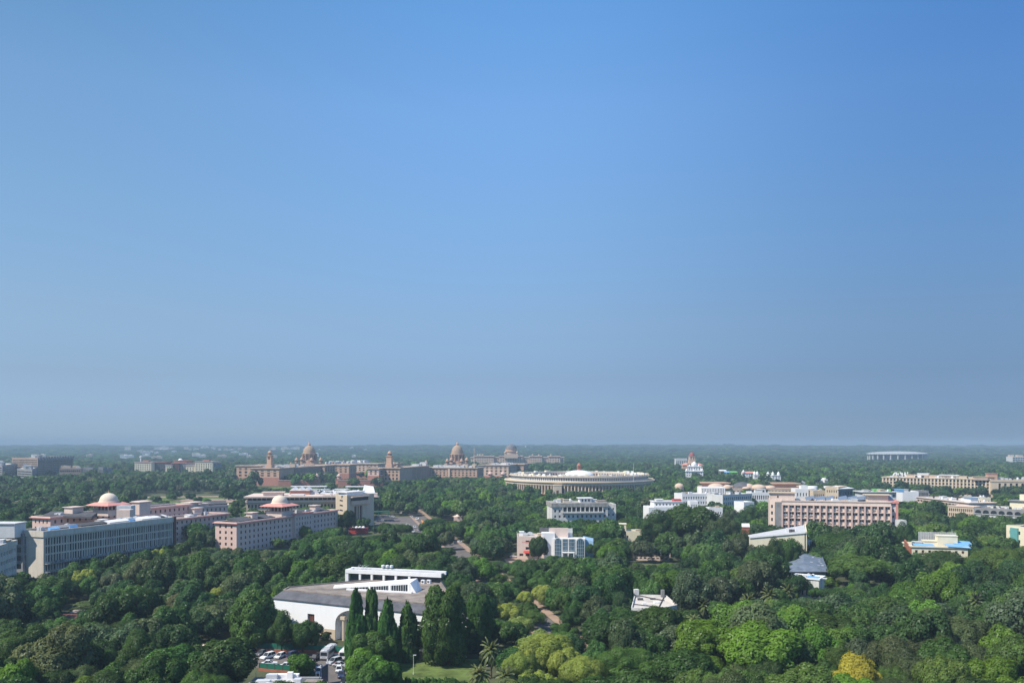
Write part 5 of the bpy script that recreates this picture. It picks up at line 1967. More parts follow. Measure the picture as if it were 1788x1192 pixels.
# white tank and houses behind the pink grid office
t = A(1417.5, 640)
k = MB()
k.lathe([(4.2, 0), (4.2, ZY(849, 640)), (4.0, ZY(848.3, 640)), (.02, ZY(848, 640))], t, 24)
tag(k.build('storage_tank', M['white'], None, (*t, 0), True), 'round white storage tank between the pink grid office and the beige roof block', 'tank')
b = plain_block('white_hut', 'white house with aerial mast left of the round white tank', 'house', 1389, 1412, 625, 625, ZY(853, 625), 4, 4, 'white', 'roof_white', 10, sp=dict(w=.4, h=.4))
q = add(add(b.p, b.u, b.L * .75), b.n, 4)
box_part(b, 'roof_hut', 'white', q, b.u, 2.6, 2.4, ZY(853, 625) - .8, ZY(847.5, 625))
k = MB()
for i in range(3):
    k.tube((q[0] - 1 + i, q[1], ZY(847.5, 625)), (q[0] - 1 + i, q[1], ZY(839 + i, 625)), .07, .05)
    k.obox((q[0] - 1 + i, q[1]), (1, 0), .22, .1, ZY(842 + i, 625), ZY(839.5 + i, 625))
b.part(k, 'aerial', M['white_metal'])
b.finish()
b = plain_block('beige_roof_block', 'beige block with sloping white roof rising behind the pink grid office', 'building', 1441, 1464, 612, 606, ZY(849, 610), 5, 6, 'beige', 'roof_pale', 20, sp=dict(w=.4, h=.4))
zb_ = ZY(849, 610)
p2 = add(b.q, b.u, .02)
q2 = add(march(b.q, (.9, .5), 1489), (0, 0), 0)
poly = ccw([p2, q2, (q2[0] - 3, q2[1] + 18), (p2[0] - 3, p2[1] + 18)])
b.shell(poly, 0, ZY(853, 612), {i: dict(cols=5, rows=6, w=.6, h=.6, bot=.5, top=1, ml=.4, depth=.3, frame=None, panes=('glass3', 'glass2')) for i in (0,)}, 'mid_grey', 'roof_white', .5, (.4, .4), 'roof_white', .3, 'side_wall', 'side_roof')  # shade of the right part put into its darker grey wall colour
k = MB()
s = offset(poly, .8)
k.slope(s, [ZY(853, 612)] * 4, [ZY(852, 612), ZY(852, 612), ZY(849.5, 612), ZY(849.5, 612)])
b.part(k, 'sloping_roof', M['roof_white'])
b.finish()
b = plain_block('tan_annexe', 'low tan annexe between the round white tank and the beige roof block', 'building', 1420, 1441, 618, 618, ZY(856, 618), 5, 4, 'beige', 'roof_dirty', 14)
b.clutter(b.poly, ZY(856, 618) - .8, 5, 4, 'ta')
b.finish()
sight((1386, 1425, 862, 600), (1425, 1500, 870, 600))

# pink grid office
M['cream_pink'] = mat('cream_pink', (.66, .56, .48), .9, .07, .3, .2, .1)

def pink_grid():
    p, q = A(1365, 495), A(1556, 481)
    u = unit(p, q)
    n = (-u[1], u[0])
    o_ = (u[1], -u[0])
    L = math.hypot(q[0] - p[0], q[1] - p[1])
    Z = ZY(873, 495)
    poly = [p, q, add(q, n, 18), add(p, n, 18)]
    b = Bld('grid_office', 'pink office with projecting grid of columns and ledges and tilted solar panels on its roof', 'building', add(p, u, L / 2), keep=[add(p, u, -9), add(q, u, 5), add(add(q, u, 5), n, 20), add(add(p, u, -9), n, 20)], margin=1)
    rows = 6
    zt = Z - 2.6
    rh = 3.85
    z0 = zt - rh * rows
    b.shell(poly, 0, Z, {0: dict(cols=34, rows=rows, w=.86, h=.40, bot=z0, top=2.6, ml=.3, depth=.45, sill=.86, frame='pale_grey', panes=('glass', 'glass2', 'glass3', 'glass2'), mull=1)}, 'cream_pink', 'roof_pale', .9, (.5, .3), 'pink_pale')
    k = MB()
    for i in range(18):
        t = .25 + (L - .5) * i / 17
        k = MB()
        k.obox(add(add(p, u, t), o_, .7), u, .42, .68, .3, zt + .2)
        b.part(k, 'column', M['pink_trim'] if False else mat('pink_column', (.62, .44, .385), .85, .08, .4))
    for j in range(rows + 1):
        k = MB()
        zz = z0 + rh * j
        for i in range(17):
            t0, t1 = .25 + (L - .5) * i / 17 + .43, .25 + (L - .5) * (i + 1) / 17 - .43
            k.obox(add(add(p, u, (t0 + t1) / 2), o_, .45), u, (t1 - t0) / 2, .44, zz - .2, zz + .22)
        b.part(k, 'ledge', M['pink_pale'])
    r = random.Random(9)
    for _ in range(60):
        i, j = r.randrange(17), r.randrange(1, rows)
        t = .25 + (L - .5) * (i + r.uniform(.25, .75)) / 17
        k = MB()
        zz = z0 + rh * j + rh * r.choice((.42, .42, .2))
        k.obox(add(add(p, u, t), o_, .35), u, .45, .3, zz, zz + .6)
        b.part(k, 'air_conditioner', M[r.choice(['ac', 'white_metal', 'mid_grey'])])
    # stair tower at the left end
    t0, t1 = A(1344, 501), add(p, u, -.02)
    tp = [t0, t1, add(t1, n, 14), add(t0, n, 14)]
    zT = ZY(859.5, 500)
    b.shell(tp, 0, Z + .01, {0: dict(cols=3, rows=6, w=.5, h=.5, bot=1, top=2, ml=.3, depth=.4, frame=None, panes=('glass',), skip=lambda i, j: i > 1)}, 'pink_pale', 'roof_pale', .5, None, None, .3, 'tower_wall', 'tower_roof')
    k = MB()
    k.obox(add(p, u, -2.0), u, 1.9, .15, 4, Z - 1)
    b.part(k, 'grey_panel', M['mid_grey'])
    hp = [add(t0, u, .4), add(t0, u, 14.4), add(add(t0, u, 14.4), n, 10), add(add(t0, u, .4), n, 10)]
    hp = [add(x, n, .8) for x in hp]
    b.shell(hp, Z - .8, zT, {0: dict(cols=5, rows=1, w=.3, h=.4, bot=.8, top=.8, ml=.4, depth=.3, frame=None, panes=('glass',), skip=lambda i, j: i != 1)}, 'pink_pale', 'roof_pale', .4, (.35, .9), 'beige', .3, 'stair_room_wall', 'stair_room_roof')
    # recessed right end and fin
    e0 = add(add(q, u, .02), n, 1.2)
    b.shell([e0, add(e0, u, 2.6), add(add(e0, u, 2.6), n, 12), add(e0, n, 12)], 0, Z - 1.5, {0: dict(cols=1, rows=6, w=.6, h=.4, bot=1, top=1.5, ml=.3, depth=.3, frame=None, panes=('glass2',))}, 'pale_grey', 'roof_pale', .4, None, None, .2, 'end_wall', 'end_roof')
    k = MB()
    k.obox(add(add(e0, u, 3.2), n, 2), u, .6, 3, 0, Z + .8)
    k.obox(add(add(e0, u, 1.6), n, 2), u, 2.6, 3.2, Z - .8, Z + .3)
    b.part(k, 'end_fin', M['pink_trim'])
    # solar panels on frames
    for px in (1416, 1434, 1450, 1473, 1491, 1507):
        c = add(A(px, 494), n, 5)
        k = MB()
        k.slope([add(add(c, u, a), n, d) for a, d in ((-2.6, -2.4), (2.6, -2.4), (2.6, 2.4), (-2.6, 2.4))], [Z - .2, Z + .5, Z + 2.4, Z + 1.4], [Z - .1, Z + .6, Z + 2.5, Z + 1.5])
        w = b.part(k, 'solar_panel', M['solar'])
        k = MB()
        for a in (-2.2, 2.2):
            k.tube((*add(add(c, u, a), n, 2), Z - .9), (*add(add(c, u, a), n, 2), Z + 1.5), .08, .08)
            k.tube((*add(add(c, u, a), n, -2), Z - .9), (*add(add(c, u, a), n, -2), Z + .2), .08, .08)
        b.part(k, 'panel_frame', M['white_metal'], w)
    # penthouse on the right
    c = add(A(1534, 486), n, 5)
    box_part(b, 'penthouse', 'pink_pale', c, u, 5.6, 3.5, Z - .9, Z + 3.4, 1.6, None, 'beige')
    c = add(A(1549, 484), n, 6)
    k = MB()
    k.slope([add(add(c, u, a), n, d) for a, d in ((-4, -3), (4, -3), (4, 4), (-4, 4))], [Z + .4] * 4, [Z + .6, Z + .6, Z + 3, Z + 3])
    b.part(k, 'roof_sheet', M['metal_roof'])
    box_part(b, 'roof_hut', 'beige', c, u, 3.4, 2.4, Z - .9, Z + .5)
    b.clutter([add(p, n, 2), add(q, n, 2), add(q, n, 16), add(p, n, 16)], Z - .8, 14, 14, 'tabs', .9)
    b.finish()

pink_grid()
sight((1340, 1366, 904, 485), (1366, 1412, 905, 478), (1412, 1440, 896, 478), (1440, 1466, 909, 478), (1466, 1486, 918, 478), (1486, 1520, 903, 478), (1520, 1568, 898, 478))

# long tan fin office
b = plain_block('fin_office', 'long tan office with upright stone fins and brown window strips on the right', 'building', 1540, 1730, 1000, 935, ZY(832, 1000), 30, 5, 'parl_stone', 'roof_pale', 24, sp=dict(w=.5, h=.78, bot=1.5, top=1.3, ml=1, depth=.7, panes=('brown', 'glass', 'glass'), frame=None), cornice=(.7, .7))
z = ZY(832, 1000)
for i in range(30):
    k = MB()
    t = 1 + (b.L - 2) * i / 30
    k.obox(add(add(b.p, b.u, t), b.n, -.25), b.u, .75, .24, 2, z - 1.4)
    b.part(k, 'fin', M['parl_stone'])
for t, w, h, m in ((.33, 12, 2.6, 'tan_pale'), (.38, 6, 4.4, 'white'), (.5, 16, 2.4, 'tan_pale'), (.62, 10, 3.2, 'white'), (.72, 7, 2.2, 'beige')):
    box_part(b, 'roof_room', m, add(add(b.p, b.u, b.L * t), b.n, 12), b.u, w, 4, z - .9, z + h, .4)
r = random.Random(3)
for i in range(18):
    k = MB()
    q = add(add(b.p, b.u, b.L * r.uniform(.09, .24)), b.n, r.uniform(4, 14))
    h = r.uniform(2.5, 6)
    k.tube((*q, z - .9), (*q, z + h), .16, .12)
    k.obox(q, b.u, .6, .2, z + h - 1.8, z + h)
    b.part(k, 'aerial', M['white_metal'])
b.clutter([add(b.p, b.n, 3), add(b.q, b.n, 3), add(b.q, b.n, 20), add(b.p, b.n, 20)], z - .8, 24, 15, 'tab', 1.5)
b.finish()
b = plain_block('slab_office', 'grey office with tall dark glass slots at the right frame edge', 'building', 1732, 1840, 930, 915, ZY(837, 930), 9, 1, 'beige', 'roof_dirty', 22, sp=dict(w=.42, h=.86, bot=3, top=3, ml=5, depth=1, panes=('blueglass', 'glass'), frame=None), cornice=(2.4, .5))
z = ZY(837, 930)
box_part(b, 'orange_roof_room', 'tan', add(add(b.p, b.u, 2), b.n, 9), b.u, 5, 4, z - .9, z + 6.2, .5, None, 'pink_trim')
box_part(b, 'roof_room', 'tan_pale', add(add(b.p, b.u, -6), b.n, 9), b.u, 10, 4, z - .9, z + 2.6, .5)
b.clutter(b.poly, z - .8, 16, 19, 'tab', 1.6)
b.finish()
sight((1536, 1600, 859, 930), (1600, 1628, 862, 930), (1640, 1664, 855, 930), (1664, 1732, 869, 915), (1732, 1760, 858, 910), (1760, 1790, 862, 900))

# low roofs between the pink grid office and the tan fin office
b = plain_block('low_tan_terrace', 'low pale terrace with wide eaves left of the tan fin office', 'building', 1508, 1565, 640, 640, ZY(858, 640), 10, 5, 'pale_grey', 'roof_pale', 16, cornice=(.5, 1.5))
for px, m, w in ((1531, 'lime', 3.4), (1555, 'lime', 1.6), (1564, 'tarp', 5)):
    box_part(b, 'roof_hut', m, A(px, 650), (1, 0), w, 3, ZY(858, 640) - .9, ZY(854.5, 640))
b.clutter(b.poly, ZY(858, 640) - .8, 12, 19, 'tab')
b.finish()
b = plain_block('white_workshop', 'white windowless workshop wall in front of the tan fin office', 'building', 1576, 1604, 700, 700, ZY(857.5, 700), 0, 0, 'white', 'roof_pale', 14)
b.clutter(b.poly, ZY(857.5, 700) - .8, 5, 19, 'tb')
b.finish()
b = plain_block('grey_workshop', 'dark grey louvred workshop beside the white workshop wall', 'building', 1604, 1622, 705, 705, ZY(857, 700), 7, 5, 'mid_grey', 'roof_dirty', 14, sp=dict(w=.7, h=.7))
b.finish()
b = plain_block('long_low_hall', 'long low pinkish hall with shaded balconies and a blue roof sheet, right of centre', 'building', 1600, 1692, 690, 620, ZY(868, 680), 16, 4, 'pink_pale', 'roof_pale', 22, sp=dict(w=.9, h=.45, panes=('glass', 'brown'), depth=1.0), cornice=(.5, .8))
z = ZY(868, 680)
box_part(b, 'roof_room', 'white', add(add(b.p, b.u, b.L * .86), b.n, 8), b.u, 4, 3, z - .9, z + 3, .8, None, 'tarp')
b.clutter(b.poly, z - .8, 16, 23, 'tab', 1.1)
b.finish()
b = plain_block('cream_house', 'cream house with square windows between the long low hall and the grey arcade', 'house', 1709, 1730, 640, 640, ZY(868, 640), 4, 4, 'cream', 'roof_pale', 9, sp=dict(w=.55, h=.4))
b.clutter(b.poly, ZY(868, 640) - .8, 4, 23, 'ta')
b.finish()
sight((1505, 1568, 868, 600), (1570, 1606, 869, 690), (1604, 1625, 866, 690), (1606, 1640, 876, 640), (1640, 1695, 882, 610))

# grey arcade
def arcade():
    p, q = A(1700, 590), A(1815, 560)
    u = unit(p, q)
    n = (-u[1], u[0])
    L = math.hypot(q[0] - p[0], q[1] - p[1])
    Z = ZY(885, 590)
    poly = [p, q, add(q, n, 26), add(p, n, 26)]
    b = Bld('arcade_building', 'long grey building with a row of dark arches under its parapet at the right', 'building', add(p, u, L / 2), keep=poly, margin=1)
    b.shell(poly, 0, Z, {0: dict(cols=9, rows=3, w=.3, h=.5, bot=.5, top=5.4, ml=1, depth=.4, frame=None, panes=('glass', 'glass2'))}, 'pale_grey', 'roof_dirty', .9)
    k = MB()
    k.obox(add(add(p, u, L / 2), n, -.06), u, L / 2, .05, Z - 5.0, Z)
    b.part(k, 'parapet', M['mid_grey'])
    for i in range(8):
        c = add(add(p, u, L * (i + .6) / 8.2), n, -.13)
        k = MB()
        hw = 1.9
        pts = [(-hw, Z - 4.2), (hw, Z - 4.2)] + [(hw * math.cos(math.pi * j / 10), Z - 3.1 + 1.5 * math.sin(math.pi * j / 10)) for j in range(11)]
        nb = len(k.v)
        for a, zz in pts:
            k.v.append((c[0] + u[0] * a, c[1] + u[1] * a, zz))
        for a, zz in pts:
            k.v.append((c[0] + u[0] * a + n[0] * .06, c[1] + u[1] * a + n[1] * .06, zz))
        m_ = len(pts)
        k.f.append(tuple(range(nb, nb + m_)))
        k.m.append(0)
        for j in range(m_):
            k.f.append((nb + (j + 1) % m_, nb + j, nb + m_ + j, nb + m_ + (j + 1) % m_))
            k.m.append(0)
        b.part(k, 'arch', M['glass'])
        k = MB()
        k.obox(add(c, n, -.3), u, hw + .3, .25, Z - 4.55, Z - 4.2)
        b.part(k, 'arch_sill', M['pale_grey'])
    # tan receding side with small arches
    s0 = add(p, u, -.02)
    s1 = march(s0, (-.62, .78), 1655)
    u2 = unit(s1, s0)
    poly2 = [s1, s0, add(s0, (-u2[1], u2[0]), 12), add(s1, (-u2[1], u2[0]), 12)]
    KEEP.append((poly2, 1))
    b.shell(ccw(poly2), 0, Z + .3, {0: dict(cols=12, rows=4, w=.6, h=.6, bot=.5, top=1.2, ml=.5, depth=.5, frame=None, panes=('brown', 'glass'))}, 'beige', 'roof_pale', .7, (.5, .4), 'pink_pale', .3, 'side_wall', 'side_roof')
    z3 = ZY(872, 590)
    c = add(add(p, u, L * .78), n, 12)
    box_part(b, 'roof_hall', 'cream', c, u, 11, 5, Z - .9, z3, 1.2, None, 'mid_grey')
    box_part(b, 'chimney_block', 'cream', add(add(p, u, L * .66), n, 14), u, 1.6, 1.6, z3, z3 + 4.4)
    b.clutter([add(p, n, 2), add(q, n, 2), add(q, n, 10), add(p, n, 10)], Z - .8, 26, 9, 'tabs', 1.0)
    b.finish()

arcade()
sight((1655, 1700, 896, 560), (1700, 1720, 905, 555), (1720, 1756, 895, 550), (1756, 1790, 908, 545))

# cream hall with lean-to roof
def cream_hall():
    p, q = A(1310, 400), A(1405, 395)
    u = unit(p, q)
    n = (-u[1], u[0])
    L = math.hypot(q[0] - p[0], q[1] - p[1])
    Z, Zq = 14.9, ZY(929, 395)
    r_, s_ = A(1404, 428), A(1308, 407)
    poly = [p, q, r_, s_]
    b = Bld('cream_hall', 'tall cream hall with a sloping pale metal roof and tiny windows above the trees', 'building', add(p, u, L / 2), keep=poly, margin=1)
    k = MB()
    wall = MB()
    P = lambda a, zz: (p[0] + u[0] * a, p[1] + u[1] * a, zz)
    ws = [(L * .77, Z - 5.2), (L * .84, Z - 5.2), (L * .77, Z - 9.2), (L * .84, Z - 9.2)]
    b.shell(poly, 0, Z, {0: dict(cols=11, rows=4, w=.2, h=.22, bot=.5, top=2.2, ml=.8, depth=.3, frame=None, panes=('glass',), skip=lambda i, j: i not in (8, 9))}, 'cream', 'roof_pale', .3)
    up = MB()
    up.slope([p, q, r_, s_], [Z + .003] * 4, [Z + .25, Zq, Zq, Z + .25])
    b.part(up, 'gable', M['cream'])
    rf = MB()
    a, c = add(add(p, u, -.4), n, -.3), add(add(q, u, .45), n, -.3)
    d, e = r_, add(s_, u, -.5)
    zr = ZY(917, 432)
    rf.slope([a, c, d, e], [Z + .22, Zq - .05, Zq - .05, Z + .22], [Z + .6, Zq + .3, Zq + .3, Z + .6])
    b.part(rf, 'sloping_roof', mat('pale_metal_sheet', (.55, .54, .53), .6, .1, .3, .3, .15))
    rf = MB()
    rf.slope([add(a, n, -.12), add(c, n, -.12), c, a], [Z - .1, Zq - .35, Zq - .35, Z - .1], [Z + .62, Zq + .32, Zq + .32, Z + .62])
    b.part(rf, 'fascia', M['white'])
    pk = MB()
    pk.obox(add(add(p, u, L * .17), n, -.08), u, L * .17, .07, .3, Z - 4.2)
    b.part(pk, 'pink_panel', M['pink_pale'])
    for t, w in ((.8, .9), (.76, .6)):
        box_part(b, 'roof_unit', 'dark_grey', add(add(p, u, L * t), n, 4.0), u, w, .8, Z + 2, Zq + .9)
    for t in (.7, .88):
        k = MB()
        k.lathe([(.2, Zq - 1), (.2, Zq + .8), (.34, Zq + .9), (.02, Zq + 1.1)], add(add(p, u, L * t), n, 8), 8)
        b.part(k, 'roof_vent', M['white_metal'])
    # parapet gable on the right
    g = MB()
    c = add(q, u, .5)
    c = add(q, u, .5)
    g.slope([c, add(c, u, .5), add(r_, u, .7), add(r_, u, .2)], [0] * 4, [Zq + .5, Zq + .5, Zq + .8, Zq + .8])
    b.part(g, 'gable_wall', M['cream'])
    # lower wing to the right and red brick chimney to the left
    s0 = A(1407, 416)
    b.shell([s0, add(s0, (1, 0), 4.5), add(add(s0, (1, 0), 4.5), (0, 1), 10), add(s0, (0, 1), 10)], 0, Z - 3.5, {0: dict(cols=2, rows=4, w=.3, h=.3, bot=1, top=1, ml=.4, depth=.3, frame=None, panes=('glass',))}, 'pale_grey', 'roof_pale', .4, None, None, .3, 'annex_wall', 'annex_roof')
    b.finish()
    c = A(1302, 424)
    k = MB()
    k.obox(c, u, 1.7, 1.4, 0, ZY(920, 422), 0)
    k.slope([add(add(c, u, -1.9), n, -1.7), add(add(c, u, 1.9), n, -1.7), add(add(c, u, 1.9), n, 1.7), add(add(c, u, -1.9), n, 1.7)], [ZY(920, 422)] * 4, [ZY(919, 422), ZY(919, 422), ZY(914.5, 422), ZY(914.5, 422)], 1)
    tag(k.build('brick_tower', [M['brick'], M['roof_white']], None, (*c, 0)), 'small red brick tower with slanted pale cap left of the cream hall', 'tower')

cream_hall()
sight((1300, 1312, 926, 415), (1308, 1322, 964, 385), (1322, 1340, 948, 385), (1340, 1380, 941, 385), (1380, 1406, 964, 380))

# slate shed and small white villa
def shed_and_villa():
    c = A(1412, 362)
    Z = ZY(992, 350)
    b = Bld('slate_shed', 'low shed with bluish slate hipped roof between the cream hall and the small white villa', 'shed', c, keep=[A(1380, 345), A(1445, 345), A(1445, 378), A(1380, 378)], margin=.5)
    l, r_ = A(1378, 343), A(1447, 343)
    lb, rb = A(1376, 392), A(1436, 390)
    k = MB()
    zr = ZY(966, 380)
    rid0, rid1 = A(1402, 353), A(1405, 388)
    ze, zp = 7.4, ZY(983, 353)
    k.face([(*l, ze), (*r_, ze), (*rid0, zp)])
    k.face([(*r_, ze), (*rb, ze), (*rid1, zp), (*rid0, zp)])
    k.face([(*lb, ze), (*l, ze), (*rid0, zp), (*rid1, zp)])
    k.face([(*rb, ze), (*lb, ze), (*rid1, zp)])
    k.face([(*l, ze - .25), (*lb, ze - .25), (*rb, ze - .25), (*r_, ze - .25)])
    b.part(k, 'hipped_roof', mat('blue_slate', (.15, .18, .22), .6, .4, .35, .3))
    k = MB()
    k.prism(inset(ccw([l, r_, rb, lb]), [1] * 4), 0, ze - .2)
    b.part(k, 'wall', M['mid_grey'])
    rr = random.Random(4)
    for _ in range(9):
        t, s = rr.uniform(.15, .8), rr.uniform(.15, .7)
        x = r_[0] + (rb[0] - r_[0]) * t
        y = r_[1] + (rb[1] - r_[1]) * t
        x, y = x + (rid0[0] + (rid1[0] - rid0[0]) * t - x) * s, y + (rid0[1] + (rid1[1] - rid0[1]) * t - y) * s
        k = MB()
        zz = ze + (zp - ze) * s
        k.slope([(x - .7, y - .3), (x + .7, y - .3), (x + .7, y + .3), (x - .7, y + .3)], [zz] * 4, [zz + .16] * 4)
        b.part(k, 'roof_patch', M['ac'])
    p, q = A(1380, 330), A(1430, 324)
    u = unit(p, q)
    n = (-u[1], u[0])
    L = math.hypot(q[0] - p[0], q[1] - p[1])
    Z = 7.6
    poly = [p, q, add(q, n, 9), add(p, n, 9)]
    b = Bld('small_villa', 'small white villa with cluttered flat roof and an open doorway below the slate shed', 'house', add(p, u, L / 2), keep=poly, margin=.5)
    b.shell(poly, 0, Z, {0: dict(cols=6, rows=2, w=.34, h=.62, bot=.3, top=1.6, ml=.5, depth=.35, frame=None, panes=('glass',), skip=lambda i, j: i in (0, 5))}, 'white_old', 'roof_white', .7, (.5, .35), 'white')
    b.clutter(poly, Z - .6, 9, 6, 'tabs', .7)
    k = MB()
    k.obox(add(add(p, u, L * .75), n, 3), u, 2.2, .6, Z - .6, Z + .4)
    b.part(k, 'blue_tank', M['tarp'])
    b.finish()

shed_and_villa()
sight((1379, 1398, 1020, 322), (1398, 1416, 1042, 322), (1416, 1428, 1022, 322), (1384, 1425, 1002, 342), (1425, 1442, 996, 342))

# lattice screen house
def lattice_house():
    p, q = A(1592, 381), A(1690, 376)
    u = unit(p, q)
    n = (-u[1], u[0])
    L = math.hypot(q[0] - p[0], q[1] - p[1])
    Z = ZY(953, 380)
    poly = [p, q, add(q, n, 16), add(p, n, 16)]
    b = Bld('lattice_house', 'cream house with a tall grey lattice screen on its roof and bright blue sheets', 'house', add(p, u, L / 2), keep=poly, margin=.5)
    b.shell(poly, 0, Z, {0: dict(cols=8, rows=4, w=.4, h=.4, bot=.5, top=.9, ml=.6, depth=.3, frame=None, panes=('glass', 'brown'))}, 'cream', 'roof_pale', .6, (.5, .5), 'cream')
    k = MB()
    c0 = add(p, u, -.5)
    k.slope([c0, add(c0, u, .5), add(add(c0, u, .5), n, 12), add(c0, n, 12)], [0] * 4, [Z - 1, Z - 1, Z + 1.6, Z + 1.6])
    b.part(k, 'brick_side', M['brick'])
    x0, x1 = A(1604, 394), A(1669, 391)
    us = unit(x0, x1)
    Ls = math.hypot(x1[0] - x0[0], x1[1] - x0[1])
    zt = ZY(928.5, 392)
    k = MB()
    ns = (-us[1], us[0])
    for i in range(23):
        k.obox(add(x0, us, Ls * i / 22), us, .09, .09, Z - .7, zt)
    for j in range(8):
        zz = Z + (zt - Z) * (j + .5) / 8
        k.obox(add(add(x0, us, Ls / 2), ns, .14), us, Ls / 2, .05, zz - .05, zz + .05)
    k.obox(add(add(x0, us, Ls / 2), ns, .3), us, Ls / 2, .06, Z - .7, zt - .2)
    b.part(k, 'lattice_screen', M['pale_grey'])
    for px, Y, w, top in ((1630, 388, 4.5, 944), (1652, 386, 4.2, 935)):
        z_ = ZY(top, Y)
        box_part(b, 'roof_room', 'cream', A(px, Y), u, w, 2.4, Z - .7, z_, .2)
    for px, Y, w, d, z_, m in ((1613, 382, 4.4, 2.4, 950.5, 'tarp'), (1672, 379, 4.8, 3, 952, 'tarp'), (1676, 384, 3.2, 3, 947, 'tarp'), (1684, 386, 2.6, 2, 946, 'tarp')):
        c = A(px, Y)
        zz = ZY(z_, Y)
        k = MB()
        k.slope([add(add(c, u, a * w), n, e * d) for a, e in ((-1, -1), (1, -1), (1, 1), (-1, 1))], [zz - .3, zz - .8, zz, zz + .2], [zz - .1, zz - .6, zz + .2, zz + .4])
        b.part(k, 'roof_sheet', M[m])
        k = MB()
        for a, e in ((-.9, -.9), (.9, -.9), (-.9, .9), (.9, .9)):
            k.tube((*add(add(c, u, a * w), n, e * d), Z - .6), (*add(add(c, u, a * w), n, e * d), zz - .2), .07, .07)
        b.part(k, 'sheet_post', M['ac'])
    k = MB()
    c = A(1662, 388)
    k.tube((*c, Z), (*c, ZY(923, 388)), .08, .05)
    b.part(k, 'mast', M['ac'])
    b.clutter(poly, Z - .5, 8, 17, 'tab', .8)
    b.finish()

lattice_house()
sight((1585, 1600, 972, 370), (1600, 1640, 966, 372), (1640, 1692, 968, 372))

# cream and teal house at the right edge
b = plain_block('teal_house', 'cream house with a teal glazed corner at the right frame edge', 'house', 1757, 1830, 424, 400, ZY(919, 415), 5, 4, 'cream', 'roof_pale', 14, sp=dict(w=.4, h=.4))
k = MB()
k.obox(add(add(b.p, b.u, b.L * .22), b.n, -.35), b.u, b.L * .09, .5, 3, ZY(919, 415) - 1)
b.part(k, 'teal_glazing', M['teal'])
k = MB()
k.slope([add(add(b.p, b.u, b.L * t), b.n, d) for t, d in ((.3, 1), (.75, 1), (.75, 9), (.3, 9))], [ZY(919, 415) - .9] * 4, [ZY(919, 415), ZY(919, 415), ZY(914, 415), ZY(914, 415)])
b.part(k, 'roof_shed', M['dark_grey'])
b.finish()
b = plain_block('small_grey_hut', 'tiny pale hut roof among dark trees right of the pink grid office', 'hut', 1572, 1583, 450, 450, ZY(908, 450), 2, 2, 'pale_grey', 'roof_pale', 6)
b.finish()
sight((1755, 1790, 948, 400))

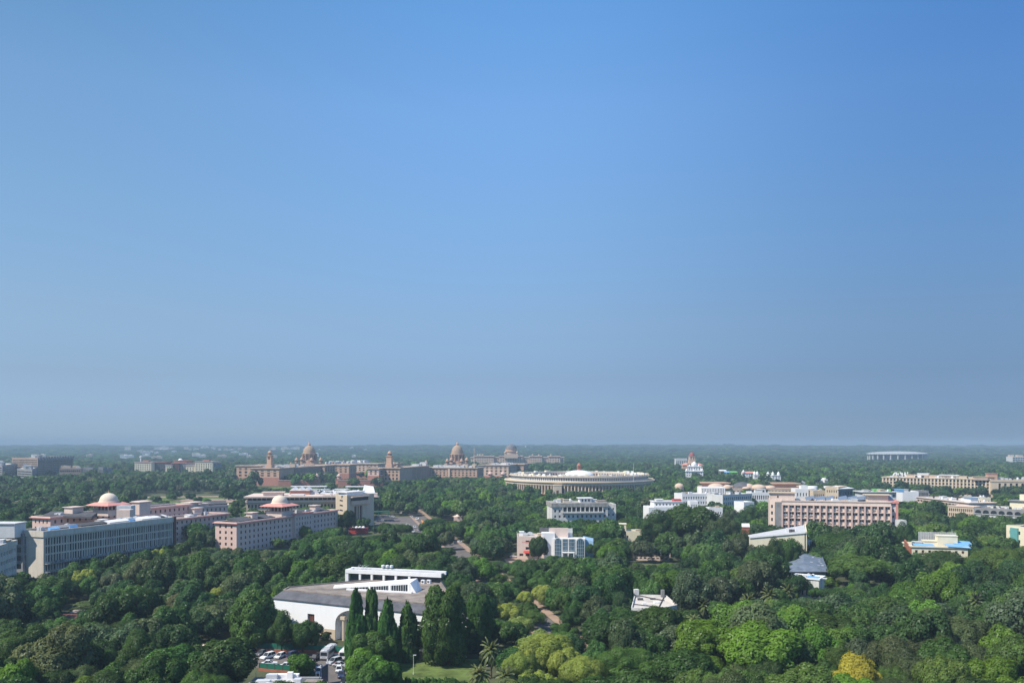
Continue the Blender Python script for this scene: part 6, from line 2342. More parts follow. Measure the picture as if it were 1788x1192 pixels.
# pink house with blue glass arches
def arch_house():
    Y = 436
    b = Bld('glass_arch_house', 'pinkish house with blue glass arches, grey roof screens and a sandy forecourt', 'building', A(965, Y), keep=[A(900, Y), A(1038, Y), A(1038, Y + 24), A(900, Y + 24)], margin=1.5)
    Z = ZY(936, Y)
    p, q = A(903, Y), A(950, Y - 2)
    u = unit(p, q)
    poly = [p, q, (q[0], q[1] + 16), (p[0], p[1] + 16)]
    b.shell(poly, 0, Z, {0: dict(cols=4, rows=3, w=.62, h=.4, bot=.4, top=1, ml=.6, depth=.5, frame=None, panes=('glass', 'brown'), skip=lambda i, j: i == 0 and j > 0)}, 'pink_pale', 'roof_pale', .7)
    k = MB()
    k.slope([add(A(926, Y - 3.2), u, -3.6), add(A(926, Y - 3.2), u, 3.6), add(A(926, Y - .3), u, 3.6), add(A(926, Y - .3), u, -3.6)], [3.4, 3.4, 4.4, 4.4], [3.5, 3.5, 4.6, 4.6])
    b.part(k, 'red_awning', M['red'])
    k = MB()
    k.obox(A(926, Y - .5), u, 4.4, .5, Z - 3.2, Z - 2.8)
    b.part(k, 'red_shade', M['pink_trim'])
    # middle: tall screens and white lump
    box_part(b, 'white_room', 'white', A(957, Y + 3), (1, 0), 3.4, 3, 0, ZY(930, Y))
    zz = ZY(924, Y)
    k = MB()
    k.slope([A(942, Y + 10), A(966, Y + 5), A(966, Y + 13), A(942, Y + 16)], [Z - 1] * 4, [zz + .2, zz + .5, zz - 1, zz - 1.5])
    b.part(k, 'dark_roof', M['slate'])
    k = MB()
    k.obox(A(976, Y + 3), (1, -.06), 4.8, .4, Z - 2, zz + .6)
    b.part(k, 'roof_screen', M['pink_pale'])
    k = MB()
    k.obox(A(979, Y + 5), (1, -.06), 6.2, .4, Z - 2, zz + .1)
    b.part(k, 'roof_screen', M['pale_grey'])
    # glass front with two arched bays
    f0, f1 = A(966, Y - 2), A(1021, Y - 4)
    uf = unit(f0, f1)
    nf = (uf[1], -uf[0])
    Lf = math.hypot(f1[0] - f0[0], f1[1] - f0[1])
    zt = ZY(937, Y)
    k = MB()
    k.obox(add(add(f0, uf, Lf / 2), nf, -4), uf, Lf / 2, 3.5, 0, zt - .6)
    b.part(k, 'white_body', M['white'])
    for t0, t1, arched in ((.05, .25, True), (.3, .46, False), (.5, .68, False), (.74, .98, True)):
        hw = (t1 - t0) * Lf / 2
        c = add(add(f0, uf, (t0 + t1) / 2 * Lf), nf, -.42)
        fr, gl = MB(), MB()
        zs = zt - hw - .4 if arched else zt - .8
        def prof(r):
            pts = [(-r, .4), (r, .4)]
            if arched:
                pts += [(r * math.cos(math.pi * j / 12), zs + r * math.sin(math.pi * j / 12)) for j in range(13)]
            else:
                pts += [(r, zs), (-r, zs)]
            return pts
        for mb, r, dd in ((fr, hw + .35, 0), (gl, hw - .1, .12)):
            pts = prof(r)
            m_ = len(pts)
            nb = len(mb.v)
            for off_ in (dd + .1, dd - .3):
                for a, zz_ in pts:
                    mb.v.append((c[0] + uf[0] * a + nf[0] * off_, c[1] + uf[1] * a + nf[1] * off_, zz_))
            mb.f.append(tuple(range(nb, nb + m_)))
            mb.m.append(0)
            for j in range(m_):
                mb.f.append((nb + (j + 1) % m_, nb + j, nb + m_ + j, nb + m_ + (j + 1) % m_))
                mb.m.append(0)
        w = b.part(fr, 'arch_frame' if arched else 'glass_frame', M['pale_grey'])
        b.part(gl, 'blue_glass', M['blueglass'], w)
        bars = MB()
        for j in range(1, 4):
            bars.obox(add(add(c, uf, -hw + hw * j / 2), nf, .25), uf, .05, .05, .5, zs + (hw * .6 if arched else 0))
        for j in range(1, 5):
            bars.obox(add(c, nf, .27), uf, hw - .1, .04, .4 + zs * j / 5, .5 + zs * j / 5)
        b.part(bars, 'glazing_bar', M['ac'], w)
    k = MB()
    k.obox(add(add(f0, uf, Lf * .48), nf, 1.2), uf, Lf * .2, .9, 3.6, 4.0)
    for t in (.3, .48, .66):
        k.obox(add(add(f0, uf, Lf * t), nf, 1.8), uf, .18, .18, 0, 3.6)
    b.part(k, 'porch', M['white'])
    k = MB()
    k.slope([A(1018, Y + 4), A(1036, Y + 2), A(1036, Y + 12), A(1018, Y + 14)], [0] * 4, [zt - 1.5, zt - 2.5, zt - 2, zt - 1])
    b.part(k, 'blue_side', mat('pale_blue_sheet', (.30, .45, .58), .5, .1, .4))
    b.clutter([A(905, Y + 3), A(948, Y + 3), A(948, Y + 14), A(905, Y + 14)], Z - .6, 7, 3, 'tab', .9)
    b.finish()
    sheet('forecourt', [W(888, 985), W(985, 985), W(1025, 981), W(1025, 973), W(900, 971), W(880, 976)], .06, 'paving')
    sheet('forecourt_lawn', [W(985, 983), W(1040, 980), W(1035, 974), W(990, 976)], .12, 'grass')
    KEEP.append(([W(888, 984), W(1025, 980), W(1025, 972), W(888, 972)], -.5))
    for px, lab in ((984, 'leftmost white urn on the forecourt of the glass arches'), (1002, 'middle white urn on the forecourt of the glass arches'), (1022, 'rightmost white urn on the forecourt of the glass arches')):
        c = W(px, 979)
        k = MB()
        k.lathe([(.5, 0), (.4, .3), (.9, .9), (1.0, 1.5), (.85, 1.6), (.02, 1.5)], c, 12)
        tag(k.build('urn', M['white'], None, (*c, 0), True), lab, 'urn', 'white forecourt urns')

arch_house()
sight((886, 930, 978, 420), (930, 958, 970, 428), (958, 1032, 972, 424))

# cream cottage and purple pavilion
b = plain_block('cream_cottage', 'small cream cottage with stepped flat roof in front of dark trees', 'house', 1063, 1120, 480, 478, ZY(926, 480), 6, 2, 'cream', 'roof_pale', 10, sp=dict(w=.3, h=.3, skip=lambda i, j: i in (1, 4)))
box_part(b, 'upper_room', 'cream', add(add(b.p, b.u, b.L * .3), b.n, 5), b.u, 4.4, 3, ZY(926, 480) - .9, ZY(915.5, 480), .2)
b.clutter(b.poly, ZY(926, 480) - .8, 6, 3, 'tab', .8)
b.finish()
sight((1062, 1100, 938, 470), (1100, 1122, 942, 470))
b = plain_block('purple_pavilion', 'low pavilion with purplish sheet roofs and a pink back wall in a wood clearing', 'pavilion', 1106, 1169, 430, 428, 3.0, 8, 1, 'pink_pale', 'slate', 10, sp=dict(w=.6, h=.5))
for t0, t1, d0, d1, m, h in ((0, .52, -.5, 5, 'slate', .5), (.4, .72, 1, 6, 'purple', 1.0), (.74, .98, 2, 7, 'purple', .7), (.1, .4, 5, 9, 'tarp', .9)):
    k = MB()
    k.slope([add(add(b.p, b.u, b.L * t), b.n, d) for t, d in ((t0, d0), (t1, d0), (t1, d1), (t0, d1))], [3.05] * 4, [3.05 + h * .4, 3.05 + h * .4, 3.05 + h * 2.8, 3.05 + h * 2.8])
    b.part(k, 'sheet_roof', M[m])
box_part(b, 'back_wall', 'pink_pale', add(add(b.p, b.u, b.L * .7), b.n, 14), b.u, 7, .4, 0, 5.2)
box_part(b, 'lilac_box', 'purple', add(add(b.p, b.u, b.L * .55), b.n, 12), b.u, 1.6, 1, 0, 5.6)
b.finish()
sight((1104, 1172, 985, 420))

# flat white roof house in the near wood
def flat_roof_house():
    Z = 6.8
    pts = [W(1102, 1060, Z), W(1150, 1062, Z), W(1183, 1055, Z), W(1163, 1038, Z), W(1108, 1037, Z)]
    pts = ccw(pts)
    b = Bld('flat_roof_house', 'white flat-roofed house with stained parapet and rooftop clutter sunk among near trees', 'house', W(1140, 1050, Z), keep=pts, margin=.5)
    b.shell(pts, 0, Z, {0: dict(cols=4, rows=2, w=.3, h=.4, bot=.4, top=1.2, ml=.6, depth=.3, frame=None, panes=('glass',)), 1: dict(cols=3, rows=2, w=.3, h=.4, bot=.4, top=1.2, ml=.6, depth=.3, frame=None, panes=('glass',))}, 'white_old', 'roof_pale', .6)
    mid = W(1130, 1050, Z)
    for px, py, w, d, h, m in ((1111, 1040, .8, .8, 2.4, 'pale_grey'), (1157, 1042, .55, .5, 2.6, 'mid_grey'), (1118, 1047, .9, .5, .7, 'dark_grey'), (1140, 1046, .9, .4, .5, 'dark_grey'), (1112, 1042, .7, .5, .8, 'mid_grey'), (1135, 1040, .8, .4, .5, 'dark_grey'), (1147, 1053, 1.1, .7, .6, 'white'), (1125, 1056, .6, .5, .8, 'white')):
        k = MB()
        k.obox(W(px, py, Z - .6), (1, .1), w, d, Z - .65, Z - .6 + h)
        b.part(k, 'roof_hut', M[m])
    for px0, py0, px1, py1 in ((1108, 1038, 1160, 1048), (1104, 1054, 1140, 1058), (1150, 1060, 1160, 1040)):
        k = MB()
        k.tube((*W(px0, py0, Z - .4), Z - .35), (*W(px1, py1, Z - .4), Z - .35), .16, .16)
        b.part(k, 'roof_pipe', M['dark_grey'])
    b.finish()

flat_roof_house()
sight((1100, 1152, 1057, 276), (1152, 1183, 1058, 278))
# ================================================================ roads, car park, lawn
def road_x(y):
    return 14 - .21 * (y - 257)

def strip(x0, x1, y0, y1, n=8):
    ys_ = [y0 + (y1 - y0) * i / n for i in range(n + 1)]
    return [(road_x(y) + x0, y) for y in ys_] + [(road_x(y) + x1, y) for y in reversed(ys_)]

sheet('road', strip(-5, 5, 120, 760), .05, 'asphalt')
sheet('footpath', strip(5.3, 8.6, 120, 760), .17, 'paving')
sheet('footpath', strip(-7.6, -5.3, 120, 760), .17, 'paving')
KEEP.append((ccw(strip(.5, 3, 120, 760)), -.5))
KEEP.append((ccw(strip(4.5, 7, 246, 290)), -1))
sheet('road_junction', [W(676, 902), W(742, 902), W(762, 924), W(764, 938), W(690, 936), W(660, 914)], .03, 'asphalt')
KEEP.append((ccw([W(684, 904), W(740, 902), W(758, 920), W(750, 932), W(700, 930)]), .5))
sheet('side_street', [W(766, 944), W(812, 950), W(816, 958), W(770, 956)], .035, 'asphalt')
KEEP.append((ccw([W(768, 946), W(812, 951), W(814, 956), W(772, 955)]), .5))
sheet('side_paving', [W(786, 957), W(815, 956), W(822, 978), W(806, 978)], .02, 'paving')
KEEP.append((ccw([W(790, 958), W(813, 958), W(815, 974), W(806, 974)]), 0))
sight((954, 966, 1104, 262), (792, 814, 974, 430), (772, 812, 955, 470), (704, 726, 928, 560), (726, 746, 908, 600), (846, 858, 1016, 345), (655, 690, 912, 620))

yard = ccw([W(408, 1132), W(545, 1136), W(612, 1141), W(606, 1192), W(612, 1260), W(560, 1260), W(566, 1180), W(452, 1166), W(400, 1150)])
sheet('car_park', yard, .05, 'asphalt')
KEEP.append((yard, -1.5))
lawn = ccw([W(688, 1152), W(838, 1150), W(850, 1176), W(860, 1240), W(690, 1240)])
sheet('gallery_lawn', lawn, .08, 'grass')
KEEP.append((lawn, -1))
sheet('grass_verge', [W(452, 1170), W(560, 1182), W(560, 1178), W(456, 1165)], .09, 'grass')
sight((408, 545, 1166, 228), (545, 612, 1190, 224), (452, 570, 1190, 205), (690, 842, 1192, 212), (690, 840, 1150, 220))

def fence(pts, zb, zt, lab):
    e = empty('screen_fence', (*pts[0], 0), lab, 'fence', 'green screen fences')
    for i in range(len(pts) - 1):
        p, q = pts[i], pts[i + 1]
        u = unit(p, q)
        L = math.hypot(q[0] - p[0], q[1] - p[1])
        m = add(p, u, L / 2)
        for nm, a, c, th, mt in (('brick_base', 0, zb, .2, 'brick'), ('green_screen', zb + .02, zt, .05, 'green_paint')):
            k = MB()
            k.obox(m, u, L / 2 - .02, th, a, c)
            k.build(nm, M[mt], e, (*pts[0], 0))
        n = max(2, int(L / 2.4))
        for j in range(n + 1):
            k = MB()
            k.obox(add(add(p, u, .1 + (L - .2) * j / n), (u[1], -u[0]), .09), u, .045, .04, zb, zt + .05)
            k.build('post', M['dark_grey'], e, (*pts[0], 0))

fence([W(424, 1137), W(545, 1141), W(612, 1146)], 1.1, 2.7, 'long dark green screen fence on a red brick base between car park and white gallery')
fence([W(452, 1170), W(536, 1178)], .7, 2.1, 'shorter green screen fence on a brick base at the near side of the car park')

# ---------------------------------------------------------------- cars
def car_meshes(kind):
    Lc, Wc, H = {'sedan': (4.3, 1.72, 1.46), 'suv': (4.5, 1.82, 1.74), 'hatch': (3.8, 1.68, 1.5), 'van': (4.2, 1.7, 1.95)}[kind]
    h = Lc / 2
    body = MB()
    sh = .92 if kind in ('suv', 'van') else .82
    hood = {'sedan': 1.15, 'suv': 1.05, 'hatch': .85, 'van': .45}[kind]
    prof = [(-h, .32), (h, .32), (h + .03, .5), (h - .02, .72), (h - .25, sh - .06), (h - hood, sh + .03), (-h + .5, sh + .03), (-h + .06, sh - .08), (-h - .02, .6)]
    n = len(prof)
    w0, w1 = Wc / 2, Wc / 2 - .07
    half = lambda z: w0 if .42 < z < .8 else w1
    for s in (-1, 1):
        body.v += [(x, s * half(z), z) for x, z in prof]
    for i in range(n):
        j = (i + 1) % n
        body.f.append((i, n + i, n + j, j))
        body.m.append(0)
    body.f.append(tuple(range(n)))
    body.f.append(tuple(reversed(range(n, 2 * n))))
    body.m += [0, 0]
    # roof and pillars over a glass house
    fx, rx = h - hood - .05, -h + (.75 if kind == 'sedan' else .12)
    tf, tr = fx - (.75 if kind != 'van' else .45), rx + (.55 if kind == 'sedan' else .22)
    b0, t0 = sh + .03, H
    wb, wt = w1 - .02, w1 - .2
    roof = [(tf, -wt, t0), (tf, wt, t0), (tr, wt, t0), (tr, -wt, t0)]
    k0 = len(body.v)
    body.v += [(x, y, z - .07) for x, y, z in roof] + [(x * .97, y * .93, z) for x, y, z in roof]
    for i in range(4):
        j = (i + 1) % 4
        body.f.append((k0 + i, k0 + j, k0 + 4 + j, k0 + 4 + i))
        body.m.append(0)
    body.f.append((k0 + 7, k0 + 6, k0 + 5, k0 + 4))
    body.m.append(0)
    low = [(fx, -wb, b0), (fx, wb, b0), (rx, wb, b0), (rx, -wb, b0)]
    for i in range(4):                                   # corner pillars
        body.tube(low[i], (roof[i][0], roof[i][1], t0 - .05), .06, .05, 5)
    for s in (-1, 1):
        mx = (fx + rx) / 2
        body.tube((mx, s * wb, b0), (mx, s * wt, t0 - .05), .05, .05, 4)
    parts = {'body': (body, None)}
    up = lambda i: (roof[i][0], roof[i][1], t0 - .06)
    for nm, (i, j) in (('windscreen', (0, 1)), ('side_window', (1, 2)), ('rear_window', (2, 3)), ('side_window', (3, 0))):
        g = MB()
        g.face([low[i], low[j], up(j), up(i)])
        parts.setdefault(nm, []) if nm == 'side_window' else None
        if nm == 'side_window':
            parts[nm].append(g)
        else:
            parts[nm] = [g]
    parts['headlight'] = []
    parts['tail_light'] = []
    for s in (-1, 1):
        g = MB()
        g.box(h - .12, s * w1 * .74 - .18, .58, h + .045, s * w1 * .74 + .18, .72)
        parts['headlight'].append(g)
        g = MB()
        g.box(-h - .04, s * w1 * .8 - .12, .6, -h + .1, s * w1 * .8 + .12, .8)
        parts['tail_light'].append(g)
    wheels = [(h - .8, -w0 + .1), (h - .8, w0 - .1), (-h + .8, -w0 + .1), (-h + .8, w0 - .1)]
    return parts, wheels

def wheel_mesh(r, w):
    k = MB()
    for y0, y1, rr, mi in ((-w / 2, w / 2, r, 0), (-w / 2 - .015, w / 2 + .015, r * .6, 1)):
        k.tube((0, y0, 0), (0, y1, 0), rr, rr, 16, mi)
    return k.mesh('wheel', [M['rubber'], M['chrome']])

WHEEL = wheel_mesh(.32, .2)
BWHEEL = wheel_mesh(.46, .28)
CARLIB = {}

def car(kind, colr, pos, head, label, group='cars parked by the white gallery', z=.05, cat='car'):
    key_ = (kind, colr)
    if key_ not in CARLIB:
        parts, wheels = car_meshes(kind)
        ms = []
        for nm, v in parts.items():
            if nm == 'body':
                ms.append((nm, v[0].mesh(nm, [M['car_' + colr]])))
            else:
                mt = {'headlight': 'lamp', 'tail_light': 'red'}.get(nm, 'glass')
                for g in v:
                    ms.append((nm, g.mesh(nm, [M[mt]])))
        CARLIB[key_] = (ms, wheels)
    ms, wheels = CARLIB[key_]
    e = empty('parked_car', (pos[0], pos[1], z), label, cat, group)
    e.rotation_euler = (0, 0, math.atan2(head[1], head[0]))
    for nm, me in ms:
        o = bpy.data.objects.new(nm, me)
        COL.objects.link(o)
        o.parent = e
    for x, y in wheels:
        o = bpy.data.objects.new('wheel', WHEEL)
        COL.objects.link(o)
        o.parent = e
        o.location = (x, y, .32)
    return e

TO = (-.35, -.94)
for kind, colr, px, py, hd, lab in (
        ('suv', 'white', 468, 1149, (-.5, -.87), 'large white car nosing towards the near green fence, left of a smaller white one'),
        ('hatch', 'white', 489, 1148, (-.3, -.95), 'small white hatchback between the large white car and the round shrub'),
        ('sedan', 'grey', 457, 1143, TO, 'grey car parked just behind the large white car'),
        ('sedan', 'black', 437, 1140, TO, 'dark car in the shade left of the grey car'),
        ('hatch', 'white', 422, 1135, TO, 'white car half hidden by leaves at the left end of the car park'),
        ('suv', 'blue', 513, 1146, (.5, .87), 'dark blue car under the trees by the brick fence base'),
        ('suv', 'black', 551, 1152, TO, 'black jeep-like car standing left of the silver bus'),
        ('suv', 'silver', 584, 1158, (-.55, -.83), 'silver car with bluish windscreen right of the silver bus front'),
        ('sedan', 'silver', 594, 1164, (.9, -.35), 'silver saloon standing crosswise in front of the white bus'),
        ('hatch', 'white', 592, 1172, (.15, -.99), 'white car facing the viewer on the right side of the lane'),
        ('sedan', 'blue', 596, 1181, (.15, -.99), 'dark blue car behind the white car on the right side of the lane'),
        ('sedan', 'black', 601, 1191, (.15, -.99), 'black car at the lower edge on the right side of the lane'),
        ('sedan', 'white', 470, 1161, (.95, .2), 'white car roof showing behind the left end of the near green fence'),
        ('sedan', 'white', 502, 1165, (.95, .15), 'white car behind the middle of the near green fence'),
        ('sedan', 'black', 549, 1166, (.8, .2), 'dark car beside the bright green shrub at the lane mouth'),
        ('hatch', 'silver', 556, 1175, (.3, -.95), 'silver car beside the bright green shrub, nearer the lower edge'),
        ('hatch', 'white', 594, 1142, TO, 'white car peeping out behind the white bus')):
    car(kind, colr, W(px, py), hd, lab)

def bus(pos, head, body_m, label, L=8.5, wd=2.3, H=2.9):
    e = empty('bus', (pos[0], pos[1], .05), label, 'bus', 'buses in the car park')
    e.rotation_euler = (0, 0, math.atan2(head[1], head[0]))
    h = L / 2
    k = MB()
    prof = [(-wd / 2, .4), (wd / 2, .4), (wd / 2 + .03, 1.3), (wd / 2 - .05, H - .35), (wd / 2 - .3, H - .06), (0, H), (-wd / 2 + .3, H - .06), (-wd / 2 + .05, H - .35), (-wd / 2 - .03, 1.3)]
    n = len(prof)
    st = [(-h, .96), (-h + .15, 1), (h - .5, 1), (h - .1, .97), (h, .92)]
    for x, s in st:
        k.v += [(x, y * s, .4 + (z - .4) * s) for y, z in prof]
    for a in range(len(st) - 1):
        for i in range(n):
            j = (i + 1) % n
            k.f.append((a * n + i, a * n + j, (a + 1) * n + j, (a + 1) * n + i))
            k.m.append(0)
    k.f.append(tuple(reversed(range(n))))
    k.f.append(tuple(range((len(st) - 1) * n, len(st) * n)))
    k.m += [0, 0]
    k.build('body', M[body_m], e)
    def quad(nm, pts, m='glass'):
        g = MB()
        g.face(pts)
        g.build(nm, M[m], e)
    quad('windscreen', [(h + .012, -wd * .42, 1.35), (h + .012, wd * .42, 1.35), (h + .012, wd * .38, 2.3), (h + .012, -wd * .38, 2.3)])
    for s in (-1, 1):
        for i in range(6):
            x0 = -h + .5 + (L - 1.4) * i / 6
            x1 = x0 + (L - 1.4) / 6 - .14
            quad('side_window', [(x0, s * (wd / 2 + .035), 1.4), (x1, s * (wd / 2 + .035), 1.4), (x1, s * (wd / 2 - .0), 2.25), (x0, s * (wd / 2 - .0), 2.25)])
    for s in (-1, 1):
        g = MB()
        g.box(h - .05, s * .75 - .18, .7, h + .04, s * .75 + .18, .95)
        g.build('headlight', M['lamp'], e)
        for x in (h - 1.6, -h + 1.7):
            o = bpy.data.objects.new('wheel', BWHEEL)
            COL.objects.link(o)
            o.parent = e
            o.location = (x, s * (wd / 2 - .16), .46)
    g = MB()
    g.box(h - .02, -wd * .4, .45, h + .08, wd * .4, .66)
    g.build('bumper', M['mid_grey'], e)
    g = MB()
    g.box(-1.6, -.7, H - .05, 1.2, .7, H + .16)
    g.build('roof_unit', M['ac'], e)
    for s in (-1, 1):
        g = MB()
        for i in range(3):
            g.box(-h + .8, s * .95 - .03, H - .14 + .06 * i, h - 1, s * .95 + .03, H - .11 + .06 * i)
        g.build('roof_rail', M['ac'], e)

bp, bq = W(563, 1155), W(584, 1138)
bus(((bp[0] + bq[0]) / 2, (bp[1] + bq[1]) / 2), unit(bq, bp), 'car_silver', 'silver bus parked nose out beside the green fence')
bp, bq = W(596, 1156), W(614, 1139)
bus(((bp[0] + bq[0]) / 2, (bp[1] + bq[1]) / 2), unit(bq, bp), 'car_white', 'white bus right of the silver bus, half under the columnar trees', 8.0)

# far cars at the junction and the ministry car park
r = random.Random(31)
n_ = 0
AL = unit((road_x(700), 700), (road_x(500), 500))
for px, py, colr, lab in ((700, 896, 'white', 'white car at the far end of the road junction, leftmost there'), (706, 899, 'silver', 'silver car second from left at the far end of the road junction'), (712, 897, 'grey', 'grey car third from left at the far end of the road junction'), (719, 903, 'white', 'white car nearest the kerb in the middle of the road junction'), (728, 907, 'white', 'white car beside the orange barrier at the road junction'),
                         (712, 917, 'white', 'white car on the near left side of the road junction'), (724, 921, 'white', 'white car in the near middle of the road junction'), (731, 926, 'silver', 'silver car at the near right of the road junction'), (738, 929, 'white', 'white car nearest the trees at the road junction'), (722, 929, 'white', 'white car at the near edge of the road junction'),
                         (795, 949, 'black', 'dark car at the side street mouth beside the long road'), (803, 947, 'white', 'white car at the side street mouth beside the long road'), (787, 951, 'grey', 'grey car at the left of the side street mouth')):
    car(r.choice(['sedan', 'hatch', 'suv']), colr, W(px, py), (AL[0] + r.uniform(-.3, .3), AL[1]), lab, 'cars at the road junction', .08)
sheet('ministry_car_park', [W(654, 918), W(690, 914), W(688, 898), W(656, 900)], .05, 'asphalt')
KEEP.append((ccw([W(656, 915), W(688, 912), W(686, 900), W(658, 902)]), 0))
for i in range(14):
    colr = r.choice(['silver', 'blue', 'white', 'grey', 'black'])
    car(r.choice(['sedan', 'hatch']), colr, W(658 + (i % 7) * 4.6, 903 + (i // 7) * 7), (.6, -.8), f'{dict(silver="silver", blue="dark blue", white="white", grey="grey", black="black")[colr]} car in the packed {["rear", "front"][i // 7]} row beside the slotted pavilion', f'cars in the {["rear", "front"][i // 7]} row beside the slotted pavilion', .08)
car('sedan', 'white', W(897, 973), (.95, .1), 'white saloon on the forecourt left of the pinkish arch house', 'cars on the forecourt', .1)
for px, py, lab in ((136, 1062, 'white car glimpsed between trees below the long grey office block'),):
    car('sedan', 'white', W(px, py), (.8, -.5), lab, 'cars in the grove', .05)
    SIGHT.append((px - 12, px + 12, py - 2, 87600 / (py - 774) - 5))
    KEEP.append(([add(W(px, py), (1, 1), -4), add(W(px, py), (1, -1), 4), add(W(px, py), (1, 1), 4), add(W(px, py), (-1, 1), 4)], 1))

# orange barrier, kiosk roof
p, q = W(736, 910), W(749, 922)
u = unit(p, q)
k = MB()
L = math.hypot(q[0] - p[0], q[1] - p[1])
for i in range(9):
    k.obox(add(p, u, L * (i + .5) / 9), u, L / 19, .25, .08, 1.3)
k.obox(add(p, u, L / 2), u, L / 2, .08, .4, .9)
tag(k.build('barrier', mat('orange_plastic', (.75, .32, .05), .6), None, (*p, 0)), 'row of orange barriers along the kerb of the road junction', 'barrier')
KEEP.append(([p, q, add(q, (0, 1), 3), add(p, (0, 1), 3)], 0))
c = A(800, 640)
k = MB()
zt = ZY(900, 640)
k.obox(c, (1, 0), 3.2, 3.2, 0, zt - .6, 0)
k.lathe([(4.4, zt - .6), (4.4, zt - .3), (1.8, zt + .4), (1.6, zt + .9), (.02, zt + 1.2)], c, 4, 1)
tag(k.build('kiosk', [M['pink_wall'], M['pink_pale']], None, (*c, 0)), 'small pink kiosk roof poking out of the dark wood right of the road junction', 'kiosk')
sight((794, 806, 906, 630))
w0_ = W(772, 915)
k = MB()
k.obox(A(785, 655), (1, .1), 8, .2, 0, ZY(905, 655))
tag(k.build('garden_wall', M['red_stone'], None, (*A(785, 655), 0)), 'stretch of dull red garden wall left of the small pink kiosk', 'wall')
sight((772, 794, 908, 645))

# street lamp on the lawn, hedge
c = W(722, 1177)
e = empty('lamp_post', (*c, 0), 'slim pale lamp post standing at the back of the gallery lawn', 'lamp post')
k = MB()
zl = ZY(1143, c[1])
k.tube((*c, 0), (*c, zl), .09, .06, 8)
k.tube((*c, 0), (*c, .5), .16, .14, 8)
k.build('pole', M['pale_grey'], e, (*c, 0))
k = MB()
k.obox((c[0] + .3, c[1]), (1, 0), .4, .12, zl - .05, zl + .08)
k.build('lamp_head', M['white_metal'], e, (*c, 0))

# grey flat roof at the lower edge
def near_roof():
    Z = 4.6
    p, q = W(446, 1181, Z), W(562, 1181, Z)
    poly = [(p[0] - .5, p[1] - 15), (q[0] - .5, p[1] - 15), (q[0], q[1]), (p[0], p[1])]
    b = Bld('flat_roof_block', 'grey flat-roofed block with white pipes and clutter at the lower edge beside the lane', 'building', ((p[0] + q[0]) / 2, p[1] - 7), keep=poly, margin=.5)
    b.shell(poly, 0, Z, {}, 'mid_grey', 'roof_pale', .5)
    u = (1, 0)
    for px, py, w, d, h, m in ((495, 1176, 4.6, .7, .9, 'white'), (475, 1179, 1.6, .6, 1.3, 'ac'), (507, 1178, .8, .5, 1.8, 'white'), (540, 1182, 3, .6, .9, 'mid_grey'), (460, 1185, 2, .8, .6, 'ac'), (548, 1187, 2.4, 1.2, .8, 'roof_dirty'), (520, 1186, 1.0, .8, 1.2, 'ac'), (478, 1190, 2.4, .5, .5, 'white')):
        k = MB()
        c = W(px, py + 5, Z)
        k.obox(c, u, w * .8, d, Z - .55, Z + h * .8)
        b.part(k, 'roof_box', M[m])
    for i in range(4):
        k = MB()
        a = W(450, 1184 + 2 * i, Z)
        c = W(545, 1183 + 2 * i, Z)
        k.tube((*a, Z - .1), (*c, Z + .1), .1, .1, 6)
        b.part(k, 'roof_pipe', M['white_metal'])
    k = MB()
    for px in (447, 552, 558):
        c = W(px, 1184, Z)
        k.tube((*c, Z - .5), (*c, Z + 1.6), .07, .07, 6)
    b.part(k, 'railing', M['mid_grey'])

near_roof()
c = W(566, 1196)
k = MB()
k.obox(c, (.2, 1), 2.2, .12, .6, 4.9, 0)
k.obox(add(c, (.2, 1), -2.0), (.2, 1), .1, .16, 0, 5.6, 1)
k.obox(add(c, (.2, 1), 2.0), (.2, 1), .1, .16, 0, 6.0, 1)
tag(k.build('sheet_gate', [M['car_blue'], M['ac']], None, (*c, 0)), 'tall narrow dark blue sheet gate on grey posts beside the lane', 'gate')
KEEP.append(([add(c, (1, 0), -2), add(c, (0, 1), -3), add(c, (1, 0), 2), add(c, (0, 1), 3)], 0))
sight((440, 572, 1192, 198))

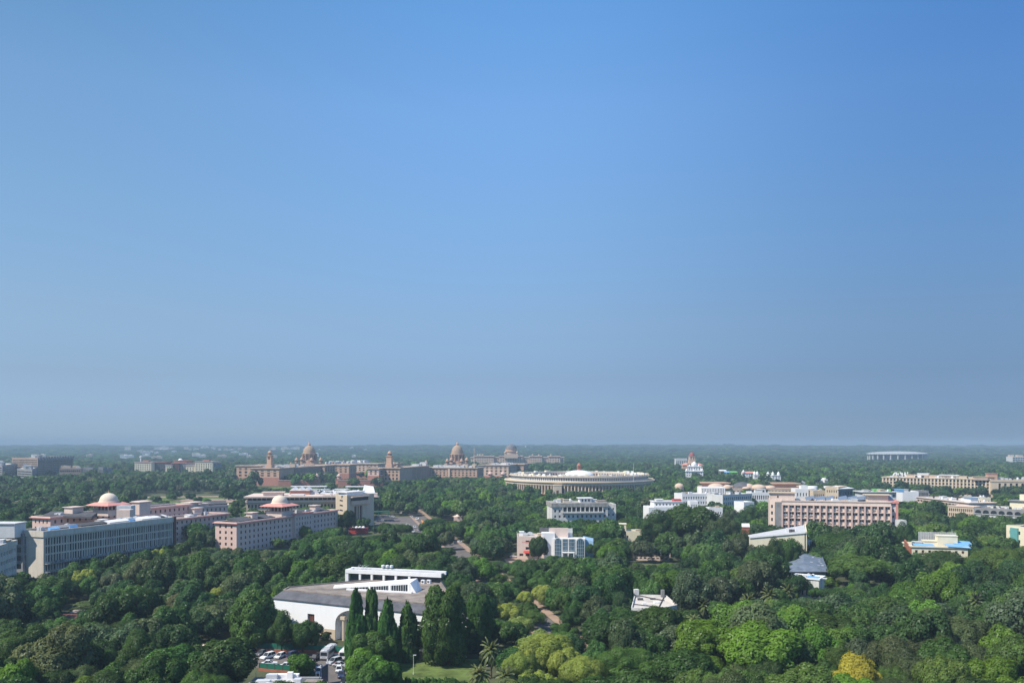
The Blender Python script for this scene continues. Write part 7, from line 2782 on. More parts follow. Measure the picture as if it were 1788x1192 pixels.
# little roofs in the left grove
for nm, px, py, w, d, h, m, lab, cat in (('tent', 92, 1152, 3.6, 3, 4.6, 'roof_white', 'white tent roof among grey trees at the lower left', 'tent'), ('canopy', 80, 1198, 3.0, 2, 3.4, 'tarp', 'pale blue canopy at the lower left edge', 'canopy'), ('shed', 121, 1088, 4.2, 4, 3.2, 'brown', 'brown shed roof in the grove below the long grey office block', 'shed'), ('pink_tent', 364, 1140, 2.4, 2, 2.6, 'pink_pale', 'small pinkish tent left of the car park', 'tent'), ('bench_shelter', 140, 1078, 3, 2.4, 2.8, 'roof_dirty', 'small grey shelter roof right of the brown shed', 'shelter')):
    c = W(px, py)
    k = MB()
    for a, e_ in ((-1, -1), (1, -1), (1, 1), (-1, 1)):
        k.obox((c[0] + a * w * .9, c[1] + e_ * d * .9), (1, 0), .12, .12, 0, h * .75)
    k.box(c[0] - w * .8, c[1] - d * .8, 0, c[0] + w * .8, c[1] + d * .8, h * .55)
    s = [(c[0] - w, c[1] - d), (c[0] + w, c[1] - d), (c[0] + w, c[1] + d), (c[0] - w, c[1] + d)]
    rdg = [(c[0] - w * .7, c[1]), (c[0] + w * .7, c[1])]
    z0, z1 = h * .72, h
    P3 = lambda p, z: (p[0], p[1], z)
    k.face([P3(s[0], z0), P3(s[1], z0), P3(rdg[1], z1), P3(rdg[0], z1)])
    k.face([P3(s[2], z0), P3(s[3], z0), P3(rdg[0], z1), P3(rdg[1], z1)])
    k.face([P3(s[1], z0), P3(s[2], z0), P3(rdg[1], z1)])
    k.face([P3(s[3], z0), P3(s[0], z0), P3(rdg[0], z1)])
    tag(k.build(nm, M[m], None, (*c, 0)), lab, cat)
    KEEP.append((s, 0))
    Yc = c[1]
    pw = w * FPX / Yc
    if nm in ('shed', 'pink_tent'):
        SIGHT.append((px - pw * .5, px + pw * .5, py - (h * .6) * FPX / Yc, Yc - 4))

# ================================================================ trees whose place, size and kind the picture shows plainly
def exec_keys():
    K = key
    K(1578, 917, 432, 44, 'dark', 'dark tree right of the lower end of the pink grid office')
    for px, top, Y, w, kd, lab in (
            (248, 862, 860, 20, 'mid', 'small mid green tree at the left end of the avenue lawn'), (272, 866, 820, 22, 'dark', 'round dark tree second from left on the avenue lawn'),
            (300, 861, 880, 24, 'deep', 'deep green round tree behind the dark one on the avenue lawn'), (305, 857, 900, 30, 'dark', 'broad dark tree at the back of the avenue lawn'),
            (332, 858, 850, 26, 'dark', 'round dark tree in the middle of the avenue lawn'), (347, 864, 800, 22, 'mid', 'mid green round tree in the middle of the avenue lawn'),
            (360, 870, 790, 18, 'bright', 'bright green low tree in front of the avenue lawn path'), (285, 874, 790, 22, 'bright', 'bright green low tree at the near edge of the avenue lawn'),
            (402, 854, 840, 46, 'dark', 'widest dark tree on the avenue lawn, left of the beige ministry'), (424, 858, 820, 34, 'dark', 'dark tree against the left end of the beige ministry'),
            (418, 868, 740, 32, 'deep', 'deep green tree below the widest dark one by the beige ministry'), (318, 876, 770, 20, 'mid', 'mid green low tree in front of the pink rear block'),
            (262, 878, 770, 20, 'deep', 'deep green low tree behind the first cream dome'), (228, 868, 850, 26, 'dark', 'dark tree between the first cream dome and the avenue lawn')):
        K(px, top, Y, w, kd, lab)
    for px, top, Y, w in ((446, 818, 1140, 28), (435, 826, 1130, 18)):
        K(px, top, Y, w, 'dark', 'tall dark tree before the near tower block of the left secretariat' if px == 446 else 'dark tree left of the tall one before the left secretariat')
    for i, (px, top, Y) in enumerate(((622, 1034, 229), (648, 1033, 231), (676, 1053, 229), (712, 1058, 231))):
        K(px, top, Y, 38, 'ashoka', ['leftmost of four dark spire-shaped trees before the white gallery', 'second dark spire-shaped tree from left before the white gallery', 'third dark spire-shaped tree from left before the white gallery', 'rightmost dark spire-shaped tree, standing apart before the white gallery'][i])
    K(655, 1098, 222, 84, 'deep', 'deep green rounded tree at the foot of the spire-shaped trees')
    K(632, 1132, 208, 62, 'bush', 'fresh green shrub right of the parked cars along the lane')
    K(668, 1150, 202, 70, 'bush', 'fresh green shrub at the left end of the gallery lawn')
    K(640, 1168, 190, 70, 'deep', 'dark low tree at the lower edge right of the lane')
    K(777, 1021, 227, 94, 'tall', 'tallest leafy tree, hiding the right corner of the white gallery')
    K(838, 1034, 240, 60, 'tall', 'tall narrow leafy tree just right of the tallest tree by the gallery')
    K(812, 1100, 236, 46, 'dark', 'dark tree between the two tall trees right of the gallery lawn')
    K(446, 1032, 245, 96, 'tall', 'tall dense tree covering the left end of the white gallery')
    K(492, 1078, 238, 54, 'dark', 'dark rounded tree in the car park, left of its twin before the gallery wall')
    K(529, 1086, 238, 50, 'dark', 'dark rounded tree just left of the square gallery window')
    K(524, 1142, 216, 54, 'bush', 'bright green shrub in the middle of the car park')
    K(300, 1128, 194, 118, 'deep', 'deep green domed tree at the lower edge left of the car park')
    K(385, 1118, 199, 128, 'dark', 'broad dark tree at the lower edge next to the car park')
    K(210, 1092, 236, 140, 'dark', 'very broad dark tree in the grove left of the car park')
    K(290, 1075, 262, 100, 'dark', 'dark tree behind the domed tree left of the car park')
    K(20, 1160, 176, 80, 'bright', 'bright green tree at the lower left corner')
    K(150, 1174, 178, 96, 'bright', 'bright green low tree at the lower edge beside the pale blue canopy')
    K(45, 1108, 232, 100, 'neem', 'dull grey-green tree beside the white tent roof')
    K(130, 1098, 262, 70, 'neem', 'grey-green feathery tree above the white tent roof')
    K(240, 1020, 315, 110, 'olive', 'dull olive tree in the middle of the left grove')
    K(170, 1045, 300, 96, 'neem', 'grey-green tree just right of the brown shed')
    K(330, 1030, 300, 80, 'neem', 'greyish tree left of the yellowish one in the left grove')
    K(80, 1030, 290, 80, 'deep', 'deep green tree left of the brown shed in front of the grey blocks')
    K(30, 1010, 300, 84, 'dark', 'dark tree at the left edge under the grey office wing')
    K(150, 990, 335, 46, 'yellow', 'yellow green tree against the base of the long grey office block')
    K(276, 958, 385, 36, 'yellow', 'small yellow green tree at the far end of the long grey office block')
    K(389, 1018, 300, 46, 'yellow', 'yellow green tree left of the tall tree at the gallery end')
    K(345, 928, 445, 34, 'dark', 'dark round tree before the pink office corner')
    K(607, 893, 548, 30, 'dark', 'dark tree against the sunlit side of the slotted pavilion')
    K(560, 925, 500, 60, 'deep', 'deep green tree at the right end of the long pink office wall')
    K(760, 905, 590, 44, 'dark', 'dark tree right of the orange barriers at the road junction')
    K(690, 940, 500, 44, 'mid', 'mid green tree at the near left corner of the road junction')
    K(858, 985, 372, 40, 'deep', 'deep green tree leaning over the long road below the side street')
    K(905, 1010, 325, 48, 'dark', 'dark tree on the right side of the long road, below the forecourt')
    K(870, 1000, 345, 40, 'mid', 'mid green tree on the left verge of the long road')
    K(925, 1052, 276, 40, 'mid', 'mid green tree over the road bend by the small yellow tree')
    K(1000, 1062, 262, 54, 'dark', 'dark tree on the right verge of the long road')
    K(700, 915, 540, 50, 'dark', 'dark tree below the road junction')
    K(884, 1050, 272, 62, 'yellow', 'yellow green tree left of the long road, behind the larger yellow one')
    K(918, 1032, 300, 34, 'yellow', 'small yellow tree closest to the road bend')
    K(905, 1085, 250, 56, 'mid', 'mid green tree between the yellow trees by the road')
    K(925, 1128, 208, 60, 'yellow', 'yellow green tree overlapping the left side of the largest yellow one')
    K(992, 1126, 204, 70, 'yellow', 'yellow green tree overlapping the right side of the largest yellow one')
    K(960, 1108, 214, 110, 'yellow', 'largest yellow green tree, overhanging the long road')
    K(1015, 1148, 196, 84, 'yellow', 'yellow green tree at the lower edge right of the largest yellow one')
    K(905, 1140, 204, 66, 'yellow', 'yellow green tree at the lower edge left of the largest yellow one')
    K(858, 1116, 214, 46, 'palm', 'shaggy palm between the gallery lawn and the largest yellow tree')
    K(836, 1160, 200, 52, 'palm', 'low silvery palm at the right end of the gallery lawn')
    K(884, 1164, 197, 48, 'palm', 'low silvery palm at the lower edge under the yellow trees')
    K(1228, 1042, 274, 30, 'palm', 'tall feathery palm right of the flat white roof house')
    K(1212, 1072, 262, 36, 'palm', 'lower palm in front of the tall palm by the flat white roof house')
    K(1376, 1018, 296, 34, 'palm', 'palm just below the small white villa')
    K(1344, 1026, 288, 36, 'palm', 'palm left of the one below the small white villa')
    K(1306, 1036, 282, 34, 'palm', 'palm in the thick wood midway between flat white roof and small villa')
    K(1612, 1036, 286, 32, 'palm', 'palm below the lattice screen house, among round trees')
    K(1704, 1034, 274, 32, 'palm', 'palm in the right wood, upper one of the pair')
    K(1688, 1058, 262, 34, 'palm', 'palm in the right wood, lower one of the pair')
    K(1496, 1146, 190, 90, 'gold', 'golden yellow tree at the lower edge on the right')
    K(1405, 1168, 180, 130, 'umbrella', 'light green flat-topped tree at the lower edge left of the golden tree')
    K(1325, 1098, 205, 150, 'bright', 'very broad bright green tree in the lower wood, right of centre')
    K(1235, 1088, 218, 120, 'bright', 'bright green tree next left to the very broad bright one')
    K(1150, 1062, 240, 96, 'deep', 'deep green tree just below the flat white roof house')
    K(1060, 1075, 236, 110, 'dark', 'large dark tree right of the long road')
    K(1100, 1130, 200, 120, 'mid', 'mid green tree at the lower edge right of the largest yellow tree')
    K(1500, 970, 340, 120, 'umbrella', 'broad light green tree right of the slate shed')
    K(1550, 952, 374, 84, 'dark', 'broad dark tree left of the lattice screen house')
    K(1470, 935, 400, 100, 'dark', 'dark tree right of the cream hall gable')
    K(1742, 958, 348, 104, 'umbrella', 'wide flat-topped light tree right of the lattice screen house')
    K(1640, 966, 352, 80, 'dark', 'dark domed tree just below the lattice screen house')
    K(1650, 1072, 228, 150, 'neem', 'huge grey-green tree in the lower right wood')
    K(1560, 1102, 202, 120, 'olive', 'dull olive tree right above the golden tree')
    K(1440, 1066, 236, 120, 'mid', 'mid green tree below the small white villa')
    K(1745, 1140, 186, 120, 'bright', 'bright green tree at the lower right corner')
    K(1386, 1021, 319, 26, 'mid', 'mid green tree hiding the left half of the small white villa')
    K(1426, 1023, 317, 30, 'deep', 'deep green tree hiding the right end of the small white villa')
    K(1309, 885, 558, 44, 'dark', 'dark tree hiding the foot of the bright white cube house')
    K(931, 1066, 268, 54, 'mid', 'mid green tree spreading over the left side of the long road near the yellow trees')
    K(984, 1086, 254, 52, 'deep', 'deep green tree spreading over the right side of the long road near the yellow trees')
    K(1302, 925, 416, 26, 'neem', 'grey-green tree hiding the lower part of the red brick tower')
    K(1352, 944, 376, 44, 'dark', 'dark tree before the cream hall wall')
    K(1380, 950, 374, 32, 'deep', 'narrow deep green tree before the cream hall wall, right of the dark one')
    K(940, 938, 424, 36, 'dark', 'dark round tree before the pinkish arch house')
    K(1212, 884, 468, 110, 'dark', 'huge dark tree left of the cream hall')
    K(1150, 896, 462, 76, 'dark', 'dark tree right of the small cream cottage')
    K(1262, 900, 452, 66, 'neem', 'grey-green tree right of the huge dark tree by the cream hall')
    K(1048, 940, 430, 48, 'deep', 'deep green tree right of the blue glass arches')

# clipped shrubs of the hedge along the lawn
hs = []
def hedge_row():
    lm = leaf_mat('leaves_hedge', (0.05, .12, .02))
    me, _ = crown_mesh('bush', 501, 2600, .1, lm)
    for i in range(9):
        c = W(700 + 11.5 * i, 1199)
        o = bpy.data.objects.new('hedge_shrub', me)
        COL.objects.link(o)
        o.location = (c[0], c[1], 0)
        o.scale = (.95, .95, 1.5 + .12 * ((i * 5) % 3))
        tag(o, f'{["first", "second", "third", "fourth", "fifth", "sixth", "seventh", "eighth", "ninth"][i]} clipped shrub from left in the hedge along the near lawn edge', 'shrub', 'clipped shrubs along the lawn')
# ---------------------------------------------------------------- trees
def np_mesh(name, V, quads, tris=None):
    me = bpy.data.meshes.new(name)
    me.vertices.add(len(V))
    me.vertices.foreach_set('co', np.asarray(V, np.float32).ravel())
    loops = [quads.ravel()]
    starts = [np.arange(len(quads)) * 4]
    if tris is not None and len(tris):
        loops.append(tris.ravel())
        starts.append(len(quads) * 4 + np.arange(len(tris)) * 3)
    li = np.concatenate(loops).astype(np.int32)
    ls = np.concatenate(starts).astype(np.int32)
    me.loops.add(len(li))
    me.loops.foreach_set('vertex_index', li)
    me.polygons.add(len(ls))
    me.polygons.foreach_set('loop_start', ls)
    me.update(calc_edges=True)
    return me

def _ico():
    t = (1 + 5 ** .5) / 2
    v = [(-1, t, 0), (1, t, 0), (-1, -t, 0), (1, -t, 0), (0, -1, t), (0, 1, t), (0, -1, -t), (0, 1, -t), (t, 0, -1), (t, 0, 1), (-t, 0, -1), (-t, 0, 1)]
    f = [(0, 11, 5), (0, 5, 1), (0, 1, 7), (0, 7, 10), (0, 10, 11), (1, 5, 9), (5, 11, 4), (11, 10, 2), (10, 7, 6), (7, 1, 8), (3, 9, 4), (3, 4, 2), (3, 2, 6), (3, 6, 8), (3, 8, 9), (4, 9, 5), (2, 4, 11), (6, 2, 10), (8, 6, 7), (9, 8, 1)]
    v = np.array(v, float)
    v /= np.linalg.norm(v[0])
    return v, np.array(f)

ICO_V, ICO_F = _ico()

def lobes_of(form, g):
    L = []
    if form == 'broad':                                  # rounded, lumpy dome
        k = g.integers(15, 20)
        for i in range(k):
            a = i * 2.39996 + g.uniform(-.3, .3)
            zz = 1 - 1.35 * (i + .5) / k
            rr = math.sqrt(max(0, 1 - zz * zz))
            q = g.uniform(.46, .82)
            L.append((rr * math.cos(a) * q, rr * math.sin(a) * q, .92 + zz * .42 + g.uniform(-.1, .12), g.uniform(.19, .40)))
        L.append((0, 0, .95, .55))
    elif form == 'open':                                 # loose crown of separate masses
        k = g.integers(11, 14)
        for i in range(k):
            a = i * 2.39996 + g.uniform(-.5, .5)
            q = g.uniform(.35, .8)
            L.append((math.cos(a) * q, math.sin(a) * q, g.uniform(.72, 1.3) - .3 * q, g.uniform(.2, .33)))
        L.append((0, 0, .95, .42))
    elif form == 'umbrella':                             # wide flat layers
        k = 17
        for i in range(k):
            a = i * 2.39996
            q = math.sqrt((i + .5) / k) * .82
            L.append((math.cos(a) * q, math.sin(a) * q, 1.28 - .5 * q * q + g.uniform(-.09, .07), g.uniform(.2, .3)))
    elif form == 'tall':                                 # high, leafy almost to the ground
        k = 24
        for i in range(k):
            a = i * 2.39996 + g.uniform(-.3, .3)
            zz = .25 + 1.2 * i / k
            q = g.uniform(.4, .66) * (1 - max(0, zz - 1.0) * 1.0)
            L.append((math.cos(a) * q, math.sin(a) * q, zz, g.uniform(.25, .38)))
        L += [(0, 0, .6, .5), (0, 0, 1.1, .45)]
    elif form == 'column':                               # narrow spire
        k = 54
        for i in range(k):
            a = i * 2.39996
            t = i / (k - 1)
            q = (.62 * (1 - t) ** .6 + .08) * g.uniform(.45, 1.35)
            L.append((math.cos(a) * q, math.sin(a) * q, .16 + 1.4 * t, (.16 * (1 - t) + .17) * g.uniform(.6, 1.5)))
    elif form == 'bush':
        k = 12
        for i in range(k):
            a = i * 2.39996
            q = g.uniform(.3, .65)
            L.append((math.cos(a) * q, math.sin(a) * q, g.uniform(.35, 1.15), g.uniform(.28, .42)))
        L.append((0, 0, .7, .6))
    return np.array(L)

def crown_arrays(form, seed, n, leaf, core=2, droop=0.0):
    g = np.random.default_rng(seed)
    L = lobes_of(form, g)
    pr = L[:, 3] ** 2
    pr = pr / pr.sum()
    m = int(n * 3.6)
    idx = g.choice(len(L), m, p=pr)
    d = g.normal(size=(m, 3))
    d[:, 2] += .35
    d /= np.linalg.norm(d, axis=1)[:, None]
    # small sprays inside each mass: directions gather round a few hundred twigs
    pos = L[idx, :3] + d * (L[idx, 3] * g.uniform(.84, 1.1, m))[:, None]
    bump = np.sin(pos[:, 0] * 17 + seed) * np.sin(pos[:, 1] * 15 + 2 * seed) * np.sin(pos[:, 2] * 16 + 3)
    pos += d * (bump * .055)[:, None]
    fine = np.sin(pos[:, 0] * 41 + 1.7 * seed) * np.sin(pos[:, 1] * 37 + .3 * seed) * np.sin(pos[:, 2] * 39 + seed)
    keep = (pos[:, 2] > .04) & (bump > -.62)
    if leaf < .09:
        pos += d * (fine * .035)[:, None]
        keep &= fine > -.42
    for l in L:
        keep &= np.linalg.norm(pos - l[:3], axis=1) > l[3] * .80
    pos, d, idx = pos[keep][:n], d[keep][:n], idx[keep][:n]
    m = len(pos)
    nr = d * 1.0 + g.normal(size=(m, 3)) * .36
    nr[:, 2] += .12
    nr /= np.linalg.norm(nr, axis=1)[:, None]
    t = np.cross(nr, g.normal(size=(m, 3)))
    t[:, 2] -= droop
    t /= np.linalg.norm(t, axis=1)[:, None]
    b = np.cross(nr, t)
    s = leaf * g.uniform(.55, 1.35, m)[:, None]
    wd_ = g.uniform(.4, .7, m)[:, None]
    c = pos - nr * s * .22
    V = np.stack([c + t * s, pos + b * s * wd_, c - t * s * .8, pos - b * s * wd_], 1).reshape(-1, 3)
    quads = np.arange(m * 4).reshape(-1, 4)
    lobetone = g.uniform(.82, 1.18, len(L))
    tone = (g.uniform(.8, 1.22, m) * lobetone[idx])
    ctr = pos - np.array([0, 0, .8])
    ctr /= np.linalg.norm(ctr, axis=1)[:, None] + 1e-6
    sn = d * .6 + nr * .75 + ctr * .25
    sn /= np.linalg.norm(sn, axis=1)[:, None]
    tris = np.zeros((0, 3), int)
    if core:
        vs, fs, off = [V], [], len(V)
        cl = L if core == 2 else L[-1:]
        for l in cl:
            vs.append(ICO_V * (l[3] * .68) * g.uniform(.85, 1.05, (12, 1)) + l[:3])
            fs.append(ICO_F + off)
            off += 12
        V = np.concatenate(vs)
        tris = np.concatenate(fs)
        tone = np.concatenate([tone, np.full(len(tris), .8)])
        sn = np.concatenate([sn] + [ICO_V[ICO_F].mean(1) for _ in cl])
    return V, quads, tris, tone, L, sn

def crown_mesh(form, seed, n, leaf, m, droop=0.0):
    V, q, t, tone, L, sn = crown_arrays(form, seed, n, leaf, 2, droop)
    me = np_mesh('crown', V, q, t)
    a = me.attributes.new('tint', 'FLOAT', 'FACE')
    a.data.foreach_set('value', tone.astype(np.float32))
    a = me.attributes.new('nrm', 'FLOAT_VECTOR', 'FACE')
    a.data.foreach_set('vector', sn.astype(np.float32).ravel())
    me.materials.append(m)
    return me, L

def trunk_mesh(L, seed, r=.05):
    g = random.Random(seed)
    mb = MB()
    top = (g.uniform(-.04, .04), g.uniform(-.04, .04), .62)
    mb.tube((0, 0, -.05), (top[0] * .4, top[1] * .4, .3), r * 1.25, r, 8)
    mb.tube((top[0] * .4, top[1] * .4, .29), top, r, r * .75, 8)
    for l in list(L)[:9]:
        if l[2] > .5:
            mid = (top[0] * .5 + l[0] * .45, top[1] * .5 + l[1] * .45, .30 + .3 * l[2])
            mb.tube((top[0] * .7, top[1] * .7, .45), mid, r * .5, r * .33, 6)
            mb.tube(mid, tuple(l[:3]), r * .34, r * .12, 5)
    return mb.mesh('trunk', [M['bark']])

def palm_meshes(seed, m):
    g = np.random.default_rng(seed)
    V, Q, tone = [], [], []
    for k in range(44):
        a = k * 2.39996
        el = 1.25 - 2.0 * (k / 43.0)
        ln = g.uniform(.75, 1.0)
        p = np.array([0, 0, 1.32])
        d = np.array([math.cos(a) * math.cos(el), math.sin(a) * math.cos(el), math.sin(el)])
        side = np.array([-math.sin(a), math.cos(a), 0])
        for sgm in range(7):
            q = p + d * ln / 7
            w0 = .10 * math.sin(math.pi * (.15 + .8 * sgm / 7))
            w1 = .10 * math.sin(math.pi * (.15 + .8 * (sgm + 1) / 7))
            for sg in (-1, 1):
                dz = np.array([0, 0, -.06])
                n = len(V)
                V += [p, p + side * sg * w0 * 1.5 + dz, q + side * sg * w1 * 1.5 + dz, q]
                Q.append((n, n + 1, n + 2, n + 3) if sg < 0 else (n, n + 3, n + 2, n + 1))
                tone.append(g.uniform(.7, 1.35))
            p = q
            d = d + np.array([0, 0, -.16])
            d /= np.linalg.norm(d)
    me = np_mesh('crown', np.array(V), np.array(Q))
    at = me.attributes.new('tint', 'FLOAT', 'FACE')
    at.data.foreach_set('value', np.array(tone, np.float32))
    nv = []
    for qd in Q:
        m_ = np.mean([V[i_] for i_ in qd], axis=0) - np.array([0, 0, .9])
        nv.append(m_ / np.linalg.norm(m_))
    at = me.attributes.new('nrm', 'FLOAT_VECTOR', 'FACE')
    at.data.foreach_set('vector', np.array(nv, np.float32).ravel())
    me.materials.append(m)
    mb = MB()
    mb.tube((0, 0, -.05), (.03, 0, .7), .075, .06, 8)
    mb.tube((.03, 0, .69), (0, 0, 1.36), .06, .055, 8)
    return me, mb.mesh('trunk', [M['bark']])

# kinds: forms, leaf colour, leaf size, colour words
KIND = {
    'dark': (['broad', 'broad', 'broad'], (0.039, 0.080, 0.019), .060, 'dark green', 'broadleaf tree', 0),
    'deep': (['broad', 'open'], (0.048, 0.102, 0.019), .066, 'deep green', 'leafy tree', .2),
    'mid': (['broad', 'open', 'broad'], (0.066, 0.123, 0.023), .058, 'mid green', 'bushy tree', 0),
    'bright': (['broad', 'open'], (0.095, 0.175, 0.018), .062, 'bright green', 'spreading tree', 0),
    'neem': (['open', 'broad', 'broad'], (0.080, 0.112, 0.040), .046, 'grey green', 'feathery tree', 0),
    'olive': (['broad', 'open'], (0.091, 0.104, 0.040), .046, 'dull olive', 'fine-leaved tree', 0),
    'umbrella': (['umbrella', 'umbrella'], (0.095, 0.158, 0.030), .050, 'light green', 'flat-topped tree', 0),
    'yellow': (['open', 'broad'], (0.228, 0.277, 0.050), .052, 'yellow green', 'flowering tree', 0),
    'gold': (['broad'], (0.351, 0.328, 0.035), .050, 'golden yellow', 'blossoming tree', 0),
    'ashoka': (['column', 'column'], (0.051, 0.113, 0.024), .085, 'dark green', 'columnar tree', 0),
    'tall': (['tall'], (0.058, 0.124, 0.026), .060, 'deep green', 'tall leafy tree', .5),
    'bush': (['bush', 'bush'], (0.085, 0.175, 0.020), .10, 'fresh green', 'shrubby tree', 0),
    'palm': (['palm', 'palm'], (0.129, 0.163, 0.055), 0, 'pale green', 'shaggy palm', 0),
}
LIB = {}
_seed = 100
for k, (forms, colr, leaf, cw, tw, droop) in KIND.items():
    lm = leaf_mat('leaves_' + k, colr)
    for f in forms:
        _seed += 1
        if f == 'palm':
            LIB.setdefault(k, []).append(palm_meshes(_seed, lm))
        else:
            n = 20000 if f == 'tall' else 10000 if f == 'column' else 17000
            if leaf < .05:
                n = 22000
            leaf *= .68 if f != 'column' else 1.5
            me, L = crown_mesh(f, _seed, n, leaf, lm, droop)
            LIB.setdefault(k, []).append((me, trunk_mesh(L, _seed)))

TREES = []      # (x, y, R, h, kind, px, ptop, keyed label)

def key(px, ptop, Y, wpx, kind, label=None, hmax=None):
    x, y = A(px, Y)
    TREES.append([x, y, wpx / 2 * Y / FPX, ZY(ptop, Y), kind, px, ptop, label])
    if kind in ('yellow', 'gold', 'palm', 'bush', 'umbrella', 'ashoka', 'tall', 'bright') and ptop > 960:
        SIGHT.append((px - wpx * .38, px + wpx * .38, ptop + wpx * (1.6 if kind in ('ashoka', 'tall') else .42), Y - wpx / 2 * Y / FPX))

def in_poly(x, y, poly):
    c = False
    k = len(poly)
    for i in range(k):
        x0, y0 = poly[i]
        x1, y1 = poly[i - 1]
        if (y0 > y) != (y1 > y) and x < (x1 - x0) * (y - y0) / (y1 - y0) + x0:
            c = not c
    return c

def seg_dist(x, y, p, q):
    dx, dy = q[0] - p[0], q[1] - p[1]
    t = max(0, min(1, ((x - p[0]) * dx + (y - p[1]) * dy) / (dx * dx + dy * dy + 1e-9)))
    return math.hypot(x - p[0] - t * dx, y - p[1] - t * dy)

_KB = [(min(p[0] for p in po), max(p[0] for p in po), min(p[1] for p in po), max(p[1] for p in po), po, m) for po, m in KEEP]

def blocked(x, y, r):
    for x0, x1, y0, y1, po, m in _KB:
        e = m + r
        if x < x0 - e or x > x1 + e or y < y0 - e or y > y1 + e:
            continue
        if in_poly(x, y, po):
            return True
        if e > 0 and min(seg_dist(x, y, po[i - 1], po[i]) for i in range(len(po))) < e:
            return True
    return False

def hlimit(x, y, r):
    """tallest tree here that leaves open what the open views show"""
    px = CX + FPX * x / y
    pr = FPX * r / y * 1.0
    h = 99.0
    for a, b, row, Yb in SIGHT:
        if y < Yb and a - pr < px < b + pr:
            h = min(h, ZY(row + rnd.uniform(0, 3), max(y, 60)))
    return h

exec_keys()
hedge_row()

grid = {}
CELL = 12.0

def put(x, y, r):
    grid.setdefault((int(x // CELL), int(y // CELL)), []).append((x, y, r))

def crowded(x, y, r, f):
    ci, cj = int(x // CELL), int(y // CELL)
    for i in range(ci - 2, ci + 3):
        for j in range(cj - 2, cj + 3):
            for a, b, q in grid.get((i, j), ()):
                if (a - x) ** 2 + (b - y) ** 2 < ((r + q) * f) ** 2:
                    return True
    return False

for t in TREES:
    put(t[0], t[1], t[2])

def zone(px, py):
    """which mixtures of kinds grow where"""
    if px > 1180 and py > 1000:
        return ['mid', 'bright', 'deep', 'mid', 'neem', 'dark', 'umbrella', 'mid', 'bright', 'deep', 'neem']
    if px > 1180:
        return ['dark', 'dark', 'deep', 'mid', 'deep', 'dark', 'bright', 'neem', 'umbrella']
    if px < 480:
        return ['dark', 'neem', 'dark', 'deep', 'neem', 'dark', 'mid', 'deep', 'olive', 'dark']
    if 820 < px < 960 and py > 980:
        return ['mid', 'yellow', 'dark', 'deep', 'mid', 'neem']
    return ['dark', 'deep', 'mid', 'deep', 'dark', 'neem', 'mid', 'bright', 'dark']

def fill(Y0, Y1, rlo, rhi, tries, f, store, margin=90):
    g = random.Random(int(Y0) * 7 + 5)
    for _ in range(tries):
        y = math.sqrt(g.uniform(Y0 * Y0, Y1 * Y1))
        px = g.uniform(-margin, 1788 + margin)
        x, y = A(px, y)
        r = g.uniform(rlo, rhi)
        if crowded(x, y, r, f) or blocked(x, y, min(r * .62, 5)):
            continue
        h = min(r * g.uniform(1.35, 1.9) + 2.0, 19)
        hl = hlimit(x, y, r)
        if h > hl:
            if hl < 3.2:
                continue
            h = hl
            if r > h * .75:
                r = h * .75
        put(x, y, r)
        ptop = HZ + FPX * (CAM_H - h) / y
        store.append([x, y, r, h, g.choice(zone(px, ptop)), px, ptop, None])

pool = []
fill(118, 265, 4.0, 10.0, 9000, .60, pool)
fill(265, 480, 4.0, 9.0, 14000, .62, pool)
pool += TREES
pool.sort(key=lambda t: t[1] - (500 if t[7] else 0))
near, rest = pool[:300], pool[300:]
fill(480, 1000, 4.8, 8.5, 26000, .70, rest, 120)
fill(1000, 1900, 6.5, 11.0, 30000, .76, rest, 120)

# ---- the near trees, each a thing of its own
LAND = [
    (30, 1060, 'below the left wing of the grey office block'), (180, 1010, 'in front of the long grey office block'), (60, 1150, 'at the lower left edge of the view'),
    (330, 960, 'at the foot of the pink office corner'), (500, 935, 'along the long pink office wall'), (300, 1060, 'in the grove left of the white gallery'), (250, 1150, 'in the grove left of the car park'),
    (430, 1000, 'behind the car park and left of the white gallery roof'), (560, 985, 'behind the white gallery'), (660, 1150, 'in front of the white gallery'), (780, 1150, 'at the lawn beside the white gallery'),
    (700, 940, 'between the white gallery and the road junction'), (860, 1010, 'along the left side of the tree-lined road'), (860, 1130, 'between the lawn and the tree-lined road'), (1000, 1040, 'along the right side of the tree-lined road'),
    (1040, 1140, 'beside the tree-lined road at the lower edge'), (900, 930, 'left of the blue glass arches'), (980, 1000, 'in front of the blue glass arches'), (1080, 960, 'right of the blue glass arches'),
    (1130, 1010, 'behind the flat white roof house'), (1140, 1090, 'in front of the flat white roof house'), (1240, 1000, 'between the flat white roof house and the cream hall'), (1240, 930, 'left of the cream hall'),
    (1250, 1110, 'in the thick wood right of the flat white roof house'), (1350, 1000, 'in front of the cream hall'), (1400, 1080, 'below the small white villa'), (1350, 1150, 'in the wood below the small white villa'),
    (1470, 960, 'right of the cream hall'), (1500, 1040, 'right of the small white villa'), (1500, 1130, 'beside the golden tree'), (1600, 1000, 'in front of the lattice screen house'), (1620, 1080, 'in the wood below the lattice screen house'),
    (1650, 1150, 'right of the golden tree'), (1740, 960, 'below the cream and teal house'), (1740, 1060, 'near the right edge below the cream and teal house'), (1750, 1150, 'at the lower right corner of the view'),
    (1600, 930, 'left of the lattice screen house'), (1500, 900, 'below the pink grid office'), (1300, 890, 'left of the pink grid office'), (1100, 900, 'beside the weathered white block'),
]
ORD = ['leftmost', 'second from left', 'third from left', 'fourth from left', 'fifth from left', 'sixth from left', 'seventh from left', 'eighth from left', 'ninth from left']
groups = {}
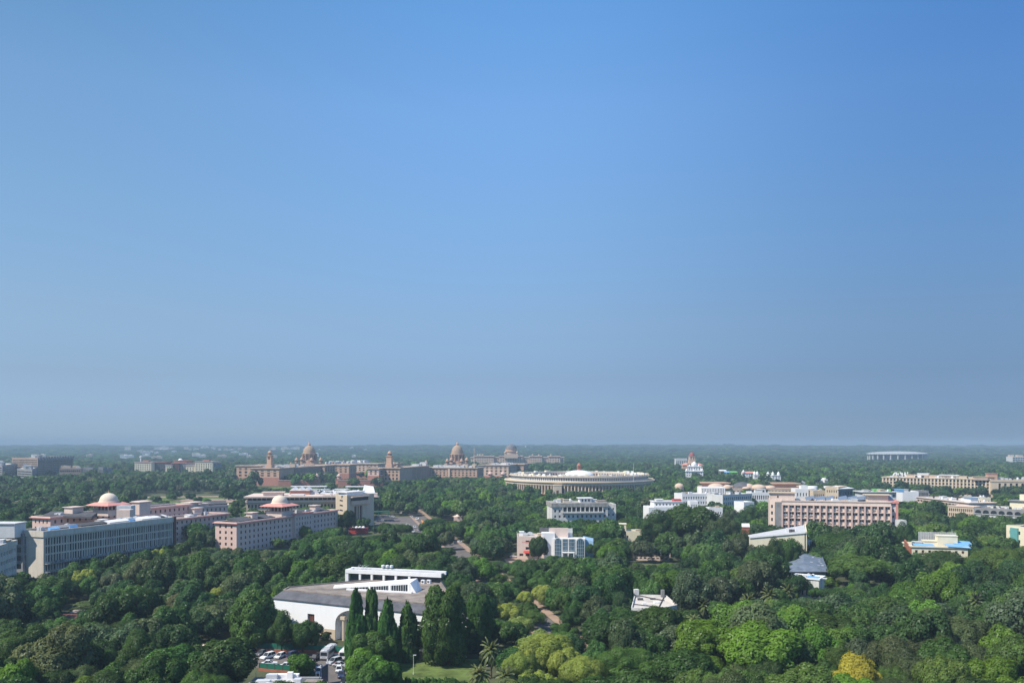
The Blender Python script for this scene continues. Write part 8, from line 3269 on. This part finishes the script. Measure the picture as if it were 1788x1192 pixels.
for t in near:
    if t[7]:
        continue
    mid = t[6] + .35 * FPX * t[3] / t[1]
    l = min(LAND, key=lambda q: math.hypot(q[0] - t[5], (q[1] - mid) * 1.3))
    groups.setdefault((t[4], l[2]), []).append(t)
for (k, l), ts in groups.items():
    cw, tw = KIND[k][3:5]
    ts.sort(key=lambda t: t[5])
    if len(ts) == 1:
        ts[0][7] = f'{cw} {tw} {l}'
    elif len(ts) == 2:
        a, b = ts
        big = a if a[2] / a[1] > b[2] / b[1] else b
        for t in ts:
            t[7] = f'{"larger" if t is big else "smaller"} of two {cw} {tw}s {l}'
    else:
        for i, t in enumerate(ts):
            t[7] = f'{ORD[min(i, 8)]} {cw} {tw} {l}'
    for t in ts:
        if len(t[7].split()) > 16:
            t[7] = t[7].replace(tw, 'tree').replace('the ', '', 1)
HEIGHT = {'broad': 1.62, 'open': 1.5, 'umbrella': 1.5, 'tall': 1.75, 'column': 1.68, 'bush': 1.45, 'palm': 1.9}
GROUPS = {'ashoka': 'columnar trees by the white gallery', 'palm': 'palms in the wood'}
for i, (x, y, r, h, k, px, pt, lab) in enumerate(near):
    var = i % len(LIB[k])
    cm, tm = LIB[k][var]
    hz = HEIGHT[KIND[k][0][var]]
    kind_name = {'palm': 'palm_tree', 'ashoka': 'columnar_tree', 'bush': 'shrub'}.get(k, 'broadleaf_tree')
    e = empty(kind_name, (x, y, terrain(x, y)), lab, 'palm' if k == 'palm' else 'tree', GROUPS.get(k, 'broadleaf trees of the near wood'))
    e.rotation_euler = (0, 0, (i * 2.399) % 6.283)
    e.scale = (r, r, h / hz)
    for nm, me in (('crown', cm), ('trunk', tm)):
        o = bpy.data.objects.new(nm, me)
        COL.objects.link(o)
        o.parent = e
    if not lab:
        e['group'] = GROUPS.get(k, 'trees')

# ---- the wood beyond: one mass of foliage
LOD = {}
for name, n, leaf in (('a', 5200, .046), ('e', 2400, .068), ('b', 900, .11), ('c', 260, .2), ('d', 90, .33)):
    for f in ('broad', 'open', 'umbrella'):
        for sd in (1, 2):
            LOD.setdefault((name, f == 'umbrella'), []).append(crown_arrays(f, sd * 31 + n, n, leaf, {'a': 2, 'e': 2, 'b': 2, 'c': 1, 'd': 0}[name]))
FAR = []
g = random.Random(77)
Y0 = 1900
while Y0 < 7600:                                         # clumps that grow with distance
    step = Y0 * .011 + 4
    nx = int((1788 + 240) / FPX * Y0 / (step * 1.15))
    for i in range(nx):
        px = -120 + (i + g.uniform(.1, .9)) / nx * 2028
        y = Y0 + g.uniform(-.5, .5) * step
        x, y = A(px, y)
        r = step * g.uniform(.55, 1.0)
        h = min(g.uniform(8, 15) + (g.uniform(3, 12) if y > 4500 and g.random() < .2 else 0), hlimit(x, y, r))
        if h < 3 or blocked(x, y, r * .5):
            continue
        FAR.append([x, y, r, h, g.choice(['dark', 'deep', 'mid', 'dark', 'neem', 'deep'])])
    Y0 += step * 1.15
Vs, Qs, Ts, Cs, CTs, Ns, NTs, off = [], [], [], [], [], [], [], 0
npg = np.random.default_rng(5)
for t in rest + FAR:
    x, y, r, h, k = t[:5]
    lod = 'a' if y < 400 else 'e' if y < 600 else 'b' if y < 1000 else 'c' if y < 1900 else 'd'
    V, q, tr, tone, L, sn = g.choice(LOD[(lod, k == 'umbrella')])
    a = g.uniform(0, 6.283)
    c, s = math.cos(a), math.sin(a)
    zz = h / 1.6
    P = np.empty((len(V), 3), np.float32)
    P[:, 0] = (V[:, 0] * c - V[:, 1] * s) * r + x
    P[:, 1] = (V[:, 0] * s + V[:, 1] * c) * r + y
    P[:, 2] = V[:, 2] * zz + terrain(x, y)
    col = np.array(KIND[k][1]) * g.uniform(.72, 1.25) * np.array([g.uniform(.8, 1.08), 1, g.uniform(1.05, 1.4)])  # far leaves tinted bluer than near ones, distance haze put into their colour
    cc = tone[:, None] * col[None]
    Vs.append(P)
    Qs.append(q + off)
    Cs.append(cc[:len(q)])
    N_ = np.stack([sn[:, 0] * c - sn[:, 1] * s, sn[:, 0] * s + sn[:, 1] * c, sn[:, 2]], 1).astype(np.float32)
    Ns.append(N_[:len(q)])
    NTs.append(N_[len(q):])
    if len(tr):
        Ts.append(tr + off)
        CTs.append(cc[len(q):])
    off += len(V)
fm = np_mesh('far_wood', np.concatenate(Vs), np.concatenate(Qs), np.concatenate(Ts))
cols = np.concatenate(Cs + CTs)
at = fm.attributes.new('leafcol', 'FLOAT_COLOR', 'FACE')
at.data.foreach_set('color', np.concatenate([cols, np.ones((len(cols), 1))], 1).astype(np.float32).ravel())
at = fm.attributes.new('nrm', 'FLOAT_VECTOR', 'FACE')
at.data.foreach_set('vector', np.concatenate(Ns + NTs).ravel())
fm.materials.append(leaf_mat('leaves_far', (0, 0, 0), 'leafcol'))
fo = bpy.data.objects.new('far_wood', fm)
fo['kind'] = 'stuff'
fo['label'] = 'green wood stretching to the hazy horizon'
COL.objects.link(fo)
print('TREES', len(near), 'rest', len(rest), 'far', len(FAR), 'faces', len(cols))

# ---------------------------------------------------------------- haze
hb = MB()
hb.box(-11500, -350, -1.2, 11500, 14500, 92)
hm = bpy.data.materials.new('haze_air')
hm.use_nodes = True
hn = hm.node_tree
hn.nodes.remove(hn.nodes['Principled BSDF'])
pv = hn.nodes.new('ShaderNodeVolumePrincipled')
pv.inputs['Color'].default_value = (0.46, 0.625, 0.76, 1)
pv.inputs['Density'].default_value = HAZE
pv.inputs['Anisotropy'].default_value = 0.0
hn.links.new(pv.outputs[0], hn.nodes['Material Output'].inputs['Volume'])
hz_o = hb.build('haze', hm)
hz_o['kind'] = 'stuff'
